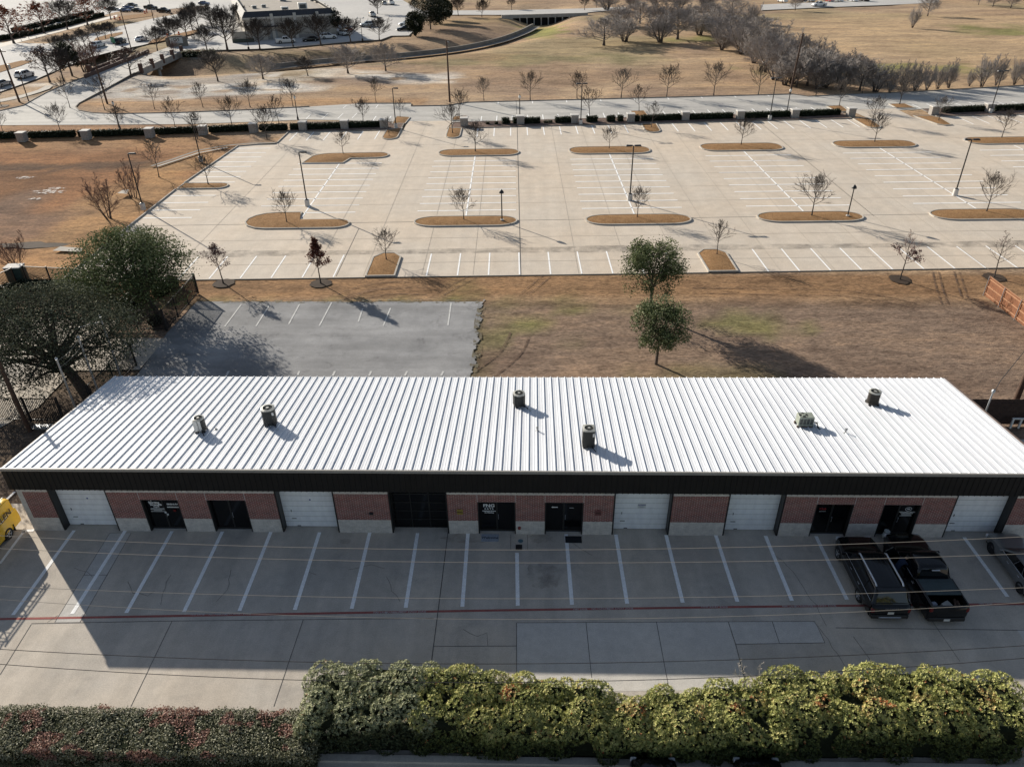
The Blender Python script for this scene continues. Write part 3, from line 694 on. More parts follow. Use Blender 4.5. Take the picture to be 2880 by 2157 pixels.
arc = lambda cx, cy, rx, ry, t0, t1, n=7: [(cx+rx*math.cos(R(t0+(t1-t0)*k/n)), cy+ry*math.sin(R(t0+(t1-t0)*k/n))) for k in range(n+1)]
island([(-27.4, 19.0)]+arc(-30.4, 16.2, 3.1, 2.8, 90, 270)+arc(-22.6, 14.9, 1.7, 1.5, 270, 450)+[(-27.35, 16.4)])
island([(-32.7, 40.3)]+arc(-29.2, 42.6, 3.3, 3.0, 150, 92)+arc(-22.2, 44.25, 1.7, 1.5, 90, -90)+[(-26.0, 42.6), (-26.6, 40.2)])
island([(-46.45, 31.4), (-46.5, 28.75)]+arc(-41.3, 30.0, 1.3, 1.25, -90, 90))
island([(-16.6, -.3)]+[(-16.6, 4.6), (-15.7, 5.8), (-14.4, 5.8), (-13.6, 4.7)]+[(-13.6, -.25)])
island([(17.4, -.05), (17.3, 4.7), (18.1, 5.8), (19.6, 5.8), (20.4, 4.8), (20.4, 0)])
island([(-23.2, 60.2)]+arc(-21.9, 55.1, 1.3, 1.5, 180, 360)+[(-20.6, 61.2)])
island([(-12.9, 61.2)]+arc(-11.7, 55.4, 1.2, 1.5, 180, 360)+[(-10.5, 60.3)])
island([(19.7, 62.0)]+arc(21.0, 57.4, 1.3, 1.4, 180, 360)+[(22.4, 62.0)])
island([(-22.9, 64.1), (-22.9, 69.9), (-20.2, 69.0), (-20.5, 64.2)])
island([(-12.7, 66.3), (-12.6, 69.0), (-10.1, 69.6), (-10.3, 66.1)])
island([(19.2, 66.9), (19.2, 71.7), (21.8, 72.0), (22.0, 67.2)])
island([(55.5, 69.1), (55.2, 73.8), (58.2, 74.3), (57.8, 69.2)])
island([(56.2, 63.8)]+arc(57.5, 58.6, 1.3, 1.5, 180, 360)+[(59.0, 64.2)])
island([(67.2, 65.4), (68.4, 59.2), (69.2, 58.3), (70.6, 58.5), (71.2, 63.6), (70.3, 65.2)])
island([(67.0, 71.6), (67.1, 75.0), (70.2, 75.2), (70.4, 71.3)])
# hedge strips between the lot and the drive
strip_kerb = MB(); strip_bed = MB()
def hedge_strip(a0, a1):
    n = max(2, int((a1-a0)/4)); A = [a0+(a1-a0)*i/n for i in range(n+1)]
    ring = [tuple(lot(a, LB(a))[:2]) for a in A]+[tuple(lot(a, NB(a))[:2]) for a in reversed(A)]
    ins = kerb_ring(strip_kerb, ring, .16, .13); m = len(ins)//2
    for i in range(m-1): strip_bed.quad((*ins[i], .11), (*ins[i+1], .11), (*ins[-2-i], .11), (*ins[-1-i], .11))
hedge_strip(-39.5, -20.7); hedge_strip(-12.4, 56.2); hedge_strip(71.0, 110)
struct(strip_kerb.build('strip_kerb', 'dark_kerb')); struct(strip_bed.build('strip_bed', 'leaf_litter'))
# perimeter kerbs
def kerb_line(pts, w=.16, h=.14, mat='kerb_concrete'):
    mb = MB(); L = []; P = [Vector((p[0], p[1])) for p in pts]
    for i, p in enumerate(P):
        d = P[min(i+1, len(P)-1)]-P[max(i-1, 0)]; d.normalize(); nn = Vector((-d.y, d.x))*(w/2); L.append((p+nn, p-nn))
    for (a, b), (c, d) in zip(L[:-1], L[1:]):
        mb.quad((*a, h), (*b, h), (*d, h), (*c, h)); mb.quad((*a, -.05), (*a, h), (*c, h), (*c, -.05)); mb.quad((*b, h), (*b, -.05), (*d, -.05), (*d, h))
    return struct(mb.build('kerb', mat))
kerb_line([lot(-46.7, -.6), lot(-46.7, 16), lot(-46.6, 28.7)]); kerb_line([lot(-46.5, 31.5), lot(-45.25, 50.6), lot(-39.5, 52.3), lot(-39.5, 59.5)])
kerb_line([lot(-46.7, -.68), lot(-16.6, -.42)], .08, .03, mat='dark_kerb'); kerb_line([lot(-13.6, -.4), lot(17.4, -.12)], .08, .03, mat='dark_kerb'); kerb_line([lot(20.4, -.08), lot(90, .82), lot(110, 1.1)], .08, .03, mat='dark_kerb')
kerb_line([lot(-32, 81.5), lot(-21.5, 80.95), lot(-21.2, 78.45), lot(-14.2, 78.65), lot(-10.8, 81.15), lot(20, 83.0), lot(52.6, 85.05)], mat='dark_kerb')
kerb_line([lot(52.6, 85.05), lot(54.9, 82.85), lot(78, 86.05), lot(100, 90.55), lot(140, 97.05)], mat='dark_kerb')
kerb_line(px((870, 301), (700, 310), (500, 318), (330, 321), (262, 319), (222, 312), (213, 302), (222, 292), (262, 270), (300, 250), (378, 206), z=0), mat='dark_kerb')
kerb_line(px((-20, 318), (0, 313), (66, 298), (97, 280), (130, 262), (190, 236), (260, 210), (330, 184), z=0), mat='dark_kerb')
kerb_line(px((508, 150), (560, 144), (640, 142), (745, 139), (835, 133), (925, 125), (1010, 117), (1070, 114), (1100, 103), (1150, 102), (1178, 72), z=0), mat='dark_kerb')
kerb_line([(-40, 18.0), (40, 18.05)], .3, .13); kerb_line([(19.4, 18.05), (19.3, 15)], .3, .13)

# ------------------------------------------------------------------ painted lines and joints
W = MB(); CK = MB(); FP = MB(); J = MB(); FJ = MB(); ST = MB()
def line(mb, p, q, w, z=.012):
    p, q = Vector(p[:2]), Vector(q[:2]); d = (q-p).normalized(); n = Vector((-d.y, d.x))*(w/2)
    mb.quad((*(p+n), z), (*(p-n), z), (*(q-n), z), (*(q+n), z))
L = lambda mb, a0, b0, a1, b1, w=.13: line(mb, lot(a0, b0), lot(a1, b1), w)
for k in range(-15, 36):                                            # near row
    a = -1.27+3.08*k
    if -47 < a < 108 and not (-17.4 < a < -13) and not (16.5 < a < 21.2): L(W, a, -.1+.012*a*.5, a-.03, 5.65+.008*a, .15)
for (aL, aR, b0, b1, br) in ((-13.5, -1.55, 19.15, 40.8, 0), (6.4, 18.5, 19.35, 40.95, 0), (26.3, 38.8, 19.5, 41.9, 0), (46.6, 59.6, 19.8, 42.5, 0), (67, 80, 20.2, 43.2, 0), (-33.2, -21.0, 18.95, 40.2, 0)):
    for k in range(9):
        b = b0+(b1-b0)*k/8
        l = -27.1 if (aL < -30 and k == 0) else aL
        L(W, l, b, aR, b, .23)
    ac = (aL+aR)/2; L(W, ac, 16.9, ac-.05, b1+2.6, .18)
for k in range(5): L(W, -46.3, 17.7+k*2.8, -40.4, 17.7+k*2.8, .23)
for k in range(8): L(W, -46.0+.08*k, 31.75+k*2.5, -39.7, 31.72+k*2.5, .24)
for k in range(-11, 40):                                            # row below the hedge strip
    a = -7.8+2.74*k
    if -38.8 < a < 105 and not (-24 < a < -9.6) and not (19 < a < 23) and not (55.6 < a < 72): L(W, a, LB(a)-5.75, a-.02, LB(a)-.25, .17)
for k in range(-7, 40):                                             # rows along the north drive
    a = -7.55+2.72*k
    if -36 < a < 105 and not (-23.5 < a < -9.5) and not (18.6 < a < 22.6) and not (54.6 < a < 71): L(W, a, NB(a)+.2, a+.02, NB(a)+4.3, .16)
for k in range(0, 16):
    a = -4.8+3.28*2*k*.5*2
    if a < 50: L(W, a, TB(a)-2.4, a, TB(a)-.2, .16)
for (u0, v0, u1, v1) in ((965, 305, 975, 297), (1057, 304, 1064, 295), (860, 336, 874, 322), (905, 335, 922, 321), (950, 334, 965, 320), (990, 333, 1004, 319)):
    line(W, at(u0, v0, 0), at(u1, v1, 0), .12)
struct(W.build('parking_lines', 'white_paint'))
# lot joints
for a in (-36.4, -22.0, -16.8, -11.0, -5.9, 4.6, 9.6, 14.8, 20.0, 24.6, 30, 35.2, 40.2, 45, 50, 55.5, 61, 66):
    L(FJ, a, 0, a-.1, LB(a) if not (-21 < a < -12) else 66, .05)
for b in (3.0, 9.9, 21.5, 27.3, 33.0, 38.9, 50.0, 54.6): L(FJ, -45 if b < 45 else -39, b, 108, b+.9, .045)
L(J, -1.15, -.2, -1.25, LB(-1), .075); L(J, -1.3, NB(-1), -1.35, TB(-1), .06)
L(J, -46, 15.0, 108, 16.6, .06); L(J, -19.5, 0, -19.6, 13.4, .05); L(J, 40.1, 15.5, 39.9, LB(40), .06)
struct(FJ.build('faint_joints', 'faint_joint'))
DK = MB()
rg = random.Random(3)
top, bot = [], []
for i in range(60):
    a = -46+i*2.6; w = 1.1+.6*max(0, math.sin(i*.37)+.3)+rg.uniform(0, .3)
    top.append(lot(a, 6.25+.006*a+w*.5+rg.uniform(-.1, .1), .009)); bot.append(lot(a, 6.1+.006*a-w*.35, .009))
for i in range(59): DK.quad(tuple(bot[i]), tuple(bot[i+1]), tuple(top[i+1]), tuple(top[i]))
def stain_material():
    m, nt, b = newmat('drain_stain'); P = wcoord(nt)
    n = noise(nt, .55, 7, .7, P); rp = ramp(nt, [(.38, (0, 0, 0)), (.75, (.6, .6, .6))]); nt.links.new(n.outputs['Fac'], rp.inputs[0])
    b.inputs['Base Color'].default_value = (.17, .155, .14, 1); b.inputs['Roughness'].default_value = .9
    nt.links.new(rp.outputs[0], b.inputs['Alpha'])
stain_material()
struct(DK.build('drain_stain', 'drain_stain'))
# rear asphalt lines
for (u0, v0, u1, v1) in ((679, 856, 632, 919), (933, 851, 898, 917), (757, 860, 720, 918), (842, 857, 812, 912), (1098, 867, 1078, 917), (1269, 852, 1260, 915), (1020, 868, 1008, 905)):
    line(FP, at(u0, v0, 0), at(u1, v1, 0), .13)
for u in (540, 637, 836, 936, 1038, 1139, 1241): line(FP, at(u, 1057, 0), at(u+6, 1044, 0), .16)
struct(FP.build('worn_parking_lines', 'faded_paint'))
# forecourt: stall lines, fire lane, slabs, joints and cracks
kd = 960/2209
D1 = lambda x, y: (x*kd, 1040+y*kd)
D2 = lambda x, y: (960+x*kd, 1040+y*kd)
D3 = lambda x, y: (1920+x*kd, 1040+y*kd)
FS = MB()
xs = [-26.65, -23.63, -20.86, -17.9, -15.06, -12.22, -9.3, -6.53, -3.62, -.77, 2.02, 4.86, 7.72, 10.54, 13.35, 16.19, 19.0, 21.8, 24.48, 27.3]
for i, x in enumerate(xs):
    line(FS, (x-.05, 31.68-(1.5 if i == 9 else 0)-.05), (x+.06, 25.4+.037*(x+27)), .205)
line(FS, at(0, 1585, 0), at(68, 1493, 0), .16); line(FS, at(13, 1410, 0), at(42, 1383, 0), .16); line(FS, at(62, 1494, 0), at(96, 1491, 0), .2)
struct(FS.build('stall_lines', 'white_paint'))
RL = MB(); rp_ = px((-60, 1742), (22, 1740), (700, 1728), (1394, 1716), (2100, 1706), (2876, 1698), (3000, 1697), z=0)
RL.strip([p[:2] for p in rp_], .14, .008); struct(RL.build('fire_lane_line', 'red_paint'))
NC = MB()
NC.poly(px((309, 1499), (369, 1499), (225, 1749), (154, 1750), z=0), .004)
NC.poly(px((1453, 1751), (2048, 1748), (2102, 1940), (1453, 1945), z=0), .004)
NC.poly(px((2050, 1748), (2292, 1747), (2320, 1807), (2069, 1811), z=0), .004)
NC.poly(px((2860, 1770), (2960, 1769), (2960, 1800), (2880, 1802), z=0), .004)
struct(NC.build('concrete_patch', 'new_concrete'))
def jl(pts, w=.027, mb=J, jit=0.0, seed=0):
    P = px(*pts, z=0); rg = random.Random(seed); o = []
    for a, b in zip(P[:-1], P[1:]):
        n = max(1, int((b-a).length/.35)) if jit else 1
        for i in range(n):
            q = a+(b-a)*i/n; o.append((q.x+rg.uniform(-jit, jit), q.y+rg.uniform(-jit, jit)))
    o.append(tuple(P[-1][:2])); mb.strip(o, w, .010)
jl([(88, 1753), (482, 1746), (853, 1742), (1220, 1738)]); jl([(484, 1746), (368, 1986)]); jl([(853, 1742), (770, 1986)])
jl([(1260, 1496), (1240, 1657), (1211, 1880)], .04); jl([(88, 1755), (0, 1897)]); jl([(1453, 1751), (2048, 1748), (2292, 1747), (2320, 1807)])
jl([(1453, 1751), (1453, 1940)]); jl([(1648, 1749), (1664, 1905)]); jl([(1846, 1748), (1880, 1930)]); jl([(2172, 1748), (2192, 1808)]); jl([(2048, 1748), (2069, 1811), (2104, 1945)]); jl([(2069, 1811), (2320, 1807)])
jl([(309, 1499), (154, 1750), (225, 1749), (369, 1499), (309, 1499)], .025); jl([(237, 1617), (303, 1617)], .025); jl([(1220, 1817), (1453, 1816)], .025)
jl([(132, 1750), (163, 1730)], .02); jl([(2350, 1765), (2880, 1772)], .03); jl([(2600, 1715), (2700, 1860)], .02); jl([(2400, 1790), (2480, 1900)], .025)
jl([D2(1097, 1065), D2(1095, 1165), D2(1205, 1165), D2(1205, 1068)], .02)
for i, pts in enumerate(([D3(540, 1110), D3(580, 1190), D3(640, 1230), D3(740, 1340), D3(800, 1450), D3(860, 1520), D3(900, 1600), D3(930, 1657)], [(2290, 1748), (2330, 1800), (2380, 1880)],
        [D1(1100, 1330), D1(1050, 1450), D1(1040, 1520)], [D1(830, 1370), D1(860, 1440), D1(960, 1460), D1(1000, 1430)], [D1(1500, 1290), D1(1470, 1420), D1(1400, 1500)], [D2(290, 1340), D2(330, 1430), D2(380, 1500)],
        [(1300, 1770), (1345, 1790), (1370, 1780), (1372, 1815)], [D2(50, 1290), D2(200, 1260), D2(280, 1285)], [D1(2050, 1330), D1(1980, 1300)], [D2(1480, 1110), D2(1620, 1200)], [D1(480, 1280), D1(560, 1310), D1(600, 1340)])):
    jl(pts, .022, CK, .05, i)
struct(J.build('pavement_joints', 'joint')); struct(CK.build('pavement_cracks', 'crack'))
for (u, v, rx, ry, s) in ((D2(1310, 1330)+(1.1, 1.0, 11)), (D2(820, 1090)+(1.6, .45, 12)), (D2(30, 1108)+(.35, .25, 13)), (D2(1290, 1090)+(.8, .4, 14)), (D1(1380, 1190)+(.3, .2, 15))):
    p = at(u, v, 0)
    rg = random.Random(s); ST.poly([(p.x+math.cos(2*PI*k/22)*rx*rg.uniform(.7, 1.1), p.y+math.sin(2*PI*k/22)*ry*rg.uniform(.7, 1.1), .007) for k in range(22)])
def soft_stain():
    m, nt, b = newmat('soft_stain'); P = wcoord(nt)
    n = noise(nt, .9, 6, .7, P); rp = ramp(nt, [(.4, (0, 0, 0)), (.8, (.5, .5, .5))]); nt.links.new(n.outputs['Fac'], rp.inputs[0])
    b.inputs['Base Color'].default_value = (.12, .11, .10, 1); b.inputs['Roughness'].default_value = .9; nt.links.new(rp.outputs[0], b.inputs['Alpha'])
soft_stain(); struct(ST.build('oil_stains', 'soft_stain'))
# tyre ruts in the grass
TR = MB()
def rut(pts, w=.16, gap=1.5, both=True):
    P = smooth_line([tuple(p[:2]) for p in px(*pts, z=0)], 8)
    for s in ((-.5, .5) if both else (0,)):
        o = []
        for i, p in enumerate(P):
            a, b = P[max(i-1, 0)], P[min(i+1, len(P)-1)]; d = Vector((b[0]-a[0], b[1]-a[1])).normalized(); o.append((p[0]-d.y*gap*s, p[1]+d.x*gap*s))
        TR.strip(o, w, -.012)
C2p = lambda x, y: (960+x*960/2212, 360+y*960/2212)
C3p = lambda x, y: (1920+x*960/2212, 360+y*960/2212)
rut([C2p(0, 1095), C2p(120, 1050), C2p(270, 1022), C2p(430, 1018)]); rut([C2p(60, 1110), C2p(200, 1070), C2p(350, 1052), C2p(560, 1058)], .13)
rut([C2p(930, 1590), C2p(1060, 1490), C2p(1120, 1420), C2p(1160, 1330)], .2, 1.7)
rut([C3p(1640, 930), C3p(1665, 1040), C3p(1700, 1140)], .18, .55); rut([C3p(1775, 930), C3p(1800, 1010), C3p(1825, 1095)], .18, .5)
rut([C3p(60, 1052), C3p(500, 1058), C3p(1000, 1068), C3p(1300, 1105), C3p(1500, 1150)], .15, 1.2); rut([C2p(640, 1075), C2p(760, 1010), C2p(860, 960)], .12, .8); rut([C2p(1190, 1075), C2p(1330, 960)], .12, .8)
def rut_material():
    m, nt, b = newmat('rut_soil'); P = wcoord(nt)
    n = noise(nt, 1.4, 6, .75, P); rp = ramp(nt, [(.38, (0, 0, 0)), (.6, (.85, .85, .85))]); nt.links.new(n.outputs['Fac'], rp.inputs[0])
    b.inputs['Base Color'].default_value = (.095, .055, .035, 1); b.inputs['Roughness'].default_value = 1; nt.links.new(rp.outputs[0], b.inputs['Alpha'])
rut_material(); struct(TR.build('tyre_ruts', 'rut_soil'))
# fire lane lettering painted on the ground
def ground_text(s, u, v, size):
    p = at(u, v, 0); t = text('fire_lane_lettering', s, size, (p.x, p.y, .016), (0, 0, .02), 'faded_paint', None, sx=1.05, bold=.0); struct(t)
for (fn, items) in ((D1, (('FIRE LANE', 1280, 1583), ('NO PARKING', 1412, 1583), ('TOW AWAY ZONE', 1540, 1580))), (D2, (('FIRE LANE', 252, 1571), ('NO PARKING', 342, 1569), ('TOW AWAY ZONE', 462, 1566), ('FIRE LANE', 1547, 1550), ('NO PARKING', 1680, 1547), ('TOW AWAY ZONE', 1803, 1545))), (D3, (('FIRE LANE', 690, 1531), ('NO PARKING', 780, 1529), ('TOW AWAY ZONE', 905, 1527), ('TOW AWAY ZONE', 205, 1535), ('FIRE LANE', 1960, 1515)))):
    for s, x, y in items: ground_text(s, *fn(x, y), .15)
# ------------------------------------------------------------------ the long metal-roofed unit building
YW = 31.62
X0, X1 = -29.05, 27.85
B = thing('commercial_building', 'long single storey brick commercial building with white ribbed metal roof and black fascia', 'building', (0, 0, 0))
ROOF_F, ROOF_B, YF, YB = 4.69, 3.22, 31.36, 43.55
roof_z = lambda y: ROOF_F+(ROOF_B-ROOF_F)*(y-YF)/(YB-YF)
GAR = [(-27.29, -23.95, 'w'), (-14.41, -11.07, 'w'), (-8.03, -4.73, 'g'), (4.55, 7.81, 'w'), (10.84, 13.97, 'w'), (23.16, 26.4, 'w')]
DOOR = [(-22.16, -19.99), (-18.35, -16.13), (-3.05, -.91), (.73, 2.89), (15.71, 17.78), (19.38, 21.44)]
ops = sorted([(a, b, 3.14, 'G') for a, b, _ in GAR]+[(a, b, 2.38, 'D') for a, b in DOOR])
base, red, band, back = MB(), MB(), MB(), MB()
x = X0
def pier(a, b):
    ra = a+.30 if a == X0 else a
    base.box(a, b, YW, YW+.3, 0, .98); band.box(a, b, YW, YW+.3, 2.92, 3.3)
    red.box(ra, b, YW+.004, YW+.3, .98, 2.92)
    if a == X0: base.box(a, ra-.002, YW, YW+.3, .98, 2.92)
for a, b, h, k in ops+[(X1, X1, 0, '')]:
    if a > x+.01: pier(x, a)
    if k == 'D': red.box(a, b, YW+.004, YW+.3, 2.38, 2.92); band.box(a, b, YW, YW+.3, 2.92, 3.3)
    x = b
split_build(base, 'base_course', 'cream_brick', B); split_build(red, 'brick_wall', 'red_brick', B); split_build(band, 'header_band', 'cream_brick', B)
# control joints
cj = MB()
for a, b in DOOR:
    for xx in (a, b): cj.box(xx-.012, xx+.012, YW-.002, YW+.002, 2.38, 2.92)
split_build(cj, 'control_joint', 'faded_paint', B)
sh = MB(); sh.box(X0, X0+.2, YW+.302, YB-.3, 0, 3.1); sh.box(X1-.2, X1, YW+.302, YB-.3, 0, 3.1); sh.box(X0+.2, X1-.2, YB-.5, YB-.3, 0, 3.1)
split_build(sh, 'rear_wall', 'gutter', B)
inn = MB(); inn.box(X0+.21, X1-.21, YW+.62, YW+.7, 0, 3.6); inn.build('inner_wall', 'black_hole', B)
# fascia of ribbed dark metal, gutter and trims
fa = MB(); n = int((X1-X0+.3)/.305)
prof = []
for i in range(n):
    xx = X0-.12+i*.305; prof += [(xx, YF+.03), (xx+.235, YF+.03), (xx+.25, YF), (xx+.29, YF)]
prof.append((X1+.12, YF+.03))
for (xa, ya), (xb, yb) in zip(prof[:-1], prof[1:]): fa.quad((xa, ya, 3.26), (xb, yb, 3.26), (xb, yb, 4.62), (xa, ya, 4.62))
fa.quad((X0-.12, YF+.03, 3.26), (X0-.12, YW, 3.26), (X1+.12, YW, 3.26), (X1+.12, YF+.03, 3.26))
fa.build('fascia', 'bronze_fascia', B)
g = MB(); g.box(X0-.16, X1+.16, YF-.03, YF+.06, 4.62, 4.80); g.build('gutter', 'gutter', B)
tr = MB()
for xx in (X0-.14, X1+.02):
    tr.add([(xx, YF+.061, 4.1), (xx+.12, YF+.061, 4.1), (xx+.12, YB, ROOF_B-.35), (xx, YB, ROOF_B-.35), (xx, YF+.061, roof_z(YF+.06)+.03), (xx+.12, YF+.061, roof_z(YF+.06)+.03), (xx+.12, YB, ROOF_B+.03), (xx, YB, ROOF_B+.03)],
           [(0, 1, 2, 3), (4, 7, 6, 5), (0, 4, 5, 1), (1, 5, 6, 2), (2, 6, 7, 3), (3, 7, 4, 0)])
split_build(tr, 'rake_trim', 'brown_trim', B)
rf = MB(); P = []; xx = -9.98-.4886*39
while xx < X1-.05:
    if xx > X0-.05: P += [(xx-.037, 0), (xx-.022, .068), (xx+.022, .068), (xx+.037, 0)]
    for k in (.33, .66):
        c = xx+.4886*k
        if X0 < c < X1-.1: P += [(c-.03, 0), (c-.012, .009), (c+.012, .009), (c+.03, 0)]
    xx += .4886
P = [(X0-.02, 0)]+P+[(X1+.02, 0)]
for (xa, ha), (xb, hb) in zip(P[:-1], P[1:]):
    rf.quad((xa, YF+.062, ROOF_F+ha), (xb, YF+.062, ROOF_F+hb), (xb, YB, ROOF_B+hb), (xa, YB, ROOF_B+ha))
rf.build('roof', 'roof_white', B)
# garage doors
gi = 0
for a, b, kind in GAR:
    gi += 1; y = YW+.52
    if kind == 'w':
        rv = MB(); rv.box(a+.001, a+.09, YW+.02, y, 0, 3.16); rv.box(b-.09, b-.001, YW+.02, y, 0, 3.16)
        d = MB(); pj = MB(); z = .03
        for k in range(8):
            d.cbox(a+.095, b-.095, y-.03, y+.03, z, z+.37, .012); d.box(a+.095, b-.095, y-.012, y+.02, z+.37, z+.388); pj.box(a+.1, b-.1, y-.032, y-.0125, z+.370, z+.388); z += .388
        do = d.build('garage_door', 'door_white', B); split_build(pj, 'panel_joint', 'hvac_grey', do)
        split_build(rv, 'door_jamb', 'frame_dark', do)
        h = MB(); hx = a+.55; h.box(hx, hx+.03, y-.06, y-.03, 1.15, 1.3); h.box(hx-.05, hx+.22, y-.055, y-.03, .62, .65); h.box(hx+.2, hx+.4, y-.05, y-.03, .06, .1)
        h.build('door_handle', 'black_metal', do)
        if gi in (1, 2):
            lb = MB().lathe([(.05, 0), (.05, .012)], 14, (0, 0, 0), 'x').build('lock_badge', 'blue_letter', do); lb.rotation_euler = (0, 0, R(-90)); lb.location = ((a+b)/2+.1, y-.031, 2.05)
    else:
        fr = MB(); fr.box(a+.001, a+.08, YW+.02, y, 0, 3.16); fr.box(b-.08, b-.001, YW+.02, y, 0, 3.16)
        nx, zs = 3, [0, .42, .90, 1.38, 1.86, 2.34, 2.82, 3.14]
        w = (b-a-.16)/nx
        zs = [.02, .66, 1.28, 1.90, 2.52, 3.14]
        gl = MB(); gl.box(a+.08, b-.08, y+.0, y+.02, 0, 3.16)
        do = gl.build('glass_garage_door', 'glass_door', B)
        for i in range(nx+1): xx = a+.08+w*i; fr.box(xx-.03, xx+.03, y-.03, y-.001, 0, 3.15)
        for z in zs: fr.box(a+.08, b-.08, y-.034, y-.002, z-.03, z+.03)
        fr.build('door_frame', 'frame_dark', do)
# entry doors: two dark glass leaves in a black frame
for i, (a, b) in enumerate(DOOR):
    y = YW+.25; m = (a+b)/2
    gl = MB(); gl.box(a+.06, b-.06, y, y+.02, .05, 2.36)
    do = gl.build('entry_door', 'glass_door', B)
    fr = MB(); fr.box(a+.001, a+.07, YW+.02, y+.02, 0, 2.375); fr.box(b-.07, b-.001, YW+.02, y+.02, 0, 2.375)
    fr.box(a+.07, b-.07, y-.03, y-.001, 2.30, 2.375); fr.box(m-.05, m+.05, y-.03, y-.001, .02, 2.30)
    for (p, q) in ((a+.07, m-.05), (m+.05, b-.07)): fr.box(p, q, y-.03, y-.001, .02, .17)
    fr.build('door_frame', 'frame_dark', do)
    MB().box(a+.07, b-.07, y-.06, y-.031, 0, .03).build('threshold', 'galvanised', do)
    h = MB(); h.tube([(m+.085, y-.03, .95), (m+.085, y-.08, .98), (m+.085, y-.08, 1.26), (m+.085, y-.03, 1.29)], .012, 6); h.build('door_handle', 'alloy', do)
def sign(s, size, x, z, mat='white_letter', sx=1.0, y=YW+.215, bold=.0, name='door_lettering', space=1.0):
    return text(name, s, size, (x, y, z), (R(90), 0, 0), mat, B, sx=sx, bold=bold, space=space)
# what is lettered on the doors
sign('201', .17, -21.6, 2.29); sign('A', .12, -21.68, 2.14); sign('Starting', .20, -21.55, 2.0, bold=.006); sign('Strength', .20, -21.47, 1.84, bold=.006); sign('Gym', .17, -21.48, 1.69, bold=.004)
for k, w in enumerate((.78, .82, .5, .86)):
    lb = MB(); lb.box(-21.45-w/2, -21.45+w/2, YW+.212, YW+.216, 1.56-.075*k-.012, 1.56-.075*k+.012); lb.build('door_lettering', 'white_letter', B)
sign('SIRENUSA', .15, -20.5, 1.88, 'plate_white', bold=.008)
MB().box(-20.86, -20.16, YW+.212, YW+.216, 1.63, 1.71).build('door_sticker', 'plate_white', B)
MB().box(-20.56, -20.4, YW+.212, YW+.216, 1.32, 1.48).build('door_sticker', 'tail_red', B)
for (dx, dz) in ((-21.04, 1.28), (-20.95, 1.14)): MB().cbox(dx-.06, dx+.06, YW+.17, YW+.219, dz-.05, dz+.05, .02).build('door_sticker', 'plate_white', B)
sign('202', .17, -16.85, 2.28)
sign('203', .17, -2.42, 2.31, bold=.003)
sign('FNG', .30, -2.42, 1.94, bold=.008, sx=1.1); MB().box(-2.66, -2.18, YW+.212, YW+.216, 1.80, 1.812).build('door_lettering', 'white_letter', B)
sign('EATS', .17, -2.42, 1.69, bold=.004, space=1.5); sign('Catering & Events', .105, -2.42, 1.54, bold=.005); sign('No Soliciting', .10, -2.42, 1.42, bold=.005)
ar = MB(); z = 1.86; ar.add([(1.1, YW+.212, z), (1.2, YW+.212, z+.06), (1.2, YW+.212, z+.028), (1.46, YW+.212, z+.028), (1.46, YW+.212, z-.028), (1.2, YW+.212, z-.028), (1.2, YW+.212, z-.06)], [(0, 6, 5, 4, 3, 2, 1)]); ar.build('arrow_decal', 'white_letter', B)
MB().box(2.12, 2.36, YW+.212, YW+.216, 1.80, 1.825).build('door_sticker', 'plate_white', B)
sign('205', .17, 16.22, 2.30); sign('Club', .20, 16.22, 1.87, 'red_letter', bold=.004); MB().box(16.05, 16.4, YW+.212, YW+.216, 1.68, 1.70).build('door_lettering', 'plate_white', B)
sign('206', .17, 20.82, 2.29); MB().box(20.42, 20.5, YW+.212, YW+.216, 2.26, 2.33).build('door_sticker', 'plate_white', B)
rg_ = MB(); rr = []
for k in range(20):
    t = 2*PI*k/20; rr.append((20.92+.17*math.cos(t), YW+.214, 1.90+.13*math.sin(t)))
rr.append(rr[0]); rg_.tube(rr, .011, 4); rg_.build('round_logo', 'white_letter', B)
sign('AST', .10, 20.92, 1.90, bold=.006)
for s, zz in (('MECHANICAL SERVICE', 1.68), ('& PERFORMANCE', 1.59), ('214-555-0176', 1.49)):
    sign(s, .095, 20.9, zz, 'plate_white', bold=.004, sx=.9) if not s.startswith('214') else MB().box(20.62, 21.16, YW+.212, YW+.216, zz-.025, zz+.025).build('door_lettering', 'plate_white', B)
MB().box(20.55, 21.2, YW+.212, YW+.216, 1.395, 1.42).build('door_lettering', 'plate_white', B)
# no parking notice on a garage door
nb = MB().box(5.98, 6.44, YW+.47, YW+.475, 1.62, 1.92).build('door_notice', 'plate_white', B)
text('door_lettering', 'NO PARKING', .072, (6.21, YW+.465, 1.84), (R(90), 0, 0), 'blue_letter', B, bold=.004)
for k in range(3): text('door_lettering', ('IN FRONT OF', 'THIS DOOR', 'ANY TIME')[k], .045, (6.21, YW+.465, 1.76-.05*k), (R(90), 0, 0), 'blue_letter', B)
# wall plaques: square shop badges either side of the shop doors
for x, m1, m2, lab in ((-4.05, 'plaque_gold', 'black_letter', 'gold'), (3.72, 'plaque_red', 'black_letter', 'red')):
    pq = MB().cbox(x-.17, x+.17, YW-.03, YW-.001, 1.48, 1.84, .01).build('wall_plaque', m1, B)
    text('plaque_lettering', 'FNG', .15, (x, YW-.034, 1.64), (R(90), 0, 0), m2, B, bold=.005)
rc = MB(); rc.lathe([(.0, 0), (.085, 0), (.085, .12), (.05, .14), (0, .14)], 12); o = rc.build('hose_connection', 'red_cap', B, smooth=True); o.rotation_euler = (R(90), 0, 0); o.location = (-.7, YW, .52)
vb = MB(); vb.cbox(-9.2, -8.98, YW-.09, YW-.001, 1.45, 1.6, .02); vb.build('wall_light', 'black_metal', B)

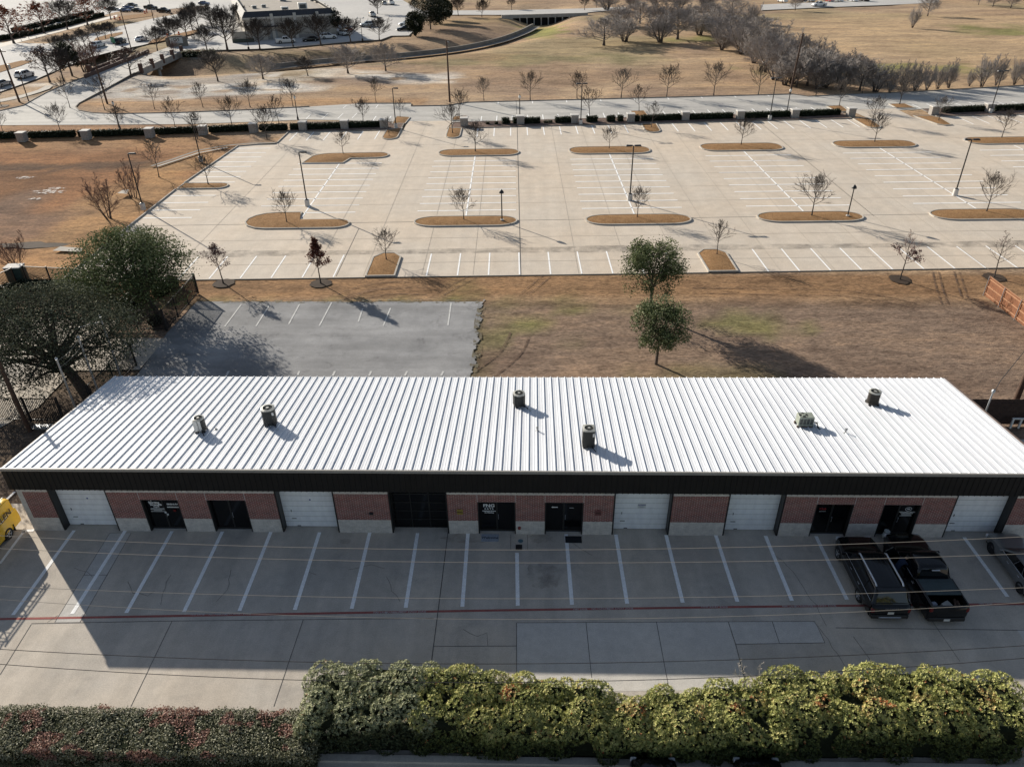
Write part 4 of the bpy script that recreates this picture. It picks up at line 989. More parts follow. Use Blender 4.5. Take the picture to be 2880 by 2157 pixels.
# ------------------------------------------------------------------ condensers and vents on the roof
def roof_at(u, v):
    z = 4.2
    for _ in range(8):
        p = at(u, v, z); z = roof_z(p.y)
    return Vector((p.x, p.y, z))
def octo(hw, c): return [(hw-c, -hw), (hw, -hw+c), (hw, hw-c), (hw-c, hw), (-hw+c, hw), (-hw, hw-c), (-hw, -hw+c), (-hw+c, -hw)]
def condenser(label, u, v, hw, ht, body, topm, shape='square', rz=0.0, panel=None, pipes=1, badge=None):
    p = roof_at(u, v); t = thing('air_conditioner', label, 'air conditioner', p, rz, 'condenser units on the white roof')
    c = {'square': .06, 'soft': .18, 'round': hw*.55}[shape]
    zb = .16
    pl = octo(hw, c) if shape != 'round' else [(hw*math.cos(2*PI*k/20), hw*math.sin(2*PI*k/20)) for k in range(20)]
    core = MB(); core.prism([(x*.93, y*.93) for x, y in pl], zb+.03, zb+ht-.04); bo = core.build('coil', 'black_hole', t)
    lv = MB()                                                    # louvred grille: thin slats all round
    per = pl+[pl[0]]
    for (xa, ya), (xb, yb) in zip(per[:-1], per[1:]):
        d = math.hypot(xb-xa, yb-ya); k = max(2, int(d/.05))
        for i in range(k):
            f0, f1 = (i+.12)/k, (i+.62)/k
            A = (xa+(xb-xa)*f0, ya+(yb-ya)*f0); Bq = (xa+(xb-xa)*f1, ya+(yb-ya)*f1)
            lv.quad((*A, zb+.04), (*Bq, zb+.04), (*Bq, zb+ht-.05), (*A, zb+ht-.05))
    lv.build('grille', body, t)
    fr = MB(); fr.prism([(x*1.01, y*1.01) for x, y in pl], zb-.02, zb+.035); fr.build('base_pan', body, t)
    tp = MB(); r = hw*.74; nn = 24                               # top with round fan opening
    out = []
    for k in range(nn):
        a = 2*PI*k/nn; dx, dy = math.cos(a), math.sin(a)
        if shape == 'round': s = hw
        else:
            s = hw/max(abs(dx), abs(dy)); s = min(s, (2*hw-c)/(abs(dx)+abs(dy)))
        out.append((dx*s*1.01, dy*s*1.01))
    zt = zb+ht
    tp.add([(*q, zt-.05) for q in out]+[(*q, zt) for q in out]+[(r*math.cos(2*PI*k/nn), r*math.sin(2*PI*k/nn), zt+.03) for k in range(nn)]+[(r*.97*math.cos(2*PI*k/nn), r*.97*math.sin(2*PI*k/nn), zt-.12) for k in range(nn)],
           [(j*nn+k, j*nn+(k+1) % nn, (j+1)*nn+(k+1) % nn, (j+1)*nn+k) for j in range(3) for k in range(nn)])
    tp.build('top_cover', topm, t)
    MB().lathe([(0, zt-.125), (r*.98, zt-.122)], 20, cap=False).build('fan_well', 'black_hole', t)
    fn = MB()
    for k in range(3):
        a = 2*PI*k/3+.4
        fn.add([(r*.2*math.cos(a), r*.2*math.sin(a), zt-.07), (r*.9*math.cos(a-.3), r*.9*math.sin(a-.3), zt-.05), (r*.92*math.cos(a+.45), r*.92*math.sin(a+.45), zt-.1), (r*.2*math.cos(a+.9), r*.2*math.sin(a+.9), zt-.1)], [(0, 1, 2, 3)])
    fn.build('fan', 'hvac_dark', t)
    gd = MB(); gd.lathe([(0, zt+.03), (r*.3, zt+.03), (r*.3, zt), (0, zt)], 14)
    for k in range(12): a = 2*PI*k/12; gd.tube([(r*.25*math.cos(a), r*.25*math.sin(a), zt+.02), (r*math.cos(a), r*math.sin(a), zt+.03)], .006, 3)
    gd.build('fan_guard', 'hvac_grey', t)
    if panel:
        m = MB(); m.box(-hw*.55, hw*.5, -hw*1.03-.0, -hw*.99, zb+.04, zb+ht-.05) if shape != 'round' else m.box(-hw*.8, hw*.5, -hw*.985, -hw*.84, zb+.03, zb+ht-.05)
        m.build('access_panel', panel, t)
    if badge: MB().box(hw*.55, hw*.85, -hw*1.045, -hw*1.005, zb+ht*.66, zb+ht*.86).build('rating_label', badge, t)
    lg = MB()
    for sx in (-1, 1):
        for sy in (-1, 1): lg.box(sx*hw*.7-.06, sx*hw*.7+.06, sy*hw*.7-.06, sy*hw*.7+.06, -.06+(0 if sy > 0 else 0), zb-.02)
    split_build(lg, 'mounting_foot', 'black_metal', t)
    if pipes:
        pp = MB(); pp.tube([(hw*.5, -hw, zb+.12), (hw*.6, -hw-.12, zb+.06), (hw*.95, -hw-.26, .12), (hw*1.2, -hw-.42, .02)], .03, 6); pp.tube([(-hw*.2, -hw, zb+.1), (-hw*.1, -hw-.16, .1), (hw*.5, -hw-.3, .06), (hw*1.3, -hw-.5, .05)], .016, 5)
        split_build(pp, 'refrigerant_pipe', 'rubber', t)
        bx = MB().cbox(hw*1.12, hw*1.3, -hw-.6, -hw-.42, -.02, .16, .01); bx.build('flashing_boot', 'hvac_white', t)
    return t
condenser('small round grey condenser with pale front panel, leftmost on the white roof', 567, 1212, .33, .80, 'hvac_dark', 'hvac_grey', 'round', .1, 'hvac_white')
condenser('large square dark condenser with light top cover, second from the left on the roof', 762, 1192, .39, 1.02, 'hvac_dark', 'hvac_grey', 'soft', .25, None, 1, 'plate_white')
condenser('dark square condenser standing furthest back near the middle of the roof', 1460, 1141, .36, .80, 'hvac_dark', 'hvac_grey', 'soft', .35)
condenser('tall slim dark condenser with white rating label, nearest the front eave', 1654, 1254, .35, 1.10, 'hvac_dark', 'hvac_grey', 'square', .02, None, 1, 'plate_white')
condenser('squat brown eight sided condenser, rightmost on the white roof', 2452, 1136, .37, .78, 'hvac_brown', 'hvac_grey', 'round', .0, None, 0)
# the low wide green one
p = roof_at(2260, 1196); t = thing('air_conditioner', 'low wide greenish grey condenser with four grille openings in its side', 'air conditioner', p, .0, 'condenser units on the white roof')
hx, hy, z0, z1 = .44, .30, .16, .74
MB().cbox(-hx, hx, -hy, hy, z0, z1, .015).build('cabinet', 'hvac_green', t)
gr = MB()
for k in range(4): gr.box(-hx+.06+k*.2, -hx+.22+k*.2, -hy-.006, -hy-.002, z0+.1, z1-.1)
split_build(gr, 'grille', 'hvac_dark', t)
fw = MB(); fw.lathe([(0, z1+.004), (.26, z1+.004)], 20, (-.14, 0, 0), cap=False); fw.build('fan_well', 'black_hole', t)
fg = MB(); fg.lathe([(0, z1+.03), (.09, z1+.03), (.1, z1+.006)], 12, (-.14, 0, 0), cap=False)
for k in range(4): a = PI/4+k*PI/2; fg.add([(-.14+.08*math.cos(a-.3), .08*math.sin(a-.3), z1+.012), (-.14+.25*math.cos(a-.32), .25*math.sin(a-.32), z1+.012), (-.14+.25*math.cos(a+.32), .25*math.sin(a+.32), z1+.012), (-.14+.08*math.cos(a+.3), .08*math.sin(a+.3), z1+.012)], [(0, 1, 2, 3)])
fg.build('fan', 'hvac_green', t)
split_build(MB().box(-hx-.06, hx, -hy, -hy+.1, -.04, z0-.002).box(-hx-.06, hx, hy-.1, hy, -.04, z0-.002), 'mounting_foot', 'brown_trim', t)
pp = MB()
for k in range(3): pp.tube([(hx-.03, -hy+.05+.05*k, z0+.25), (hx+.18, -hy-.05+.03*k, z0+.3-.07*k), (hx+.2+.08*k, -hy-.2, .06), (hx+.45, -hy-.1-.06*k, .04)], .022, 6)
split_build(pp, 'refrigerant_pipe', 'rubber', t)
for i, (u, v, h, lab) in enumerate(((607, 1208, .12, 'short dark pipe vent right of the small round condenser'), (1511, 1212, .22, 'grey pipe vent in the middle of the white roof'), (2377, 1218, .24, 'grey pipe vent right of the low green condenser'))):
    p = roof_at(u, v); t = thing('roof_vent', lab, 'roof vent', p, 0, 'pipe vents on the white roof')
    MB().lathe([(.12, -.02), (.10, .03), (.05, .05), (.045, h), (0, h)], 12).build('pipe', 'grey_metal', t, smooth=True)
    if i: MB().lathe([(.03, h), (.09, h+.03), (.09, h+.06), (0, h+.1)], 10).build('cap', 'grey_metal', t, smooth=True)
# mats and covers in front of the doors
p = at(1375, 1500, 0)
t = thing('doormat', 'pale grey welcome mat with dark lettering at the shop door', 'doormat', (-2.38, 31.28, .012)); m = MB().cbox(-.5, .5, -.3, .3, 0, .014, .005).build('mat', 'mat_grey', t)
text('lettering', 'Welcome', .24, (0, 0, .018), (0, 0, 0), 'black_letter', t, bold=.004)
t = thing('doormat', 'plain black doormat at the door with the white arrow', 'doormat', (2.37, 31.2, .012)); MB().cbox(-.47, .47, -.27, .27, 0, .014, .005).build('mat', 'mat_black', t)
tag(MB().obox(-.72, 30.55, .01, .022, .36, .42, 0).build('drain_grate', 'black_metal'), 'dark rectangular drain cover in the pavement before the brick wall', 'drain cover')
o = MB().lathe([(0, .0), (.14, .0), (.15, .012), (0, .014)], 16, (-.63, 31.05, .008)).build('valve_cover', 'cover_blue'); tag(o, 'round bluish valve cover in the pavement by the wall', 'valve cover')
# ------------------------------------------------------------------ vegetation
def rot_about(v, ax, a): return Matrix.Rotation(a, 3, ax) @ v
def bare_tree(seed, H=5.0, spread=1.6, clear=.32, trunk_r=.075, limbs=16, subs=6, twigs=5, up=.85, stems=1, tw=.010, curve=.25, lean=0.0, taper_top=.5):
    """leafless tree: returns trunk and crown MBs and the twig tips"""
    rg = random.Random(seed); T, K = MB(), MB(); tips = []
    U = lambda a, b: rg.uniform(a, b)
    for s in range(stems):
        a0 = 2*PI*s/stems+U(-.4, .4); off = 0 if stems == 1 else U(.05, .35)
        base = Vector((math.cos(a0)*off, math.sin(a0)*off, -.12))
        tilt = lean if stems == 1 else U(.12, .42)
        d = Vector((math.cos(a0)*tilt, math.sin(a0)*tilt, 1)).normalized()
        n = 8; pts = [base]; p = base.copy(); dd = d.copy(); hh = H*(1 if stems == 1 else U(.75, 1.0))
        for i in range(n):
            dd = (dd+Vector((U(-.07, .07), U(-.07, .07), .05))).normalized(); p = p+dd*(hh*.92/n); pts.append(p.copy())
        rr = [trunk_r*(1.25 if i == 0 else 1)*(1-.86*(i/n)**.8) for i in range(n+1)]
        T.tube(pts, rr, 6 if stems == 1 else 5)
        for l in range(limbs):
            f = clear+(1-clear)*((l+.5)/limbs)**.92; f = min(f, .985)
            k = f*n; i = min(int(k), n-1); q = pts[i].lerp(pts[i+1], k-i); r0 = rr[i]*.55
            az = l*2.399+U(-.35, .35)
            g = (f-clear)/(1-clear)
            ll = spread*(1-.62*g)*U(.75, 1.12)*(.72+.56*math.sin(PI*min(1, g*1.1+.18)))
            el = up*(.55+.6*g)+U(-.12, .12)
            ld = Vector((math.cos(az)*math.cos(el), math.sin(az)*math.cos(el), math.sin(el)))
            lp = [q]; c = q.copy(); m = 4
            for j in range(m):
                ld = (ld+Vector((U(-.16, .16), U(-.16, .16), U(.0, curve)))).normalized(); c = c+ld*(ll/m); lp.append(c.copy())
            lr = [max(tw*.8, r0*(1-.8*j/m)) for j in range(m+1)]
            K.tube(lp, lr, 4, False); tips.append(lp[-1])
            for b in range(subs):
                fb = .22+.78*(b+U(.2, .9))/subs; kk = min(fb, .99)*m; j = int(kk); bp = lp[j].lerp(lp[j+1], kk-j)
                base_d = (lp[j+1]-lp[j]).normalized()
                perp = base_d.orthogonal().normalized(); perp = rot_about(perp, base_d, U(0, 2*PI))
                bd = (base_d*U(.5, .9)+perp*U(.55, .95)+Vector((0, 0, .28))).normalized(); bl = ll*(1.05-.5*fb)*U(.38, .6)
                q1 = bp+bd*bl*.5; q2 = q1+(bd+Vector((U(-.25, .25), U(-.25, .25), .15))).normalized()*bl*.5
                K.tube([bp, q1, q2], [tw*1.05, tw*.8, tw*.45], 3, False); tips.append(q2)
                for t in range(twigs):
                    ft = U(.15, 1.0); tp = bp.lerp(q1, ft*2) if ft < .5 else q1.lerp(q2, ft*2-1)
                    td = (bd+Vector((U(-.9, .9), U(-.9, .9), U(-.3, .7)))).normalized(); te = tp+td*bl*U(.35, .65)
                    K.tube([tp, te], [tw*.6, tw*.35], 3, False); tips.append(te)
    return T, K, tips
def leaf_cards(pts, size, rg, aspect=.55, up=.35, shade=None):
    """one small bent quad per point, random facing; returns arrays"""
    n = len(pts); P = np.asarray(pts, dtype=float)
    nrm = rg.normal(size=(n, 3)); nrm[:, 2] = np.abs(nrm[:, 2])+up; nrm /= np.linalg.norm(nrm, axis=1)[:, None]
    t = rg.normal(size=(n, 3)); t -= (t*nrm).sum(1)[:, None]*nrm; t /= np.linalg.norm(t, axis=1)[:, None]
    b = np.cross(nrm, t); s = (size*rg.uniform(.65, 1.35, n))[:, None]
    V = np.stack([P-t*s*.5, P-b*s*aspect*.5+nrm*s*.06, P+t*s*.5, P+b*s*aspect*.5+nrm*s*.06], 1).reshape(-1, 3)
    F = np.arange(n*4).reshape(n, 4)
    ti = np.clip(rg.beta(2.2, 2.2, n) if shade is None else shade, 0, 1)
    return V, F, np.repeat(ti, 4)
def tree_proto(kind, seed, trunk_mat='bark', twig_mat='twig', leaf=None, **kw):
    T, K, tips = bare_tree(seed, **kw)
    root = bpy.data.objects.new(kind, None); C.objects.link(root)
    T.build('trunk', trunk_mat, root, smooth=True); K.build('branches', twig_mat, root)
    if leaf:
        mat, per, size, keep, zmax = leaf; rg = np.random.default_rng(seed); P = []
        for q in tips:
            if rg.random() < keep and (zmax is None or q.z < zmax):
                for _ in range(per): P.append((q.x+rg.normal()*.12, q.y+rg.normal()*.12, q.z+rg.normal()*.1))
        V, F, ti = leaf_cards(P, size, rg); npmesh('leaves', V, F, mat, root, ti)
    return root
protos = {
 'young': [tree_proto('young_tree', 100+i, 'bark_grey', 'twig', H=4.6, spread=2.5, clear=.29, trunk_r=.085, limbs=20, subs=7, twigs=6, tw=.019) for i in range(4)],
 'spindly': [tree_proto('young_tree', 120+i, 'bark_grey', 'twig', H=4.4, spread=1.95, clear=.30, trunk_r=.06, limbs=15, subs=6, twigs=4, tw=.019, up=.9) for i in range(3)],
 'park': [tree_proto('bare_tree', 140+i, 'bark', 'twig', H=7.0, spread=3.7, clear=.24, trunk_r=.17, limbs=28, subs=11, twigs=13, tw=.024, up=.75) for i in range(3)],
 'dome': [tree_proto('bare_tree', 160+i, 'bark', 'twig_grey', H=6.5, spread=3.8, clear=.14, trunk_r=.20, limbs=32, subs=11, twigs=13, tw=.024, up=.55) for i in range(2)],
 'brush': [tree_proto('brush_tree', 180+i, 'bark', 'twig_grey', H=7.5, spread=2.2, clear=.06, trunk_r=.085, limbs=14, subs=7, twigs=8, tw=.017, up=1.05, stems=8) for i in range(3)],
 'shrub': [tree_proto('bare_shrub', 200+i, 'bark_grey', 'twig_red', H=4.0, spread=1.3, clear=.12, trunk_r=.045, limbs=12, subs=5, twigs=4, tw=.014, up=1.0, stems=5) for i in range(2)],
 'rust': [tree_proto('oak_tree', 220+i, 'bark', 'twig_red', ('rust_leaf', 3, .36, .55, None), H=7.5, spread=3.8, clear=.22, trunk_r=.2, limbs=20, subs=7, twigs=5, tw=.02, up=.6) for i in range(2)],
 'brown': [tree_proto('oak_tree', 240+i, 'bark', 'twig', ('brown_leaf', 2, .30, .5, None), H=6.5, spread=3.6, clear=.24, trunk_r=.18, limbs=20, subs=7, twigs=5, tw=.02, up=.55) for i in range(2)],
}
def plant(kind, i, u, v, vtop, label, cat='tree', group=None, sx=1.0, rz=None, ht=None, base=None, hmax=20):
    src = protos[kind][i % len(protos[kind])]
    p = base or at(u, v); h = ht or max(1.5, min(hmax, height_at(u, vtop, p)))
    key = [c for c in src.children if c.name.startswith(('branches'))][0]
    top = src.get('_h') or max(w[2] for w in key.bound_box); src['_h'] = top
    k = h/top; rg = random.Random(int(u*7+v*13))
    o = dup(src, p, rz if rz is not None else rg.uniform(0, 6.28), label, group, (k*sx*rg.uniform(.92, 1.08), k*sx*rg.uniform(.92, 1.08), k))
    o['category'] = cat
    if '_h' in o.keys(): del o['_h']
    return o
def clean_protos():
    for l in protos.values():
        for s in l: drop(s)
def mulch_ring(p, r=.75, seed=0):
    rg = random.Random(seed); struct(MB().poly([(p.x+math.cos(2*PI*k/20)*r*rg.uniform(.85, 1.1), p.y+math.sin(2*PI*k/20)*r*rg.uniform(.85, 1.1), p.z+.015+(.2 if p.z > .05 else 0)) for k in range(20)]).build('mulch_ring', 'mulch'))
G1 = 'bare street trees along the north drive'; G2 = 'bare trees on the parking lot islands'; G3 = 'young trees by the detention basin'; G4 = 'bare trees around the far store lot'; G5 = 'trees along the avenue'; G6 = 'trees of the bare thicket'; G7 = 'trees beyond the creek road'
isl_z = lambda p: Vector((p.x, p.y, .2))
for kind, i, u, v, vt, lab in (
 ('young', 0, 1337, 430, 334, 'bare tree on the long upper island below the drive entrance gap'),
 ('young', 1, 1713, 421, 350, 'bare tree on the upper island behind the twin headed lamp in mid lot'),
 ('young', 2, 2084, 411, 322, 'bare upright tree on the upper island right of mid lot'),
 ('young', 3, 2459, 403, 312, 'spreading bare tree on the upper island just below the right hedge end'),
 ('young', 0, 2816, 391, 300, 'leaning bare tree on the rightmost upper island'),
 ('young', 1, 966, 436, 362, 'bare tree on the L shaped upper island'),
 ('young', 2, 1305, 622, 519, 'dense bare tree beside a short lantern on the lower island left of centre'),
 ('young', 3, 1792, 615, 521, 'bare tree on the lower island just below the twin headed lamp'),
 ('young', 0, 2282, 611, 481, 'tallest bare tree on the lower island with a short lantern, right of centre'),
 ('young', 1, 2773, 599, 472, 'bare tree with swept branches on the rightmost lower island'),
 ('young', 2, 807, 629, 529, 'bare tree on the L shaped lower island'),
 ('young', 3, 1087, 735, 640, 'squat bare tree in a mulch ring on the near row island, left of centre'),
 ('spindly', 0, 2016, 720, 616, 'thin bare tree on the near row island right of the middle evergreens'),
 ('spindly', 1, 1095, 386, 326, 'small bare tree in a mulch ring on the island left of the entrance gap'),
 ('young', 0, 1273, 378, 286, 'taller bare tree on the island right of the entrance gap'),
 ('spindly', 2, 1832, 361, 284, 'bare tree on the island that juts from the middle of the hedge row'),
 ('young', 1, 2453, 348, 262, 'bare tree on the island at the right end of the middle hedge row'),
 ('young', 2, 2639, 343, 262, 'bare tree on the island at the left end of the right hedge row'),
 ('young', 3, 587, 523, 430, 'bare tree on the small island jutting from the left lot edge')):
    b = at(u, v); b = isl_z(b); o = plant(kind, i, u, v, vt, lab, group=G2, base=b)
    if u in (1087, 1095): mulch_ring(at(u, v), .95 if u == 1087 else 1.1, u)
for kind, i, u, v, vt, lab in (
 ('spindly', 0, 1058, 289, 213, 'thin bare tree on the grass edge left of the wooden pole in mid field'),
 ('young', 1, 1022, 348, 268, 'bare tree standing at the right end of the left hedge row'),
 ('spindly', 2, 1126, 333, 275, 'bare tree on the small drive island left of the entrance gap'),
 ('young', 2, 1291, 329, 245, 'dense bare tree on the small drive island right of the entrance gap'),
 ('young', 0, 1361, 283, 210, 'bare tree on the field edge, first right of the wooden pole'),
 ('young', 3, 1491, 281, 195, 'bare tree on the field edge behind the white topped lantern'),
 ('young', 1, 1623, 277, 193, 'bare tree on the field edge behind a twin headed lamp'),
 ('spindly', 1, 1657, 336, 240, 'narrow bare tree beside the twin headed lamp in the hedge row'),
 ('young', 0, 1747, 275, 184, 'bare tree on the field edge, fourth right of the wooden pole'),
 ('spindly', 2, 1797, 317, 235, 'narrow bare tree on the small drive island in the middle'),
 ('young', 2, 1875, 272, 172, 'tall bare tree on the field edge, fifth right of the wooden pole'),
 ('young', 3, 2007, 269, 168, 'bare tree on the field edge, sixth right of the wooden pole'),
 ('young', 1, 2132, 267, 170, 'bare tree on the field edge at the left side of the thicket'),
 ('young', 0, 2295, 267, 190, 'pale trunked bare tree in front of the dark thicket'),
 ('young', 2, 2360, 301, 210, 'bare tree on the drive island at the right end of the middle hedge row'),
 ('young', 3, 2529, 297, 202, 'large bare tree on the drive island right of the thicket'),
 ('spindly', 0, 2425, 260, 180, 'thin bare tree on the drive edge at the thicket corner')):
    plant(kind, i, u, v, vt, lab, group=G1)
for kind, i, u, v, vt, lab in (
 ('spindly', 1, 9, 373, 305, 'bare tree behind the hedge at the far left edge of the picture'),
 ('young', 1, 171, 371, 283, 'bare tree behind the left hedge between the first two stone pillars'),
 ('young', 2, 336, 369, 288, 'bare tree hiding a white lantern behind the left hedge'),
 ('spindly', 0, 493, 362, 270, 'bare tree behind the left hedge near the third stone pillar'),
 ('young', 3, 653, 356, 266, 'bare tree behind the left hedge between the fourth and fifth stone pillars'),
 ('spindly', 2, 786, 354, 263, 'bare tree beside the white topped lantern at the drive'),
 ('spindly', 0, 197, 304, 212, 'thin bare tree on the grass corner where the drive bends to the bridge'),
 ('spindly', 1, 295, 309, 205, 'leaning bare tree beside the tall wooden pole by the drive bend'),
 ('spindly', 2, 435, 307, 232, 'bare tree in front of the pale silt patch, first right of the drive bend'),
 ('young', 0, 571, 302, 224, 'bare tree in front of the pale silt patch, second right of the drive bend'),
 ('young', 1, 704, 302, 216, 'bare tree in front of the pale silt patch, third right of the drive bend'),
 ('young', 2, 824, 299, 212, 'bare tree beside the pale silt patch, right of the white lantern'),
 ('spindly', 1, 4, 299, 235, 'bare tree cut by the left edge near the drive bend'),
 ('young', 3, 751, 392, 292, 'bare tree leaning over the kerb at the upper left lot corner'),
 ('young', 0, 556, 392, 308, 'twiggy bare tree at the hedge behind a black lamp post')):
    plant(kind, i, u, v, vt, lab, group=G1)
    if u == 4: mulch_ring(at(u, v), 1.4, 4)
for kind, i, u, v, vt, lab in (
 ('spindly', 0, 447, 498, 388, 'thin leaning tree on the grass bank above the lot edge'),
 ('shrub', 0, 373, 557, 455, 'pinkish multi stem tree beside the lamp on the grass bank'),
 ('shrub', 1, 306, 614, 488, 'larger pinkish multi stem tree above the big evergreen'),
 ('shrub', 0, 48, 760, 660, 'pinkish multi stem tree above the iron fence at the left edge')):
    plant(kind, i, u, v, vt, lab, group=G3)
for kind, i, u, v, vt, lab in (
 ('park', 0, 613, 228, 135, 'ragged bare tree on the creek bank nearest the bridge'),
 ('dome', 0, 740, 222, 150, 'rounded bare tree on the near creek bank'),
 ('park', 1, 866, 213, 152, 'small bushy bare tree on the near creek bank'),
 ('dome', 1, 979, 206, 122, 'low branching bare tree beside the creek flume'),
 ('dome', 0, 1085, 199, 116, 'widest low branching bare tree beside the creek flume'),
 ('park', 0, 903, 128, 32, 'bare tree at the lot edge in front of the white sport utility car'),
 ('park', 1, 987, 121, 40, 'bare tree at the lot edge before the store corner'),
 ('park', 2, 1067, 115, 44, 'bare tree right of the lamp at the store lot corner'),
 ('park', 2, 640, 143, 10, 'tallest dark bare tree at the lot edge beside the small walled enclosure'),
 ('park', 0, 731, 140, 45, 'leaning bare tree in front of the store door'),
 ('park', 1, 825, 133, 42, 'bare tree in front of the white pickup'),
 ('park', 2, 583, 144, 66, 'bare tree right of the stone monument sign'),
 ('park', 0, 480, 117, 42, 'bare tree behind the monument sign on its left'),
 ('park', 1, 494, 106, 46, 'second bare tree behind the monument sign'),
 ('park', 2, 527, 110, 22, 'bare tree behind the monument sign on its right'),
 ('park', 0, 542, 86, 12, 'bare tree further back behind the monument sign'),
 ('park', 1, 598, 80, 8, 'dark bare tree between the sign and the enclosure'),
 ('park', 2, 680, 85, 6, 'dark bare tree behind the walled enclosure'),
 ('park', 1, 443, 144, 66, 'bare tree on the verge at the bridge road corner'),
 ('shrub', 1, 489, 148, 105, 'small twiggy tree at the far bridge end'),
 ('park', 1, 556, 70, 0, 'bare tree on the avenue verge furthest behind the sign'),
 ('park', 0, 1062, 40, -20, 'bare tree in the small bed behind the store'),
 ('park', 2, 1166, 40, -6, 'bare tree behind the dark cedars')):
    plant(kind, i, u, v, vt, lab, group=G4, sx=1.22)
for kind, i, u, v, vt, lab in (
 ('rust', 0, 40, 123, 14, 'rust orange leaved tree at the far upper left'),
 ('rust', 1, 125, 95, 2, 'red leaved tree above the avenue, second from the upper left'),
 ('park', 0, 190, 84, -10, 'bare reddish tree above the avenue'),
 ('rust', 0, 247, 72, -12, 'sparse red tree above the avenue near the parked cars'),
 ('park', 1, 312, 56, -14, 'bare tree above the avenue beside the parked cars'),
 ('brown', 0, 141, 232, 120, 'brown leaved tree in front of the white sport utility car on the avenue'),
 ('park', 2, 179, 228, 128, 'bare tree on the avenue verge right of the brown leaved tree'),
 ('shrub', 1, 239, 200, 105, 'pale multi stem shrub tree at the brick wall by the avenue'),
 ('shrub', 0, 262, 190, 108, 'second multi stem shrub tree at the brick wall by the avenue'),
 ('brown', 1, 369, 217, 130, 'brown leaved tree overhanging the bridge end'),
 ('park', 0, 278, 114, 62, 'first small bare tree on the avenue median'),
 ('park', 1, 297, 110, 60, 'second small bare tree on the avenue median'),
 ('park', 2, 315, 104, 58, 'third small bare tree on the avenue median'),
 ('park', 0, 165, 152, 100, 'dark bare tree on the avenue median at its left end'),
 ('park', 1, 205, 146, 88, 'dark bare tree on the avenue median, next to the left end'),
 ('park', 2, 240, 134, 76, 'dark bare tree in the middle of the avenue median'),
 ('spindly', 0, 61, 117, 78, 'thin bare tree beside the far path, left one'),
 ('spindly', 1, 82, 111, 72, 'thin bare tree beside the far path, right one')):
    plant(kind, i, u, v, vt, lab, group=G5, sx=1.35)
for kind, i, u, v, vt, lab in (
 ('park', 0, 1289, 45, -12, 'bare tree on the bank at the left of the creek road'),
 ('park', 1, 1355, 48, -6, 'bare tree on the bank just left of the culvert'),
 ('park', 2, 1439, 29, -14, 'bare tree behind the culvert on its left'),
 ('park', 0, 1644, 29, -16, 'bare tree behind the culvert on its right'),
 ('park', 1, 1677, 22, -16, 'second bare tree behind the culvert on its right'),
 ('dome', 1, 2236, 30, -14, 'bare tree at the field road beside the white pickup'),
 ('brush', 0, 2566, 78, 12, 'pale twiggy bush alone in the upper right field'),
 ('dome', 0, 2609, 45, -20, 'dark spreading tree behind the pale bush in the upper right field'),
 ('dome', 1, 2752, 14, -30, 'bare tree at the top of the right field, left of three'),
 ('dome', 0, 2792, 20, -26, 'bare tree at the top of the right field, middle of three'),
 ('dome', 1, 2842, 24, -24, 'bare tree at the top of the right field, right of three')):
    plant(kind, i, u, v, vt, lab, group=G7)
# the thicket: each trunk clump its own tree
P_ = 'grey bare brush tree of the thicket, '
TH = [(1698, 127, 42, 'with low arching limbs at its left tip'), (1755, 116, 34, 'second from its left tip'), (1857, 119, 26, 'many stemmed, by open grass'), (1905, 110, 26, 'next right of the many stemmed one'),
 (1965, 98, 20, 'at the start of the bend'), (2010, 104, 26, 'just past the start of the bend'), (2050, 124, 38, 'at the left of the diagonal edge'), (2086, 152, 52, 'upper part of the diagonal edge'), (2120, 176, 72, 'middle of the diagonal edge'),
 (2152, 202, 90, 'lower part of the diagonal edge'), (2182, 224, 110, 'at the foot of the diagonal edge'), (2226, 234, 118, 'directly behind the tall pole'), (2270, 240, 128, 'in the darkest corner right of the tall pole'), (2318, 246, 140, 'right of the darkest corner'),
 (2368, 250, 146, 'behind the pale trunked tree'), (2418, 254, 160, 'near its right tip'), (2462, 257, 172, 'at its right tip'),
 (1740, 72, 4, 'back row, first from the left'), (1800, 66, 0, 'back row, second from the left'), (1862, 72, 0, 'back row, third from the left'), (1922, 66, 2, 'back row, fourth from the left'), (1984, 64, 4, 'back row, fifth from the left'),
 (2042, 80, 10, 'back row, sixth from the left'), (2094, 100, 24, 'back row behind the diagonal, top'), (2132, 124, 38, 'back row behind the diagonal, upper'), (2172, 152, 54, 'back row behind the diagonal, middle'),
 (2212, 176, 76, 'back row behind the diagonal, lower'), (2254, 198, 94, 'back row left of the tall pole top'), (2302, 212, 112, 'back row right of the tall pole top'), (2352, 224, 130, 'back row near the right tip'), (2400, 232, 146, 'last of the back row'),
 (1706, 28, -30, 'furthest back row, left'), (1774, 24, -30, 'furthest back row, left of middle'), (1842, 28, -30, 'furthest back row, middle'), (1910, 28, -26, 'furthest back row, right of middle'), (1984, 30, -24, 'furthest back row, right'), (2056, 46, -14, 'furthest back above the diagonal'), (2112, 66, 4, 'furthest back near the field'),
 (2030, 140, 60, 'small one on the grass before the diagonal edge'), (2240, 244, 160, 'low one at the foot of the tall pole'), (2205, 238, 150, 'low one left of the tall pole'), (2296, 250, 172, 'low one in the dark corner')]
for i, (u, v, vt, lab) in enumerate(TH): plant('brush' if i % 3 else 'dome', i, u, v, vt, P_+lab, group=G6, sx=(1.65 if i % 3 else 1.35)*(1.35 if u < 2060 else 1.0), hmax=12.5)
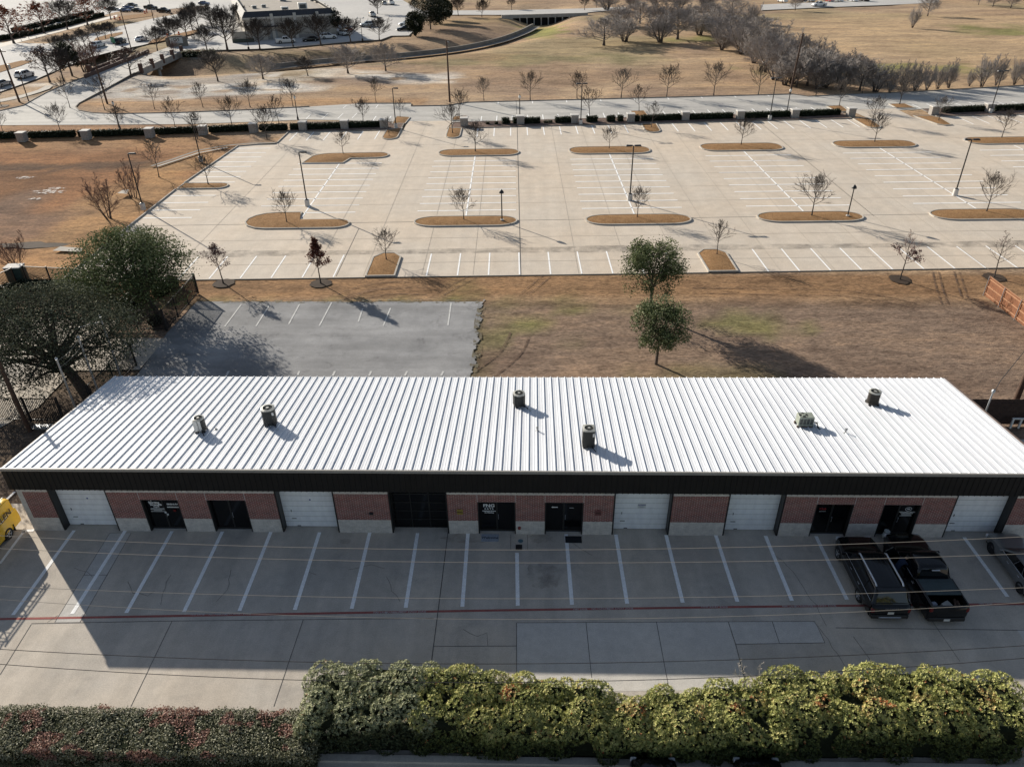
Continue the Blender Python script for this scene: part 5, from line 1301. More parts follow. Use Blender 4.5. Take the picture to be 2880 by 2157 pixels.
for i, (u, v, vt, lab) in enumerate(((2502, 262, 178, 'first'), (2540, 258, 168, 'second'), (2572, 258, 166, 'third'), (2606, 254, 176, 'fourth'), (2636, 249, 180, 'fifth'), (2668, 247, 160, 'sixth and tallest'), (2726, 242, 190, 'seventh and lowest'), (2760, 243, 150, 'eighth and widest'), (2800, 240, 150, 'ninth'), (2852, 238, 158, 'tenth'), (2884, 236, 150, 'eleventh, cut by the edge,'))):
    plant('brush', i, u, v, vt, 'bare roadside tree right of the thicket, '+lab+' from the left', group='roadside trees right of the thicket', sx=.95)
# leafy little oaks beside the near kerb
for kind, u, v, vt, mat, per, size, keep, zm, lab in (
 ('a', 628, 797, 684, 'mauve_leaf', 4, .17, .55, None, 'small oak with pinkish brown leaves in a mulch ring, left one by the near kerb'),
 ('b', 902, 797, 668, 'red_oak_leaf', 9, .18, .9, None, 'small oak with thick dark red leaves in a mulch ring by the near kerb'),
 ('c', 2530, 786, 636, 'mauve_leaf', 8, .18, .85, 3.4, 'oak with purple brown lower leaves and bare top near the right fence'),
 ('d', 2796, 780, 655, 'mauve_leaf', 1, .13, .25, None, 'sparse young oak with few leaves beside the wooden fence end')):
    p = at(u, v); h = height_at(u, vt, p)
    src = tree_proto('oak_tree', 300+ord(kind), 'bark_grey', 'twig_red' if kind != 'd' else 'twig', (mat, per, size, keep, zm), H=h/.97, spread={'a': 1.35, 'b': 1.0, 'c': 1.5, 'd': 1.3}[kind], clear=.33, trunk_r=.08, limbs=15, subs=5, twigs=3, tw=.012, up=.85)
    src.location = p; tag(src, lab, 'tree', 'small oaks beside the near kerb'); mulch_ring(p, 1.05, u)
# ------------------------------------------------------------------ evergreens
def evergreen(name, label, base, H, rx, ry, rz_, zc, n, size, mat, seed, trunk_r=.22, fork=.35, gaps=.35, lean=(0, 0), skirt=.0, cat='tree', group=None, limbs=18):
    rg = np.random.default_rng(seed); r2 = random.Random(seed)
    t = thing(name, label, cat, base, 0, group)
    T = MB(); top = Vector((lean[0], lean[1], zc))
    T.tube([(0, 0, -.2), (lean[0]*.25, lean[1]*.25, zc*.25), (lean[0]*.6, lean[1]*.6, zc*.6), top], [trunk_r*1.25, trunk_r, trunk_r*.8, trunk_r*.5], 8); T.build('trunk', 'bark', t, smooth=True)
    K = MB(); cl = []
    for i in range(limbs):
        # limbs run from the fork to clump centres all through the crown volume
        a = i*2.399+r2.uniform(-.3, .3); zz = r2.uniform(-.75, .95); rr = math.sqrt(max(.05, 1-zz*zz))*r2.uniform(.45, .92)
        q = Vector((lean[0]+math.cos(a)*rr*rx, lean[1]+math.sin(a)*rr*ry, zc+zz*rz_))
        f = Vector((lean[0]*.7, lean[1]*.7, max(zc*fork, (zc-rz_)*.9+r2.uniform(0, .9)*rz_)))
        mid = f.lerp(q, .5)+Vector((0, 0, r2.uniform(-.1, .35)))
        K.tube([f, mid, q], [trunk_r*.42, trunk_r*.25, .03], 5, False); cl.append(q)
        for j in range(4):
            q2 = q+Vector((r2.gauss(0, .32*rx*.6), r2.gauss(0, .32*ry*.6), r2.gauss(.1, .25*rz_)))
            K.tube([mid.lerp(q, .6), q2], [.03, .012], 3, False); cl.append(q2)
    K.build('branches', 'bark', t)
    # shell clumps so the outline is full yet uneven
    for i in range(int(limbs*3.2)):
        a = r2.uniform(0, 6.283); zz = r2.uniform(-.8+skirt, 1); s = math.sqrt(max(0, 1-zz*zz)); k = r2.uniform(.78, 1.08)*(1+.17*math.sin(3*a+seed)+.12*math.sin(5*a+2*zz*3)+.10*math.sin(4*zz+2*a))
        cl.append(Vector((lean[0]+math.cos(a)*s*rx*k, lean[1]+math.sin(a)*s*ry*k, zc+zz*rz_*k)))
    cl = [c for c in cl if r2.random() > gaps*.35]
    cs = np.array([tuple(c) for c in cl]); w = rg.uniform(.4, 1.3, len(cs)); w /= w.sum()
    which = rg.choice(len(cs), n, p=w); sp = rg.uniform(.28, .55, len(cs))*(rx+ry+rz_)/3*.42
    d = rg.normal(size=(n, 3)); d *= sp[which][:, None]*np.array([1, 1, .75])
    P = cs[which]+d
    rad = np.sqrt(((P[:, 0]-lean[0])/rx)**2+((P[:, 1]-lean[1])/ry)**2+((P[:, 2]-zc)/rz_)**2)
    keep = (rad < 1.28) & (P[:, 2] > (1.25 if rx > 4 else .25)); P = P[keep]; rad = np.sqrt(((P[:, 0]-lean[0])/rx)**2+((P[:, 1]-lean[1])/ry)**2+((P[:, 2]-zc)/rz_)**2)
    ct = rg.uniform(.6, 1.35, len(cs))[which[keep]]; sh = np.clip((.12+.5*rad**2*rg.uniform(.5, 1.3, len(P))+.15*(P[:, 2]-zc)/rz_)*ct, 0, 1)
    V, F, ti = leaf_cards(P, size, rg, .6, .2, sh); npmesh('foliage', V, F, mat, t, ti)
    return t
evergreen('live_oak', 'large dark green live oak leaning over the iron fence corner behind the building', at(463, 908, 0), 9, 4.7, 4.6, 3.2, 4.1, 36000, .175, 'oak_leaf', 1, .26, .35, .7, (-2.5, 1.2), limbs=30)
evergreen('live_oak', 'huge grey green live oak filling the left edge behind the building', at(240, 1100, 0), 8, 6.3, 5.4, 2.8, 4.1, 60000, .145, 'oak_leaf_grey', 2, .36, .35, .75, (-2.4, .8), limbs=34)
evergreen('live_oak', 'taller of the two evergreen trees in the brown lawn, standing behind the other', at(1828, 882, 0), 6.6, 2.45, 2.3, 2.4, 4.2, 14000, .15, 'oak_leaf', 3, .13, .4, .9, (-.1, 0), limbs=16)
evergreen('live_oak', 'rounder lighter green tree in the brown lawn, nearer the white roof', at(1845, 1022, 0), 5.2, 1.95, 1.9, 1.85, 3.4, 13000, .14, 'oak_leaf_light', 4, .11, .5, .4, (.1, 0), limbs=16)
for i, (u, v, vt, w, lab) in enumerate(((1169, 101, 38, .40, 'front dark cedar on the grass bank by the store lot'), (1211, 82, -14, .48, 'tallest dark cedar behind the front one'), (1254, 56, 2, .36, 'right hand dark cedar near the creek road'), (1235, 64, -10, .42, 'dark cedar between the tallest and the right hand one'))):
    p = at(u, v); h = height_at(u, vt, p)
    evergreen('cedar_tree', lab, p, h, h*w, h*w, h*.45, h*.54, 7000, .42, 'cedar_leaf', 30+i, .2, .3, .15, group='dark cedars by the store lot', limbs=12)
p = at(203, 212); evergreen('evergreen_tree', 'dark evergreen tree at the brick wall by the avenue', p, 7, 2.2, 2.2, 2.6, 4.0, 5000, .36, 'cedar_leaf', 40, .2, .3, .25, limbs=10)
p = at(946, 100); evergreen('evergreen_tree', 'dark evergreen tree against the store corner', p, 6, 2.0, 1.8, 2.6, 4.4, 4000, .36, 'cedar_leaf', 41, .16, .3, .25, limbs=10)
# ------------------------------------------------------------------ hedges
def shell_leaves(n, rg, fn, size, mat, name, parent, core=None, rosette=0, tint=None, asp=.5):
    """n leaves or leaf rosettes spread over the sampled surface fn -> point, normal"""
    P, Nn = fn(n, rg); sh = tint(P, Nn, rg) if tint else rg.beta(2, 2, n)
    if not rosette:
        nr = Nn+rg.normal(size=P.shape)*.75; nr /= np.linalg.norm(nr, axis=1)[:, None]
        t = rg.normal(size=P.shape); t -= (t*nr).sum(1)[:, None]*nr; t /= np.linalg.norm(t, axis=1)[:, None]; b = np.cross(nr, t)
        s = (size*rg.uniform(.65, 1.35, n))[:, None]
        V = np.stack([P-t*s*.5, P-b*s*asp*.5+nr*s*.08, P+t*s*.5, P+b*s*asp*.5+nr*s*.08], 1).reshape(-1, 3); ti = np.repeat(sh, 4)
    else:
        nr = Nn+rg.normal(size=P.shape)*.32; nr[:, 2] += .25; nr /= np.linalg.norm(nr, axis=1)[:, None]
        t = rg.normal(size=P.shape); t -= (t*nr).sum(1)[:, None]*nr; t /= np.linalg.norm(t, axis=1)[:, None]; b = np.cross(nr, t)
        VV, TT = [], []
        for k in range(rosette):
            a = 2*PI*k/rosette+rg.uniform(-.3, .3, n); s = size*rg.uniform(.7, 1.3, n); lift = rg.uniform(.05, .75, n)
            d = t*np.cos(a)[:, None]+b*np.sin(a)[:, None]; e = np.cross(nr, d)
            tip = P+(d+nr*lift[:, None])*s[:, None]; mid = P+(d*.5+nr*(lift*.62)[:, None])*s[:, None]
            VV.append(np.stack([P-nr*.02, mid-e*(s*.19)[:, None], tip, mid+e*(s*.19)[:, None]], 1)); TT.append(np.clip(sh+rg.normal(0, .07, n), 0, 1))
        V = np.concatenate(VV).reshape(-1, 3); ti = np.repeat(np.concatenate(TT), 4)
    return npmesh(name, V, np.arange(len(V)).reshape(-1, 4), mat, parent, ti)
def box_sampler(x0, x1, y0, y1, z1, wob=.06, lump=.35, r=.18, seed=0):
    lx, ly = x1-x0, y1-y0
    def fn(n, rg):
        areas = np.array([lx*ly, lx*z1, lx*z1, ly*z1, ly*z1]); areas[0] *= 1.25; f = rg.choice(5, n, p=areas/areas.sum())
        a, b = rg.random(n), rg.random(n); P = np.zeros((n, 3)); Nn = np.zeros((n, 3))
        m = f == 0; P[m] = np.stack([x0+a[m]*lx, y0+b[m]*ly, np.full(m.sum(), z1)], 1); Nn[m] = (0, 0, 1)
        for k, (yy, s) in ((1, (y0, -1)), (2, (y1, 1))):
            m = f == k; P[m] = np.stack([x0+a[m]*lx, np.full(m.sum(), yy), b[m]*z1], 1); Nn[m] = (0, s, .15)
        for k, (xx, s) in ((3, (x0, -1)), (4, (x1, 1))):
            m = f == k; P[m] = np.stack([np.full(m.sum(), xx), y0+a[m]*ly, b[m]*z1], 1); Nn[m] = (s, 0, .15)
        w = (np.sin(P[:, 0]*2.1+seed)+np.sin(P[:, 0]*4.7+P[:, 1]*3+seed*2))*wob*.5+rg.normal(0, wob*.6, n)
        return P+Nn*w[:, None]-Nn*(rg.random(n)**2*.10)[:, None], Nn
    return fn
def hedge_box(name, label, loc, rz, lx, ly, h, n, size, mat, group, seed, cat='hedge', wob=.05):
    t = thing(name, label, cat, loc, rz, group); rg = np.random.default_rng(seed)
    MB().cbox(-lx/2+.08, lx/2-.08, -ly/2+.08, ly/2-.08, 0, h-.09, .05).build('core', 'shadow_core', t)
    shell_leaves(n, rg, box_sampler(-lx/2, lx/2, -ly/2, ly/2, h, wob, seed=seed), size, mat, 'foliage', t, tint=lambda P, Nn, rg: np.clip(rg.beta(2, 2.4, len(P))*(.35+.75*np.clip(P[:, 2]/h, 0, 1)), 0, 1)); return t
# clipped hedges and stone pillars between the lot and the drive
HB = lambda a: (LB(a)+NB(a))/2-.5 if a > -30 else 61.3
GH = 'clipped hedge pieces between lot and drive'; GP = 'square stone pillars in the hedge row'
def hedge_uv(u0, v0, u1, v1, lab, seed, h=.95, w=1.15):
    a, b = at(u0, v0, 0), at(u1, v1, 0); c = (a+b)/2; d = b-a; L_ = d.length
    hedge_box('clipped_hedge', lab, (c.x, c.y, .08), math.atan2(d.y, d.x), L_, w, h, int(L_*95)+120, .21, 'box_leaf', GH, seed)
HZ = [(-12, 391, 48, 389, 'clipped hedge piece at the far left edge before the first stone pillar'), (80, 389, 214, 385, 'clipped hedge piece between the first and second stone pillars'), (222, 386, 238, 385, 'tiny hedge stub left of the second stone pillar'),
 (258, 385, 412, 380, 'long clipped hedge piece between the second and third stone pillars'), (437, 379, 560, 374, 'clipped hedge piece between the third and fourth stone pillars'), (588, 373, 706, 368, 'clipped hedge piece between the fourth and fifth stone pillars'),
 (731, 368, 810, 366, 'clipped hedge piece right of the fifth stone pillar'), (817, 366, 845, 365, 'short hedge piece left of the pillar with no cap'), (866, 365, 962, 362, 'clipped hedge piece left of the small lot pillar'), (980, 361, 1070, 358, 'clipped hedge piece ending at the entrance gap'),
 (1412, 350, 1432, 349, 'single clipped shrub left of the white topped lantern, further one'), (1443, 349, 1456, 348, 'smallest clipped shrub touching the lantern pillar'), (1474, 349, 1519, 348, 'clipped hedge piece right of the lantern pillar'), (1561, 347, 1607, 346, 'clipped hedge piece left of the twin headed lamp'),
 (1649, 345, 1680, 344, 'short hedge piece right of the twin headed lamp'), (1706, 344, 1729, 343, 'small clipped shrub right of the twin headed lamp, left of two'), (1737, 343, 1751, 342, 'small clipped shrub right of the twin headed lamp, right of two'), (1785, 343, 1797, 342, 'hedge stub at the pillar by the middle island'),
 (1802, 342, 1914, 338, 'clipped hedge piece behind the middle island tree'), (1938, 338, 2060, 334, 'longest dense hedge piece right of the middle'), (2092, 334, 2222, 329, 'clipped hedge piece with a twin headed lamp at its middle'), (2243, 329, 2360, 324, 'last clipped hedge piece before the right pillar'),
 (2650, 319, 2764, 314, 'clipped hedge piece right of the far entrance'), (2792, 314, 2885, 310, 'clipped hedge piece at the right edge')]
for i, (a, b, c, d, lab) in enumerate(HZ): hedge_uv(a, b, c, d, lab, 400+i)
pil = [(66, 398, 'first from the left'), (246, 392, 'second from the left'), (424, 386, 'third from the left'), (573, 379, 'fourth from the left'), (715, 372, 'fifth from the left'), (854, 367, 'sixth from the left'), (971, 363, 'seventh from the left'), (1081, 361, 'left of the entrance gap'),
 (1306, 356, 'right of the entrance gap, with a pale cap'), (1464, 350, 'under the white topped lantern'), (1616, 347, 'left of the lamp in the hedge row'), (1773, 344, 'left of the middle island'), (1926, 339, 'right of the middle island'), (2080, 336, 'between the two longest hedge pieces'), (2233, 332, 'below the tall wooden pole'), (2391, 328, 'at the right end of the middle hedge row'), (2624, 323, 'at the left end of the right hedge row'), (2778, 316, 'beside the lamp at the right hedge row')]
for u, v, lab in pil:
    p = at(u, v, 0); t = thing('stone_pillar', 'square stone pillar in the hedge row, '+lab, 'pillar', (p.x, p.y, 0), LOT_T, GP)
    MB().cbox(-.62, .62, -.62, .62, 0, 1.35, .03).build('shaft', 'stone_pillar', t); MB().cbox(-.70, .70, -.70, .70, 1.352, 1.48, .03).build('cap', 'pillar_cap', t)
for i, (u, v) in enumerate(((1372, 351), (1396, 351), (1430, 349), (1535, 348), (1548, 347))):
    p = at(u, v, 0); t = hedge_box('low_shrub', 'sparse little shrub in the hedge strip, number %s right of the entrance pillar' % ('one two three four five'.split()[i]), (p.x, p.y, .08), .2*i, .7, .7, .45, 90, .15, 'low_hedge_leaf', 'little shrubs in the hedge strip', 450+i, 'shrub')
# garden hedges inside the iron fence
t = hedge_box('clipped_hedge', 'pale clipped hedge running beside the iron fence under the dark live oak', (-37.0, 61.6, 0), R(84), 4.2, 1.1, 1.15, 1500, .12, 'box_leaf_light', None, 460)
t = hedge_box('clipped_hedge', 'dark clipped hedge along the back iron fence', (-45.4, 64.9, 0), 0, 8.6, 1.0, .95, 1700, .13, 'box_leaf', None, 461)
t = hedge_box('clipped_hedge', 'dark clipped hedge at the left edge below the green cabinet', (-50.6, 61.8, 0), R(78), 5.5, 1.1, 1.0, 1300, .13, 'box_leaf', None, 462)
t = hedge_box('clipped_hedge', 'dark clipped hedge in the corner behind the live oak trunk', (-35.2, 64.6, 0), R(80), 3.0, 1.2, 1.0, 700, .13, 'box_leaf', None, 464)
t = thing('round_shrub', 'round clipped shrub at the foot of the dark live oak', 'shrub', (-33.15, 57.55, 0)); rg = np.random.default_rng(463)
MB().lathe([(.02, 0), (.5, .05), (.62, .4), (.45, .75), (.02, .85)], 14).build('core', 'shadow_core', t)
def ball(rx, rz_, zc):
    def fn(n, rg):
        d = rg.normal(size=(n, 3)); d /= np.linalg.norm(d, axis=1)[:, None]; return d*np.array([rx, rx, rz_])*rg.uniform(.92, 1.04, n)[:, None]+np.array([0, 0, zc]), d
    return fn
shell_leaves(1100, rg, ball(.72, .52, .48), .10, 'box_leaf_light', 'foliage', t)
# the low red tinged hedge in front
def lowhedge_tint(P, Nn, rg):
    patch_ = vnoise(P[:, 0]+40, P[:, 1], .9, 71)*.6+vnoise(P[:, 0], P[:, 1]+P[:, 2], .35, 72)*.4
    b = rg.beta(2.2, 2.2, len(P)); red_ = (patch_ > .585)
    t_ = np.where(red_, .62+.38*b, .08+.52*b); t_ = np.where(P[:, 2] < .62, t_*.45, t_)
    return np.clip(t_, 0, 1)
t = thing('low_hedge', 'low clipped hedge with red tinged leaves along the front edge, left of the tall hedge', 'hedge', (0, 0, 0))
MB().cbox(-30.0, -9.0, 17.55, 19.3, 0, 1.12, .12).build('core', 'dark_core', t)
def lowhedge(n, rg):
    P, Nn = box_sampler(-30.1, -8.9, 17.42, 19.46, 1.22, .10, seed=3)(n, rg)
    P[:, 2] += (vnoise(P[:, 0]+60, P[:, 1], .8, 73)-.5)*.16*(Nn[:, 2] > .5); P[:, 1] += (P[:, 0]+13)*.008*0; return P, Nn
shell_leaves(72000, np.random.default_rng(470), lowhedge, .085, 'low_hedge_leaf', 'foliage', t, tint=lowhedge_tint, asp=.6)
# tall photinia bushes
def bush(label, cx, cy, rx, ry, H, n, seed, mat, extra):
    t = thing('photinia_bush', label, 'bush', (cx, cy, 0), 0, 'tall bushes of the front hedge'); rg = np.random.default_rng(seed); r2 = random.Random(seed)
    lobes = []
    for i in range(26):                                          # lumpy top
        x, y = r2.uniform(-rx, rx), r2.uniform(-ry*.8, ry*.85); q = r2.uniform(.30, .52); edge = max(abs(x)/rx, abs(y)/ry)
        lobes.append((x, y, H-q*.9-.30*edge**3+r2.uniform(-.28, .12), q*1.15, q*1.1, q))
    for i in range(20):                                          # front and back faces
        y = -ry*r2.uniform(.8, .98) if i % 3 else ry*.8; q = r2.uniform(.34, .52)
        lobes.append((r2.uniform(-rx, rx), y, r2.uniform(.15, .72)*H, q*1.1, q*.75, q*1.1))
    for i in range(8): lobes.append((rx*(-.95 if i % 2 else .95), r2.uniform(-ry*.7, ry*.7), r2.uniform(.2, .75)*H, .4, .45, .5))
    core = MB().cbox(-rx*1.02, rx*1.02, -ry*.88, ry*.85, 0, H-.62, .15); core.build('core', 'dark_core', t)
    Lb = np.array(lobes); ar = Lb[:, 3]*Lb[:, 4]+Lb[:, 3]*Lb[:, 5]
    def fn(n_, rg):
        out, nn = [], []
        need = n_
        while need > 0:
            k = rg.choice(len(Lb), need*2, p=ar/ar.sum()); d = rg.normal(size=(need*2, 3)); d /= np.linalg.norm(d, axis=1)[:, None]
            P = Lb[k, :3]+d*Lb[k, 3:]*rg.uniform(.86, 1.06, need*2)[:, None]
            ok = P[:, 2] > .05
            for j in range(len(Lb)):
                q = ((P-Lb[j, :3])/(Lb[j, 3:]*.86)); ok &= ((q*q).sum(1) > 1) | (k == j)
            out.append(P[ok][:need]); nn.append(d[ok][:need]); need -= len(out[-1])
        return np.concatenate(out), np.concatenate(nn)
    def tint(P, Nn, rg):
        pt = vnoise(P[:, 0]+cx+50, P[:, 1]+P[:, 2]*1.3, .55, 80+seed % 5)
        t_ = .16+.62*rg.beta(2.2, 2, len(P))*(.12+.88*np.clip((P[:, 2]-.5)/(H-1.1), 0, 1))+.16*(pt-.5)  # tint darkens towards the base: the bush's own shade put into leaf colour
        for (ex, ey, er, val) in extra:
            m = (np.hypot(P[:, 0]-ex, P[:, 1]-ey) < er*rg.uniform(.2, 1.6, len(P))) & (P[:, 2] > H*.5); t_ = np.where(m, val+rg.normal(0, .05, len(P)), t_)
        front = np.clip(-Nn[:, 1]*1.4-.1, 0, 1)*np.clip((H-.55-P[:, 2])/.5, 0, 1); t_ = t_*(1-.62*front)  # front faces darkened in the tint, painted self-shading of the bush
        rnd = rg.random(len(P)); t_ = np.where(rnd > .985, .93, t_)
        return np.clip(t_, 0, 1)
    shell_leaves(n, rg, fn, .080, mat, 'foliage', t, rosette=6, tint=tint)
    st = MB()
    for k in range(5): a = k*1.256; st.tube([(math.cos(a)*.3, math.sin(a)*.2, 0), (math.cos(a)*rx*.4, math.sin(a)*ry*.4, H*.55)], [.05, .025], 5)
    split_build(st, 'stem', 'bark', t)
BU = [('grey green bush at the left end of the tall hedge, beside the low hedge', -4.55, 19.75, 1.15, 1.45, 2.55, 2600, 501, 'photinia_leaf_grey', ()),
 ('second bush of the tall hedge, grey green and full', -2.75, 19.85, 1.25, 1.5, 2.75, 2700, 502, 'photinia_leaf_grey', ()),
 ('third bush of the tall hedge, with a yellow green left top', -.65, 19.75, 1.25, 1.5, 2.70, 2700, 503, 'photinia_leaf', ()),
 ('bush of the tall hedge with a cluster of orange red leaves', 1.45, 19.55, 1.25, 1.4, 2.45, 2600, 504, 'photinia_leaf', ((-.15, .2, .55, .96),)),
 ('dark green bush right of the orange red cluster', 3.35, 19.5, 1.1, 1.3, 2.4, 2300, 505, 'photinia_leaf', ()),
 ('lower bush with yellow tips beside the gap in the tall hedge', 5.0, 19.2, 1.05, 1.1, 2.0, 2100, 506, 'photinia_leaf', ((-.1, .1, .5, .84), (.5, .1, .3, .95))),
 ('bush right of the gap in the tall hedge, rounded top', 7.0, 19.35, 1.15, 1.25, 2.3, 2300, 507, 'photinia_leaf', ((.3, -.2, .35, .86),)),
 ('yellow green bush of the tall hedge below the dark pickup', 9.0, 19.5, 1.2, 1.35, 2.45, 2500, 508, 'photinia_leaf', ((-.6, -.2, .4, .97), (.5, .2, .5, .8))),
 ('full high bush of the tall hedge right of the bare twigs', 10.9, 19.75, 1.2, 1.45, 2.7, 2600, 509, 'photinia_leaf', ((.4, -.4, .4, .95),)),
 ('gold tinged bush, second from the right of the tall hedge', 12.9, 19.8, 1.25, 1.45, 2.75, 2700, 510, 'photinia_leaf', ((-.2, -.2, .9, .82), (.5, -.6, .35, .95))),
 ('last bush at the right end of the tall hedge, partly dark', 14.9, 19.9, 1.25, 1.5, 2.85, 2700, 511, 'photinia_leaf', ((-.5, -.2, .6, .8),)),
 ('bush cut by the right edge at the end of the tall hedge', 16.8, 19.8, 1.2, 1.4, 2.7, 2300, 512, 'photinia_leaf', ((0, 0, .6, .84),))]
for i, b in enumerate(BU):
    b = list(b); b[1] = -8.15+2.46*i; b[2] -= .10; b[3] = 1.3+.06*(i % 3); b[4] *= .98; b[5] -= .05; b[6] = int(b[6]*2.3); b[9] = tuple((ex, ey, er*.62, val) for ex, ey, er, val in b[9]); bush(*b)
# bare pale twigs poking out by the hedge
for u, v, h, lab in ((2425, 1985, 1.5, 'bare pale twiggy shrub poking out of the tall hedge top'), (2868, 2150, 1.6, 'bare pale twiggy shrub at the lower right corner')):
    T, K, _ = bare_tree(int(u), H=2.2 if u > 2800 else 3.4, spread=.7, clear=.25, trunk_r=.02, limbs=9, subs=4, twigs=3, tw=.008, stems=3)
    p = at(u, v, 0) if u > 2800 else Vector((9.35, 20.6, 0)); t = thing('bare_shrub', lab, 'shrub', p); T.build('stem', 'twig_pale', t); K.build('branches', 'twig_pale', t)
clean_protos()
# ------------------------------------------------------------------ vehicles
def loft(mb, secs, close=True):
    n = len(secs[0]); base = len(mb.v); vs = sum(secs, []); fs = []
    for i in range(len(secs)-1):
        for k in range(n-1): fs.append((i*n+k, i*n+k+1, (i+1)*n+k+1, (i+1)*n+k))
    fs.append(tuple(reversed(range(n)))); fs.append(tuple(range((len(secs)-1)*n, len(secs)*n)))
    return mb.add(vs, fs)
def wheel(parent, x, y, r, w, rim, detail=True):
    s = 1 if x > 0 else -1
    T = MB(); T.lathe([(r*.62, -w/2), (r*.92, -w/2), (r, -w/2+.03), (r, w/2-.03), (r*.92, w/2), (r*.62, w/2)], 22 if detail else 14, (0, 0, 0), 'x', cap=False)
    T.lathe([(r*.62, -w/2+.02), (r*.62, w/2-.02)], 14, (0, 0, 0), 'x')
    t = T.build('wheel', 'rubber', parent, smooth=35); t.location = (x, y, r)
    rm = MB(); xo = s*(w/2-.015)
    rm.lathe([(r*.64, xo), (r*.60, xo+s*.006), (r*.55, xo-s*.02)], 22 if detail else 14, (0, 0, 0), 'x', cap=False)
    for k in range(5):
        a = 2*PI*k/5
        for da in ((-.16, .16) if detail else (0,)):
            c0, c1 = a+da, a+da*.7
            p = (xo+s*.004, r*.12*math.cos(c0), r*.12*math.sin(c0)); q = (xo-s*.004, r*.58*math.cos(c1), r*.58*math.sin(c1))
            wv = r*.05 if detail else r*.12; nx, ny = -math.sin(c0)*wv, math.cos(c0)*wv
            rm.add([(p[0], p[1]-nx, p[2]-ny), (p[0], p[1]+nx, p[2]+ny), (q[0], q[1]+nx, q[2]+ny), (q[0], q[1]-nx, q[2]-ny)], [(0, 1, 2, 3)])
    rm.lathe([(0, xo+s*.012), (r*.14, xo+s*.010), (r*.15, xo-s*.01)], 12, (0, 0, 0), 'x', cap=False)
    rm.lathe([(0, xo-s*.05), (r*.56, xo-s*.05)], 14, (0, 0, 0), 'x', cap=False)
    rr = rm.build('rim', rim, t)
    return t
def car(name, label, kind, paint, loc=(0, 0, 0), rz=0.0, rim='alloy', detail=True, group=None, cat='car', Lh=None, W=None, bed_cover=False, door_gap=False):
    """front is +Y; kinds: sedan, suv, pickup, van"""
    t = thing(name, label, cat, loc, rz, group)
    K = dict(
      sedan=dict(L=4.9, W=1.86, belt=.92, hood=.86, trunk=.98, roof=1.44, ws=1.00, rt=.18, rb=-1.25, rbt=-2.05, wr=.34, wb=2.85, nose=.58, tail=.80),
      suv=dict(L=5.0, W=1.99, belt=1.10, hood=1.08, trunk=1.12, roof=1.74, ws=1.25, rt=.55, rb=-2.02, rbt=-2.34, wr=.38, wb=2.95, nose=.72, tail=1.0),
      pickup=dict(L=5.6, W=1.98, belt=1.14, hood=1.12, trunk=1.30, roof=1.84, ws=1.25, rt=.50, rb=-.72, rbt=-.92, wr=.39, wb=3.45, nose=.80, tail=1.25),
      van=dict(L=5.7, W=2.0, belt=1.25, hood=1.15, trunk=1.25, roof=2.08, ws=1.75, rt=1.15, rb=-2.78, rbt=-2.84, wr=.37, wb=3.5, nose=.85, tail=1.2))[kind]
    L_, W_ = Lh or K['L'], W or K['W']
    if kind == 'suv': K['rbt'], K['rb'] = -L_/2+.16, -L_/2+.52
    h = W_/2; yF, yR = L_/2, -L_/2
    belt, hood, trunk = K['belt'], K['hood'], K['trunk']
    zl = .24 if kind in ('suv', 'pickup') else .2
    bedw = kind == 'pickup'
    yb0, yb1 = K['rbt']-.08, yR+.09
    def sec(y, w, lo, top, crown=.05, bed=False, soft=1.0):
        o = [(w*.86, lo), (w*.965, lo+.10), (w*1.0, lo+.36*(top-lo)), (w*.992, lo+.68*(top-lo)), (w*.955, top-.03)]
        o += [(w*.90, top), (w*.86, top-.01), (w*.84, .78), (0, .78)] if bed else [(w*.90, top), (w*.74, top+crown*.6), (w*.45, top+crown*.9), (0, top+crown)]
        return [(x, y, z) for x, z in o]+[(-x, y, z) for x, z in reversed(o[:-1])]
    S = []
    S.append(sec(yR, h*.88, zl+.16, K['tail']-.06, .02)); S.append(sec(yR+.05, h*.955, zl+.05, K['tail'], .02))
    if bedw:
        S.append(sec(yb1-.005, h*.975, zl, trunk, .0)); S.append(sec(yb1, h*.975, zl, trunk, 0, True))
        S.append(sec(yb0, h*.985, zl, trunk, 0, True)); S.append(sec(yb0+.005, h*.985, zl, trunk, .0))
    else: S.append(sec(yR+.35, h*.985, zl, trunk, .03))
    S.append(sec(K['rbt'] if not bedw else K['rbt']+.02, h*.99, zl, (trunk+belt)/2 if not bedw else belt+.06, .04))
    S.append(sec(-.3, h, zl, belt, .03)); S.append(sec(K['ws']-.1, h, zl, belt-.0, .04)); S.append(sec(K['ws']+.1, h*.995, zl, (belt+hood)/2, .06))
    S.append(sec(yF-.75, h*.975, zl, hood-.03, .07)); S.append(sec(yF-.32, h*.93, zl+.02, hood-.10, .06)); S.append(sec(yF-.1, h*.85, zl+.06, K['nose']+.06, .04)); S.append(sec(yF, h*.70, zl+.12, K['nose']-.06, .02))
    body = loft(MB(), S).build('body', paint, t)
    ay = (yF-.92 if kind != 'van' else yF-.98, yF-.92-K['wb'] if kind != 'van' else yF-.98-K['wb'])
    cut = []
    for y in ay:
        for s in (-1, 1):
            m = MB().lathe([(K['wr']+.075, -.22), (K['wr']+.075, .22)], 26, (s*h, y, K['wr']), 'x'); cut.append(m.build('cutter', 'black_hole'))
    boolean_cut(body, cut)
    for y in ay:
        for s in (-1, 1):
            wheel(t, s*(h-.115), y, K['wr'], .23, rim, detail)
    wl = MB()
    for y in ay:
        for s in (-1, 1): wl.lathe([(.02, 0), (K['wr']+.07, 0)], 18, (s*(h-.23), y, K['wr']), 'x', cap=False)
    split_build(wl, 'wheel_well', 'black_hole', t)
    MB().box(-h*.84, h*.84, yR+.2, yF-.25, .17, zl+.06).build('underbody', 'black_hole', t)
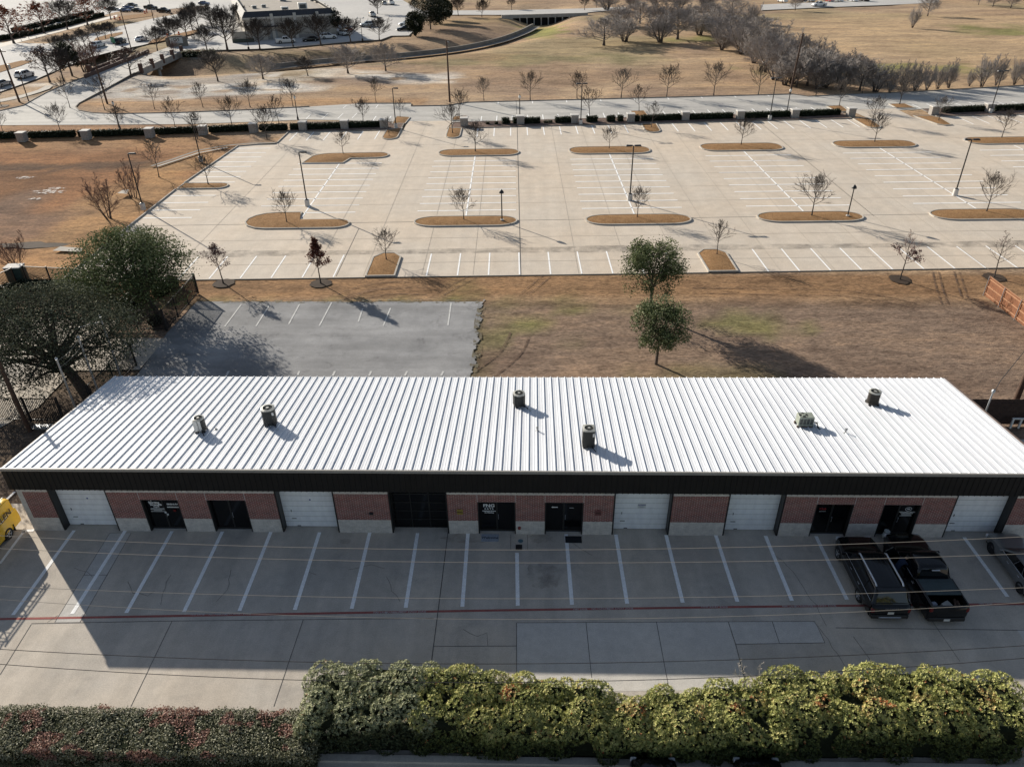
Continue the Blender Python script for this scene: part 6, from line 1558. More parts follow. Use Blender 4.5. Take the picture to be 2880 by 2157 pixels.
    # greenhouse
    zr = K['roof']; yfb, yft, yrb, yrt = K['ws'], K['rt'], K['rbt'], K['rb']
    wb_, wt_ = h*.93, h*.73 if kind != 'van' else h*.92
    zb = belt-.03
    def ring(f, lift=0.0, ins=0.0):
        y1 = yfb+(yft-yfb)*f-ins; y0 = yrb+(yrt-yrb)*f+ins; w = wb_+(wt_-wb_)*f-ins; z = zb+(zr-.05-zb)*f+lift; c = .18 if f < .95 else .24
        o = []
        for (cx, cy, t0) in ((w-c, y1-c, 0), (-w+c, y1-c, 90), (-w+c, y0+c, 180), (w-c, y0+c, 270)):
            for k in range(5):
                a = R(t0+90*k/4); o.append((cx+c*math.cos(a), cy+c*math.sin(a), z))
        return o
    G = MB(); rings = [ring(0), ring(.5), ring(.94), ring(1, .022, .05), ring(1, .045, .22)]; n = 20
    G.add(sum(rings, []), [(i*n+k, i*n+(k+1) % n, (i+1)*n+(k+1) % n, (i+1)*n+k) for i in range(4) for k in range(n)]+[tuple(range(4*n, 5*n))])
    G.build('cabin', paint, t, smooth=45)
    P = lambda f, side, q: None
    def pt_side(s, y, f):
        return (s*(wb_+(wt_-wb_)*f+.006), y, zb+(zr-.05-zb)*f)
    def lim(f, m0, m1): return yrb+(yrt-yrb)*f+m0, yfb+(yft-yfb)*f-m1
    f0, f1 = .10, .86
    panes = {'sedan': [(0, .30), (.325, .60), (.625, 1)], 'suv': [(0, .25), (.275, .60), (.63, 1)], 'pickup': [(0, .42), (.46, 1)], 'van': [(.72, 1)]}[kind]
    for s in (-1, 1):
        for a, b in panes:
            q = []
            for f, e in ((f0, a), (f0, b), (f1, b), (f1, a)):
                y0, y1 = lim(f, .16 if kind != 'pickup' else .10, .17); q.append(pt_side(s, y0+(y1-y0)*e, f))
            MB().add(q, [(0, 1, 2, 3)] if s > 0 else [(3, 2, 1, 0)]).build('side_window', 'glass_car', t)
    ws = []
    for f, s in ((.08, -1), (.08, 1), (.88, 1), (.88, -1)):
        w = wb_+(wt_-wb_)*f-.13; ws.append((s*w, yfb+(yft-yfb)*f+.012, zb+(zr-.05-zb)*f+.012))
    MB().add(ws, [(0, 1, 2, 3)]).build('windscreen', 'glass_car', t)
    if kind != 'van' or True:
        rw = []
        for f, s in ((.16, -1), (.16, 1), (.86, 1), (.86, -1)):
            w = wb_+(wt_-wb_)*f-.14; rw.append((s*w, yrb+(yrt-yrb)*f-.012, zb+(zr-.05-zb)*f+.006))
        MB().add(rw, [(3, 2, 1, 0)]).build('rear_window', 'glass_car', t)
    for s in (-1, 1):
        q = [(s*h*.60, yF-.14, hood-.20), (s*h*.86, yF-.30, hood-.19), (s*h*.88, yF-.27, hood-.30), (s*h*.62, yF-.09, hood-.32)]
        MB().cbox(s*h*.78-.13, s*h*.78+.13, yF-.30, yF-.10, hood-.36, hood-.20, .03).build('headlight', 'head_clear', t)
        MB().cbox(s*h*.86-.09, s*h*.86+.09, yR-.008, yR+.16, K['tail']-.32, K['tail']-.08, .03).build('tail_light', 'tail_red', t)
        m = MB(); m.cbox(s*(h+.10)-.10, s*(h+.10)+.10, yfb-.34, yfb-.22, belt-.02, belt+.14, .03); m.build('wing_mirror', paint, t)
    MB().cbox(-h*.9, h*.9, yR-.06, yR+.10, zl+.08, zl+.28, .03).build('bumper', 'frame_dark' if kind != 'sedan' else paint, t)
    MB().cbox(-h*.72, h*.72, yF-.14, yF+.04, zl+.04, zl+.22, .03).build('bumper', 'frame_dark' if kind != 'sedan' else paint, t)
    pl_ = MB().box(-.15, .15, yR-.075 if kind == 'pickup' else yR-.03, yR-.02 if kind != 'pickup' else yR-.061, (K['tail']-.42) if kind != 'pickup' else zl+.10, (K['tail']-.27) if kind != 'pickup' else zl+.25).build('licence_plate', 'plate_white', t)
    if detail:
        for s in (-1, 1):
            for yy in ((.05, -.95) if kind != 'van' else (1.0,)):
                MB().cbox(s*h-.012, s*h+.018, yy-.1, yy+.1, belt-.15, belt-.12, .005).build('door_handle', 'chrome', t)
        tl = MB()
        for s in (-1, 1):
            a, b = lim(.05, .2, .2); tl.box(s*wb_-.006 if s > 0 else s*wb_-.012, s*wb_+.012 if s > 0 else s*wb_+.006, a, b, zb+.04, zb+.065)
        split_build(tl, 'window_trim', 'chrome', t)
    return t, K
suv, K = car('parked_car', 'black sport utility car with silver roof rails parked nose in by the entry door', 'suv', 'paint_bronze', (17.72, 28.22, 0), R(.5), group='vehicles parked at the brick building', W=2.04, Lh=5.26)
for s in (-1, 1):
    rl = MB(); rl.tube([(s*.66, .35, 1.735), (s*.67, .25, 1.80), (s*.67, -1.75, 1.80), (s*.66, -1.9, 1.735)], .042, 6); rl.build('roof_rail', 'rail_silver', suv)
rb = MB()
for k in range(5): rb.box(-.42+.21*k-.012, -.42+.21*k+.012, -1.7, .2, 1.735, 1.748)
split_build(rb, 'roof_rib', 'paint_black', suv)
MB().cbox(-.55, .55, -2.71, -2.64, .36, .42, .01).build('bumper_trim', 'chrome', suv); MB().box(-.70, .70, -2.2, -1.95, 1.68, 1.72).build('spoiler', 'paint_bronze', suv)
text('badge_lettering', 'TELLURIDE', .075, (0, -2.645, .93), (R(90), 0, 0), 'chrome', suv, bold=.002, space=1.6, sx=1.2)
truck, K = car('parked_truck', 'black pickup truck with open driver door and loaded bed under a half cover', 'pickup', 'paint_black', (20.42, 28.25, 0), R(.6), 'dark_alloy', group='vehicles parked at the brick building', W=2.02, Lh=5.6)
MB().cbox(-.86, .86, -2.05, -1.02, 1.285, 1.325, .01).build('bed_cover', 'bed_cover', truck)
br = MB()
for s in (-1, 1): br.box(s*.88-.03, s*.88+.03, -2.68, -1.0, 1.302, 1.33)
split_build(br, 'bed_rail', 'frame_dark', truck)
MB().box(-.2, .2, -.92, -.86, 1.76, 1.80).build('brake_light', 'alloy', truck)
for x_, s_ in ((-.62, 1), (-.55, .8)): MB().cbox(x_-.30*s_, x_-.28*s_, .0, .9, 0, .01, .002)
dr = MB(); dr.cbox(-.04, .04, -1.05, 0, .38, 1.12, .03)
for p_, q_ in (((0, 0, 1.1), (.0, -.42, 1.62)), ((0, -.42, 1.62), (0, -1.0, 1.60)), ((0, -1.0, 1.60), (0, -1.03, 1.1))): dr.tube([p_, q_], .025, 5)
do = dr.build('driver_door', 'paint_black', truck); do.location = (-.99, 1.12, 0); do.rotation_euler = (0, 0, R(-62))
MB().quad((0, -.05, 1.12), (0, -1.0, 1.12), (0, -.98, 1.58), (0, -.42, 1.60)).build('door_window', 'glass_car', do)
MB().cbox(-.22, -.06, -.16, -.06, 1.06, 1.24, .03).build('wing_mirror', 'paint_black', do)
for c in list(truck.children):
    if c.name.startswith('wing_mirror') and c.data.vertices[0].co.x < 0: bpy.data.objects.remove(c); break
tw = Matrix.Translation((20.42, 28.25, 0)) @ Matrix.Rotation(R(.6), 4, 'Z')
for nm, lab, (x, y), sz, mat, cat, rz in (('metal_toolbox', 'grey square box lying in the open end of the pickup bed', (.08, -2.36), (.46, .36, .2), 'hvac_grey', 'box', .5), ('plastic_bag', 'small lilac grey bag lying in the left of the pickup bed', (-.52, -2.3), (.3, .24, .22), 'mat_grey', 'bag', .2), ('lumber_bundle', 'dark bundle of scrap in the right of the pickup bed', (.58, -2.35), (.34, .40, .24), 'pole_wood', 'bundle', -.3)):
    p = tw @ Vector((x, y, .79)); m = MB(); rg = random.Random(hash(nm) % 97)
    if nm == 'lumber_bundle':
        for k in range(6): m.obox(rg.uniform(-.12, .12), rg.uniform(-.08, .08), .05*k, .05*k+.045, .09, .46, rg.uniform(-.5, .5))
        t = thing(nm, lab, cat, p, rz); split_build(m, 'scrap_piece', mat, t)
    else:
        m.cbox(-sz[0]/2, sz[0]/2, -sz[1]/2, sz[1]/2, 0, sz[2], .05 if nm == 'plastic_bag' else .012); o = m.build(nm, mat); o.location = p; o.rotation_euler = (.15 if nm == 'metal_toolbox' else 0, 0, rz); tag(o, lab, cat)
sedan, K = car('parked_car', 'dark grey sedan cut by the right edge beside the garage door', 'sedan', 'paint_grey', (26.12, 28.92, 0), R(0), 'dark_alloy', group='vehicles parked at the brick building', Lh=4.95, W=1.86)
# yellow van at the left edge, rear to the building
van, K = car('cargo_van', 'yellow van with black lettering and ladder rack at the left edge', 'van', 'yellow_paint', (-31.05, 29.3, 0), R(180), 'alloy', group=None, cat='van', W=2.1)
text('side_lettering', 'OLEN', .52, (-1.052, -1.70, 1.42), (R(90), 0, R(-90)), 'black_letter', van, bold=.012, sx=1.05)
mf = MB()
for s in (-1, 1): mf.box(s*.95-.14, s*.95+.14, -2.15, -2.12, .16, .62)
split_build(mf, 'mud_flap', 'black_metal', van)
rk = MB()
for y in (-2.2, -.4, 1.2):
    rk.tube([(-.85, y, 2.02), (-.85, y, 2.3), (.85, y, 2.3), (.85, y, 2.02)], .03, 6)
for s in (-.85, .85): rk.tube([(s, -2.5, 2.3), (s, 1.5, 2.3)], .03, 6)
rk.build('roof_rack', 'grey_metal', van)
ld = MB(); 
for s in (-.55, -.15): ld.tube([(s, -2.7, 2.36), (s, 2.2, 2.36)], .03, 5)
for k in range(14): ld.tube([(-.55, -2.5+.34*k, 2.36), (-.15, -2.5+.34*k, 2.36)], .018, 5)
o = ld.build('ladder', 'grey_metal'); o.matrix_world = Matrix.Translation((-31.05, 29.3, 0)) @ Matrix.Rotation(R(180), 4, 'Z'); tag(o, 'long grey ladder lying on the rack of the yellow van', 'ladder')
# car noses just showing below the hedge
car('parked_car', 'dark car at the bottom edge below the middle of the tall hedge', 'suv', 'paint_black', (4.95, 15.42, 0), 0, group='cars below the hedge')
car('parked_car', 'dark car with a bright pale windscreen edge at the bottom, right one of two', 'suv', 'paint_black', (9.15, 15.48, 0), 0, group='cars below the hedge')
# far traffic and parked cars: one of each kind, copied
fs, _ = car('far_car', 'x', 'sedan', 'paint_white', detail=False); fu, _ = car('far_car', 'x', 'suv', 'paint_white', detail=False); fp, _ = car('pickup_truck', 'x', 'pickup', 'paint_white', detail=False)
def far_car(src, u, v, head, paint, label, group):
    p = at(u, v); b = {c.name.split('.')[0] for c in src.children}
    o = dup(src, p, head, label, group, None, {'body': paint, 'cabin': paint, 'wing_mirror': paint}); return o
AV = math.atan2(*(lambda d: (d.x, d.y))(at(398, 118)-at(70, 216))); AV = -AV
GC = 'cars driving on the avenue'; GD = 'cars at the store'; GE = 'cars parked along the far lots'
far_car(fu, 72, 219, AV, 'paint_white', 'white sport utility car driving on the avenue below the bare trees', GC)
far_car(fs, 8, 243, AV, 'paint_silver', 'silver car on the avenue cut by the left edge', GC)
far_car(fu, 278, 134, AV, 'paint_white', 'pale sport utility car on the avenue partly behind a bare tree', GC)
far_car(fu, 338, 124, AV, 'paint_black', 'black sport utility car on the avenue beside the green sign', GC)
far_car(fs, 398, 116, AV, 'paint_white', 'white sedan on the avenue right of the thin tall pole', GC)
far_car(fs, 462, 96, AV, 'paint_silver', 'silver sedan on the avenue behind the trees at the stone sign', GC)
H0 = math.atan2((at(960, 108)-at(790, 118)).y, (at(960, 108)-at(790, 118)).x)-PI/2
far_car(fp, 804, 122, H0, 'paint_white', 'white pickup in the shade behind the store', GD)
far_car(fs, 874, 117, H0+PI, 'paint_black', 'black sedan between the white pickup and the white sport utility car', GD)
far_car(fu, 924, 110, H0, 'paint_white', 'white sport utility car at the store corner', GD)
far_car(fu, 966, 100, H0+PI/2+.3, 'paint_white', 'white hatchback car queueing round the store corner', GD)
far_car(fs, 977, 90, H0+PI/2+.3, 'paint_red', 'red car ahead of the white hatchback', GD)
far_car(fu, 1034, 76, H0+PI, 'paint_silver', 'silver sport utility car parked at the store side', GD)
far_car(fp, 1047, 48, H0+PI/2, 'paint_silver', 'silver pickup parked behind the store', GD)
far_car(fs, 1136, 87, H0+PI, 'paint_black', 'black sedan at the grass edge before the front cedar', GD)
far_car(fs, 1142, 72, H0+PI, 'paint_white', 'white sedan beside the black one before the front cedar', GD)
far_car(fs, 1080, 14, H0+PI/2, 'paint_silver', 'pale car in the lot behind the store, left of two', GD)
far_car(fp, 1100, 14, H0+PI/2, 'paint_white', 'white pickup in the lot behind the store, right of two', GD)
A2 = math.atan2((at(400, 36)-at(310, 34)).y, (at(400, 36)-at(310, 34)).x)-PI/2
for u, v, k, c, lab in ((318, 30, fs, 'paint_black', 'dark car parked at the far lot, leftmost of its row'), (352, 34, fs, 'paint_blue', 'dark blue car in the far lot row, nearest one'), (362, 26, fs, 'paint_blue', 'dark blue car in the far lot row, middle one'), (372, 19, fs, 'paint_black', 'dark car in the far lot row, furthest one'), (388, 34, fs, 'paint_black', 'black sedan at the right end of the far lot row'), (425, 27, fp, 'paint_black', 'black pickup in the far lot right of the row'), (462, 36, fp, 'paint_black', 'black pickup at the far lot exit'), (575, 14, fs, 'paint_blue', 'blue car in the far lot beyond the avenue trees')):
    far_car(k, u, v, A2, c, lab, GE)
far_car(fp, 2303, 19, H0+PI-.1, 'paint_white', 'white pickup on the field road at the top', GE)
for i, (u, c, k) in enumerate(((2200, 'paint_white', fs), (2254, 'paint_black', fs), (2276, 'paint_silver', fu), (2330, 'paint_red', fs), (2356, 'paint_silver', fs), (2396, 'paint_white', fs), (2428, 'paint_black', fu))):
    far_car(k, u, 7-(u-2200)*.012, PI/2*.2, c, '%s %s parked beyond the field road, %s of the row' % (c[6:], 'car' if k is fs else 'sport utility car', ('first', 'second', 'third', 'fourth', 'fifth', 'sixth', 'seventh')[i]), 'cars parked beyond the field road')
for s in (fs, fu, fp): drop(s)
# ------------------------------------------------------------------ person leaning into the pickup
def skin_figure(name, joints, edges, radii, mat, parent, sub=2):
    me = bpy.data.meshes.new(name); me.from_pydata([tuple(j) for j in joints], edges, []); o = bpy.data.objects.new(name, me); C.objects.link(o)
    md = o.modifiers.new('skin', 'SKIN'); md.use_smooth_shade = True
    for v, r in zip(me.skin_vertices[0].data, radii): v.radius = (r, r)
    me.skin_vertices[0].data[0].use_root = True
    sb = o.modifiers.new('sub', 'SUBSURF'); sb.levels = sub; sb.render_levels = sub
    dg = bpy.context.evaluated_depsgraph_get(); dg.update(); m2 = bpy.data.meshes.new_from_object(o.evaluated_get(dg))
    bpy.data.objects.remove(o); m2.name = name; m2.materials.clear(); m2.materials.append(M[mat] if isinstance(mat, str) else mat)
    q = bpy.data.objects.new(name, m2); C.objects.link(q)
    if parent is not None: q.parent = parent
    return q
pz = tw @ Vector((-1.36, .12, 0))
per = thing('person', 'person in dark blue clothes leaning into the open driver door of the black pickup', 'person', (pz.x, pz.y, 0), R(-72))
def body_mat():
    m, nt, b = newmat('person_clothes'); g = N(nt, 'ShaderNodeTexCoord'); s = N(nt, 'ShaderNodeSeparateXYZ'); nt.links.new(g.outputs['Object'], s.inputs[0])
    rp = ramp(nt, [(0, (.02, .018, .016)), (.09, (.03, .035, .055)), (.93/1.8, (.012, .022, .05))], 'CONSTANT'); dv = N(nt, 'ShaderNodeMath', operation='DIVIDE'); dv.inputs[1].default_value = 1.8
    nt.links.new(s.outputs[2], dv.inputs[0]); nt.links.new(dv.outputs[0], rp.inputs[0]); nt.links.new(rp.outputs[0], b.inputs['Base Color']); b.inputs['Roughness'].default_value = .9
body_mat()
Jn = [(0, 0, .92), (-.10, 0, .88), (-.12, .03, .48), (-.13, -.02, .09), (-.13, .13, .05), (.10, 0, .88), (.13, -.06, .48), (.14, -.14, .09), (.14, .02, .05), (0, .12, 1.10), (0, .26, 1.28), (0, .36, 1.40), (0, .44, 1.46), (-.19, .33, 1.36), (-.27, .45, 1.12), (-.22, .66, 1.02), (.19, .33, 1.36), (.26, .50, 1.15), (.2, .72, 1.08)]
Ed = [(0, 1), (1, 2), (2, 3), (3, 4), (0, 5), (5, 6), (6, 7), (7, 8), (0, 9), (9, 10), (10, 11), (11, 12), (10, 13), (13, 14), (14, 15), (10, 16), (16, 17), (17, 18)]
Rr = [.15, .11, .075, .05, .05, .11, .075, .05, .05, .14, .155, .075, .055, .075, .05, .035, .075, .05, .035]
skin_figure('figure', Jn, Ed, Rr, 'person_clothes', per)
hd = MB(); hd.lathe([(.02, -.13), (.055, -.11), (.078, -.03), (.088, .04), (.075, .10), (.03, .125)], 14); ho = hd.build('head', 'skin', per, smooth=60); ho.location = (0, .52, 1.52); ho.rotation_euler = (R(-35), 0, 0)
hr = MB(); hr.lathe([(.093, .01), (.096, .06), (.08, .115), (.02, .14)], 14); h2 = hr.build('hair', 'hair_dark', ho, smooth=60); h2.location = (0, -.015, .0)
for s, lab in ((-1, 'nose'), ): MB().add([(0, .085, .03), (.018, .08, -.01), (-.018, .08, -.01), (0, .108, -.008)], [(0, 1, 3), (0, 3, 2), (1, 2, 3)]).build('nose', 'skin', ho)
for s in (-1, 1):
    e = MB().lathe([(0, 0), (.024, .004), (.02, .012), (0, .014)], 8, (0, 0, 0), 'x').build('ear', 'skin', ho); e.location = (s*.083, 0, .0)
    bx = (-.22, .66, 1.02) if s < 0 else (.2, .72, 1.08)
    hj = [bx, (bx[0], bx[1]+.07, bx[2]-.01)]; he = [(0, 1)]; hrr = [.028, .035]
    for k in range(4):
        x0 = (k-1.5)*.021; i = len(hj); hj += [(bx[0]+x0, bx[1]+.11, bx[2]-.015), (bx[0]+x0*1.1, bx[1]+.145-.008*abs(k-1), bx[2]-.035), (bx[0]+x0*1.1, bx[1]+.155-.01*abs(k-1), bx[2]-.065)]; he += [(1, i), (i, i+1), (i+1, i+2)]; hrr += [.0095, .009, .008]
    i = len(hj); hj += [(bx[0]-s*.04, bx[1]+.06, bx[2]-.02), (bx[0]-s*.05, bx[1]+.095, bx[2]-.04)]; he += [(1, i), (i, i+1)]; hrr += [.011, .009]
    skin_figure('hand', hj, he, hrr, 'skin', per, 1)
# pale bag and box by the glass door, left of the pickup nose
p = at(2490, 1508, 0); t = thing('white_bag', 'pale crumpled bag standing by the entry door left of the pickup nose', 'bag', (p.x-.05, p.y-.1, 0), .3)
m = MB(); rg = random.Random(9)
prof = [(.16, 0), (.2, .12), (.19, .3), (.13, .42), (.17, .5)]
m.lathe(prof, 12); m.v = [(x*rg.uniform(.82, 1.15), y*rg.uniform(.82, 1.15), z) for x, y, z in m.v]; m.build('sack', 'bag_white', t, smooth=70); MB().tube([(-.08, 0, .46), (-.06, 0, .6), (.06, 0, .6), (.08, 0, .46)], .012, 5).build('handle', 'bag_white', t)
# ------------------------------------------------------------------ lamps and poles
GL, GS, GW = 'tall black lamps of the parking lot', 'short black lantern lamps on the islands', 'white topped street lamps'
def head(mb, side):
    mb.add([(side*.12, -.16, 0), (side*.95, -.2, -.03), (side*.95, .2, -.03), (side*.12, .16, 0), (side*.12, -.12, .12), (side*.85, -.15, .14), (side*.85, .15, .14), (side*.12, .12, .12)],
           [(0, 1, 2, 3) if side < 0 else (3, 2, 1, 0), (4, 5, 6, 7), (0, 4, 5, 1), (1, 5, 6, 2), (2, 6, 7, 3), (3, 7, 4, 0)])
def lamp(u, v, vt, n, lab, rz=0.0):
    p = at(u, v, 0); h = height_at(u, vt, p); t = thing('parking_lamp', lab, 'lamp post', p, rz, GL)
    MB().lathe([(.30, 0), (.30, .78), (.26, .82), (0, .82)], 16).build('concrete_base', 'pole_base', t, smooth=30)
    MB().lathe([(.22, .82), (.22, .86), (.085, .9), (.07, h-.1), (0, h-.1)], 8).build('pole', 'black_metal', t, smooth=30)
    for s in ((1,) if n == 1 else (-1, 1)):
        m = MB(); head(m, s); o = m.build('lamp_head', 'black_metal', t); o.location = (0, 0, h-.14)
        MB().quad((s*.2, -.12, -.035), (s*.8, -.13, -.045), (s*.8, .13, -.045), (s*.2, .12, -.035)).build('lens', 'lamp_white', o)
for a in ((404, 590, 430, 1, 'single headed lamp on the grass bank left of the lot'), (865, 580, 426, 1, 'single headed lamp at the end of the left stall rows'), (1771, 564, 408, 2, 'twin headed lamp in the middle of the lot'), (2685, 550, 391, 2, 'twin headed lamp at the right of the lot'),
          (566, 456, 334, 1, 'single headed lamp at the upper left kerb'), (1114, 362, 247, 1, 'single headed lamp at the entrance gap'), (1633, 352, 234, 2, 'twin headed lamp in the middle hedge row, left'), (2164, 339, 219, 2, 'twin headed lamp in the middle hedge row, right'), (2784, 320, 199, 2, 'twin headed lamp in the right hedge row')): lamp(*a)
for u, v, vt, lab in ((1412, 624, 534, 'short lantern at the right end of the lower island left of centre'), (2383, 612, 521, 'short lantern at the right end of the lower island right of centre')):
    p = isl_z(at(u, v, 0)); h = height_at(u, vt, p); t = thing('short_lamp', lab, 'lamp post', p, 0, GS)
    MB().lathe([(.2, 0), (.2, .1), (0, .1)], 14).build('base', 'pole_base', t); MB().lathe([(.075, .1), (.06, h-.25)], 8, cap=False).build('pole', 'black_metal', t, smooth=30)
    MB().lathe([(.05, h-.45), (.28, h-.38), (.25, h-.2), (.1, h-.02), (.04, h+.05), (0, h+.05)], 14).build('lantern', 'black_metal', t, smooth=40)
for u, v, vt, lab in ((1462, 343, 266, 'white topped street lamp on the stone pillar in the middle hedge row'), (2212, 322, 248, 'white topped street lamp below the tall wooden pole'), (838, 337, 268, 'white topped street lamp at the drive left of the entrance gap'), (338, 364, 284, 'white topped street lamp at the drive bend behind a bare tree')):
    p = at(u, v, 0); h = max(3.2, height_at(u, vt, p)); t = thing('street_lamp', lab, 'lamp post', p, 0, GW)
    MB().lathe([(.17, 0), (.17, .35), (.09, .55), (.065, h-.75), (.1, h-.7), (0, h-.7)], 10).build('post', 'black_metal', t, smooth=30)
    MB().lathe([(.10, h-.7), (.21, h-.5), (.20, h-.3), (.09, h-.16), (0, h-.16)], 12).build('lantern', 'lamp_white', t, smooth=40); MB().lathe([(.16, h-.22), (.05, h-.06), (.015, h+.06), (0, h+.06)], 10).build('finial', 'black_metal', t)
for u, v, lab in ((784, 142, 'double globe lamp at the store lot edge before the enclosure'), (1020, 118, 'lamp at the store lot corner')):
    uu = 700 if u == 784 else u; p = at(uu, v); h = 6.2; t = thing('store_lamp', lab, 'lamp post', p, 0); MB().lathe([(.28, 0), (.28, .8), (.08, .85), (.06, h)], 8).build('post', 'black_metal', t)
    for s in (-1, 1): MB().lathe([(0, -.2), (.2, -.1), (.22, .1), (0, .25)], 10, (s*.9, 0, h)).build('globe', 'lamp_white', t, smooth=60)
    MB().tube([(-.9, 0, h-.2), (0, 0, h-.05), (.9, 0, h-.2)], .04, 5).build('bracket', 'black_metal', t)
def upole(u, v, vt, r, lab, arms=0, trans=False, lean=0.0, h=None, base=None):
    p = base or at(u, v); h = h or height_at(u, vt, p); t = thing('utility_pole', lab, 'utility pole', p, 0, 'wooden utility poles')
    MB().tube([(0, 0, -.2), (lean*.5, 0, h*.5), (lean, 0, h)], [r, r*.85, r*.65], 10).build('pole', 'pole_wood', t, smooth=40)
    for k in range(arms): MB().box(lean-1.0, lean+1.0, -.06, .06, h-.55-.8*k, h-.42-.8*k).build('crossarm', 'pole_wood', t)
    if trans: MB().lathe([(0, h*.62), (.24, h*.63), (.24, h*.63+.8), (0, h*.63+.85)], 12, (.35, 0, 0)).build('transformer', 'galvanised', t, smooth=40)
    MB().tube([(lean*.96+.1, -.05, h-.25), (lean*.96+.35, -.08, h-.22), (lean*.96+.38, -.08, h-.35)], .06, 5).build('bracket', 'galvanised', t)
    return t, h
upole(1265, 287, 114, .19, 'tall wooden pole standing alone at the field edge in the middle')
upole(2222, 262, 94, .22, 'tall thin wooden pole in front of the dark thicket', lean=.5)
upole(302, 292, 122, .19, 'tall wooden pole at the drive bend near the bridge', lean=-.2)
upole(55, 287, 138, .20, 'wooden pole with a grey transformer at the left edge', 1, True, -.3)
upole(81, 286, 200, .11, 'thin short pole right of the transformer pole')
upole(370, 142, 26, .15, 'wooden pole behind the brown leaved tree at the bridge end', lean=-.2)
upole(433, 60, -30, .13, 'thin wooden pole at the far avenue beyond the black pickups')
p = at(84, 1212, 0); upole(84, 1212, 0, .16, 'wooden utility pole close beside the left end of the white roof', 0, False, -.15, 8.6, p)
o = MB().obox(0, 0, 0, .10, 1.35, .55, 0).build('cover_slab', 'galvanised'); q = at(120, 1202, 0); o.location = (q.x, q.y, 0); tag(o, 'pale grey metal slab lying at the foot of the left utility pole', 'metal slab')
upole(2858, 1130, 0, .21, 'wooden utility pole at the right edge behind the dark fence', 0, False, .0, 8.5, Vector((34.35, 45.0, 0)))
# metal masts beside the left end, strung with wire
mast = []
for i, (u, v, h, lab) in enumerate(((150, 1194, 5.3, 'nearest grey metal mast beside the left end of the roof'), (219, 1140, 5.6, 'middle grey metal mast beside the left end of the roof'), (278, 1086, 5.9, 'furthest grey metal mast with a side arm beside the roof'))):
    p = at(u, v, 0); p.x = -31.2-.3*(2-i); t = thing('metal_mast', lab, 'mast', p, 0, 'grey metal masts at the left end'); mast.append((p, h))
    MB().lathe([(.075, 0), (.065, h), (0, h)], 8).build('post', 'galvanised', t, smooth=40); MB().lathe([(0, h), (.10, h+.05), (.08, h+.15), (0, h+.2)], 10).build('cap', 'galvanised', t, smooth=60)
    if i == 2: MB().tube([(0, 0, h-.35), (-1.75, -.2, h-.75)], .035, 6).build('arm', 'hvac_white', t)
ww = MB()
for (p, h), (q, g_) in zip(mast[:-1], mast[1:]):
    for dz in (-.1, -.6):
        ww.tube([(p.x+(q.x-p.x)*k/8, p.y+(q.y-p.y)*k/8, p.z+(h+dz)+(g_-h)*k/8-.5*(k/8)*(1-k/8)) for k in range(9)], .010, 4)
for k_, o in enumerate(split_build(ww, 'mast_wire', 'wire_pale')): tag(o, '%s grey wire strung between the %s metal masts at the left end' % (('upper', 'lower')[k_ % 2], ('two nearer', 'two further')[k_//2]), 'wire', 'wires of the metal masts')
# overhead lines in front of the building
def wire(name, L3, r, mat, lab, Y=17.5):
    (u0, v0), (u1, v1), (u2, v2) = L3; pts = []
    def pt(u, v):
        d = ray(u, v); s = Y/d[1]; return Vector((d[0]*s, Y, CAM_H+d[2]*s))
    A, Bm, Cc = pt(u0, v0), pt(u1, v1), pt(u2, v2)
    xs_ = np.array([A.x, Bm.x, Cc.x]); zs_ = np.array([A.z, Bm.z, Cc.z]); cf = np.polyfit(xs_, zs_, 2)
    for k in range(61):
        x = -30+k; pts.append((x, Y, float(np.polyval(cf, x))))
    o = MB().tube(pts, r, 5).build(name, mat); tag(o, lab, 'power line', 'overhead lines crossing in front of the building')
wire('power_line', ((0, 1506), (1440, 1546), (2880, 1509)), .0075, 'wire_pale', 'topmost pale overhead wire, nearest the door sills')
wire('power_line', ((0, 1542), (1440, 1582), (2880, 1557)), .0075, 'wire_pale', 'second pale overhead wire from the top', 17.6)
wire('power_line', ((0, 1648), (1440, 1683), (2880, 1652)), .0075, 'wire_pale', 'third pale overhead wire, above the red fire lane line', 17.4)
wire('power_line', ((0, 1685), (1440, 1741), (2880, 1694)), .0075, 'wire_pale', 'fourth pale overhead wire, below the red fire lane line')
wire('power_line', ((0, 1825), (1440, 1866), (2880, 1815)), .013, 'wire_dark', 'upper dark thick overhead cable near the shadow edge', 17.3)
wire('power_line', ((0, 1867), (1440, 1918), (2880, 1850)), .013, 'wire_dark', 'lowest dark thick overhead cable behind the tall hedge', 17.2)
# ------------------------------------------------------------------ fences
def iron_fence(p, q, lab, h=2.0, name='iron_fence'):
    p, q = Vector((*p, 0)), Vector((*q, 0)); d = q-p; L_ = d.length; t = thing(name, lab, 'fence', p, math.atan2(d.y, d.x), 'black iron fence runs'); m = MB()
    for z in (h-.08, .16): m.box(0, L_, -.025, .025, z, z+.06)
    n = int(L_/.13)
    for k in range(1, n): m.box(k*L_/n-.017, k*L_/n+.017, -.017, .017, .05, h-.04)
    m.build('picket_panel', 'black_metal', t); k = max(1, round(L_/2.5)); 
    for i in range(k+1): MB().box(i*L_/k-.055, i*L_/k+.055, -.055, .055, 0, h+.06).build('post', 'black_metal', t)
iron_fence((-31.8, 63.9), (-31.65, 56.4), 'black iron fence along the rear asphalt beside the dark live oak')
iron_fence((-49.4, 65.9), (-31.9, 63.95), 'black iron fence along the back of the left garden')
iron_fence((-50.2, 65.4), (-54, 55), 'black iron fence running down from the green cabinet at the left edge')
iron_fence((-36.6, 56.4), (-31.7, 56.35), 'black iron fence in front of the round clipped shrub')
iron_fence((-31.6, 50.4), (-31.9, 44.2), 'black iron fence below the gate opening beside the huge live oak')
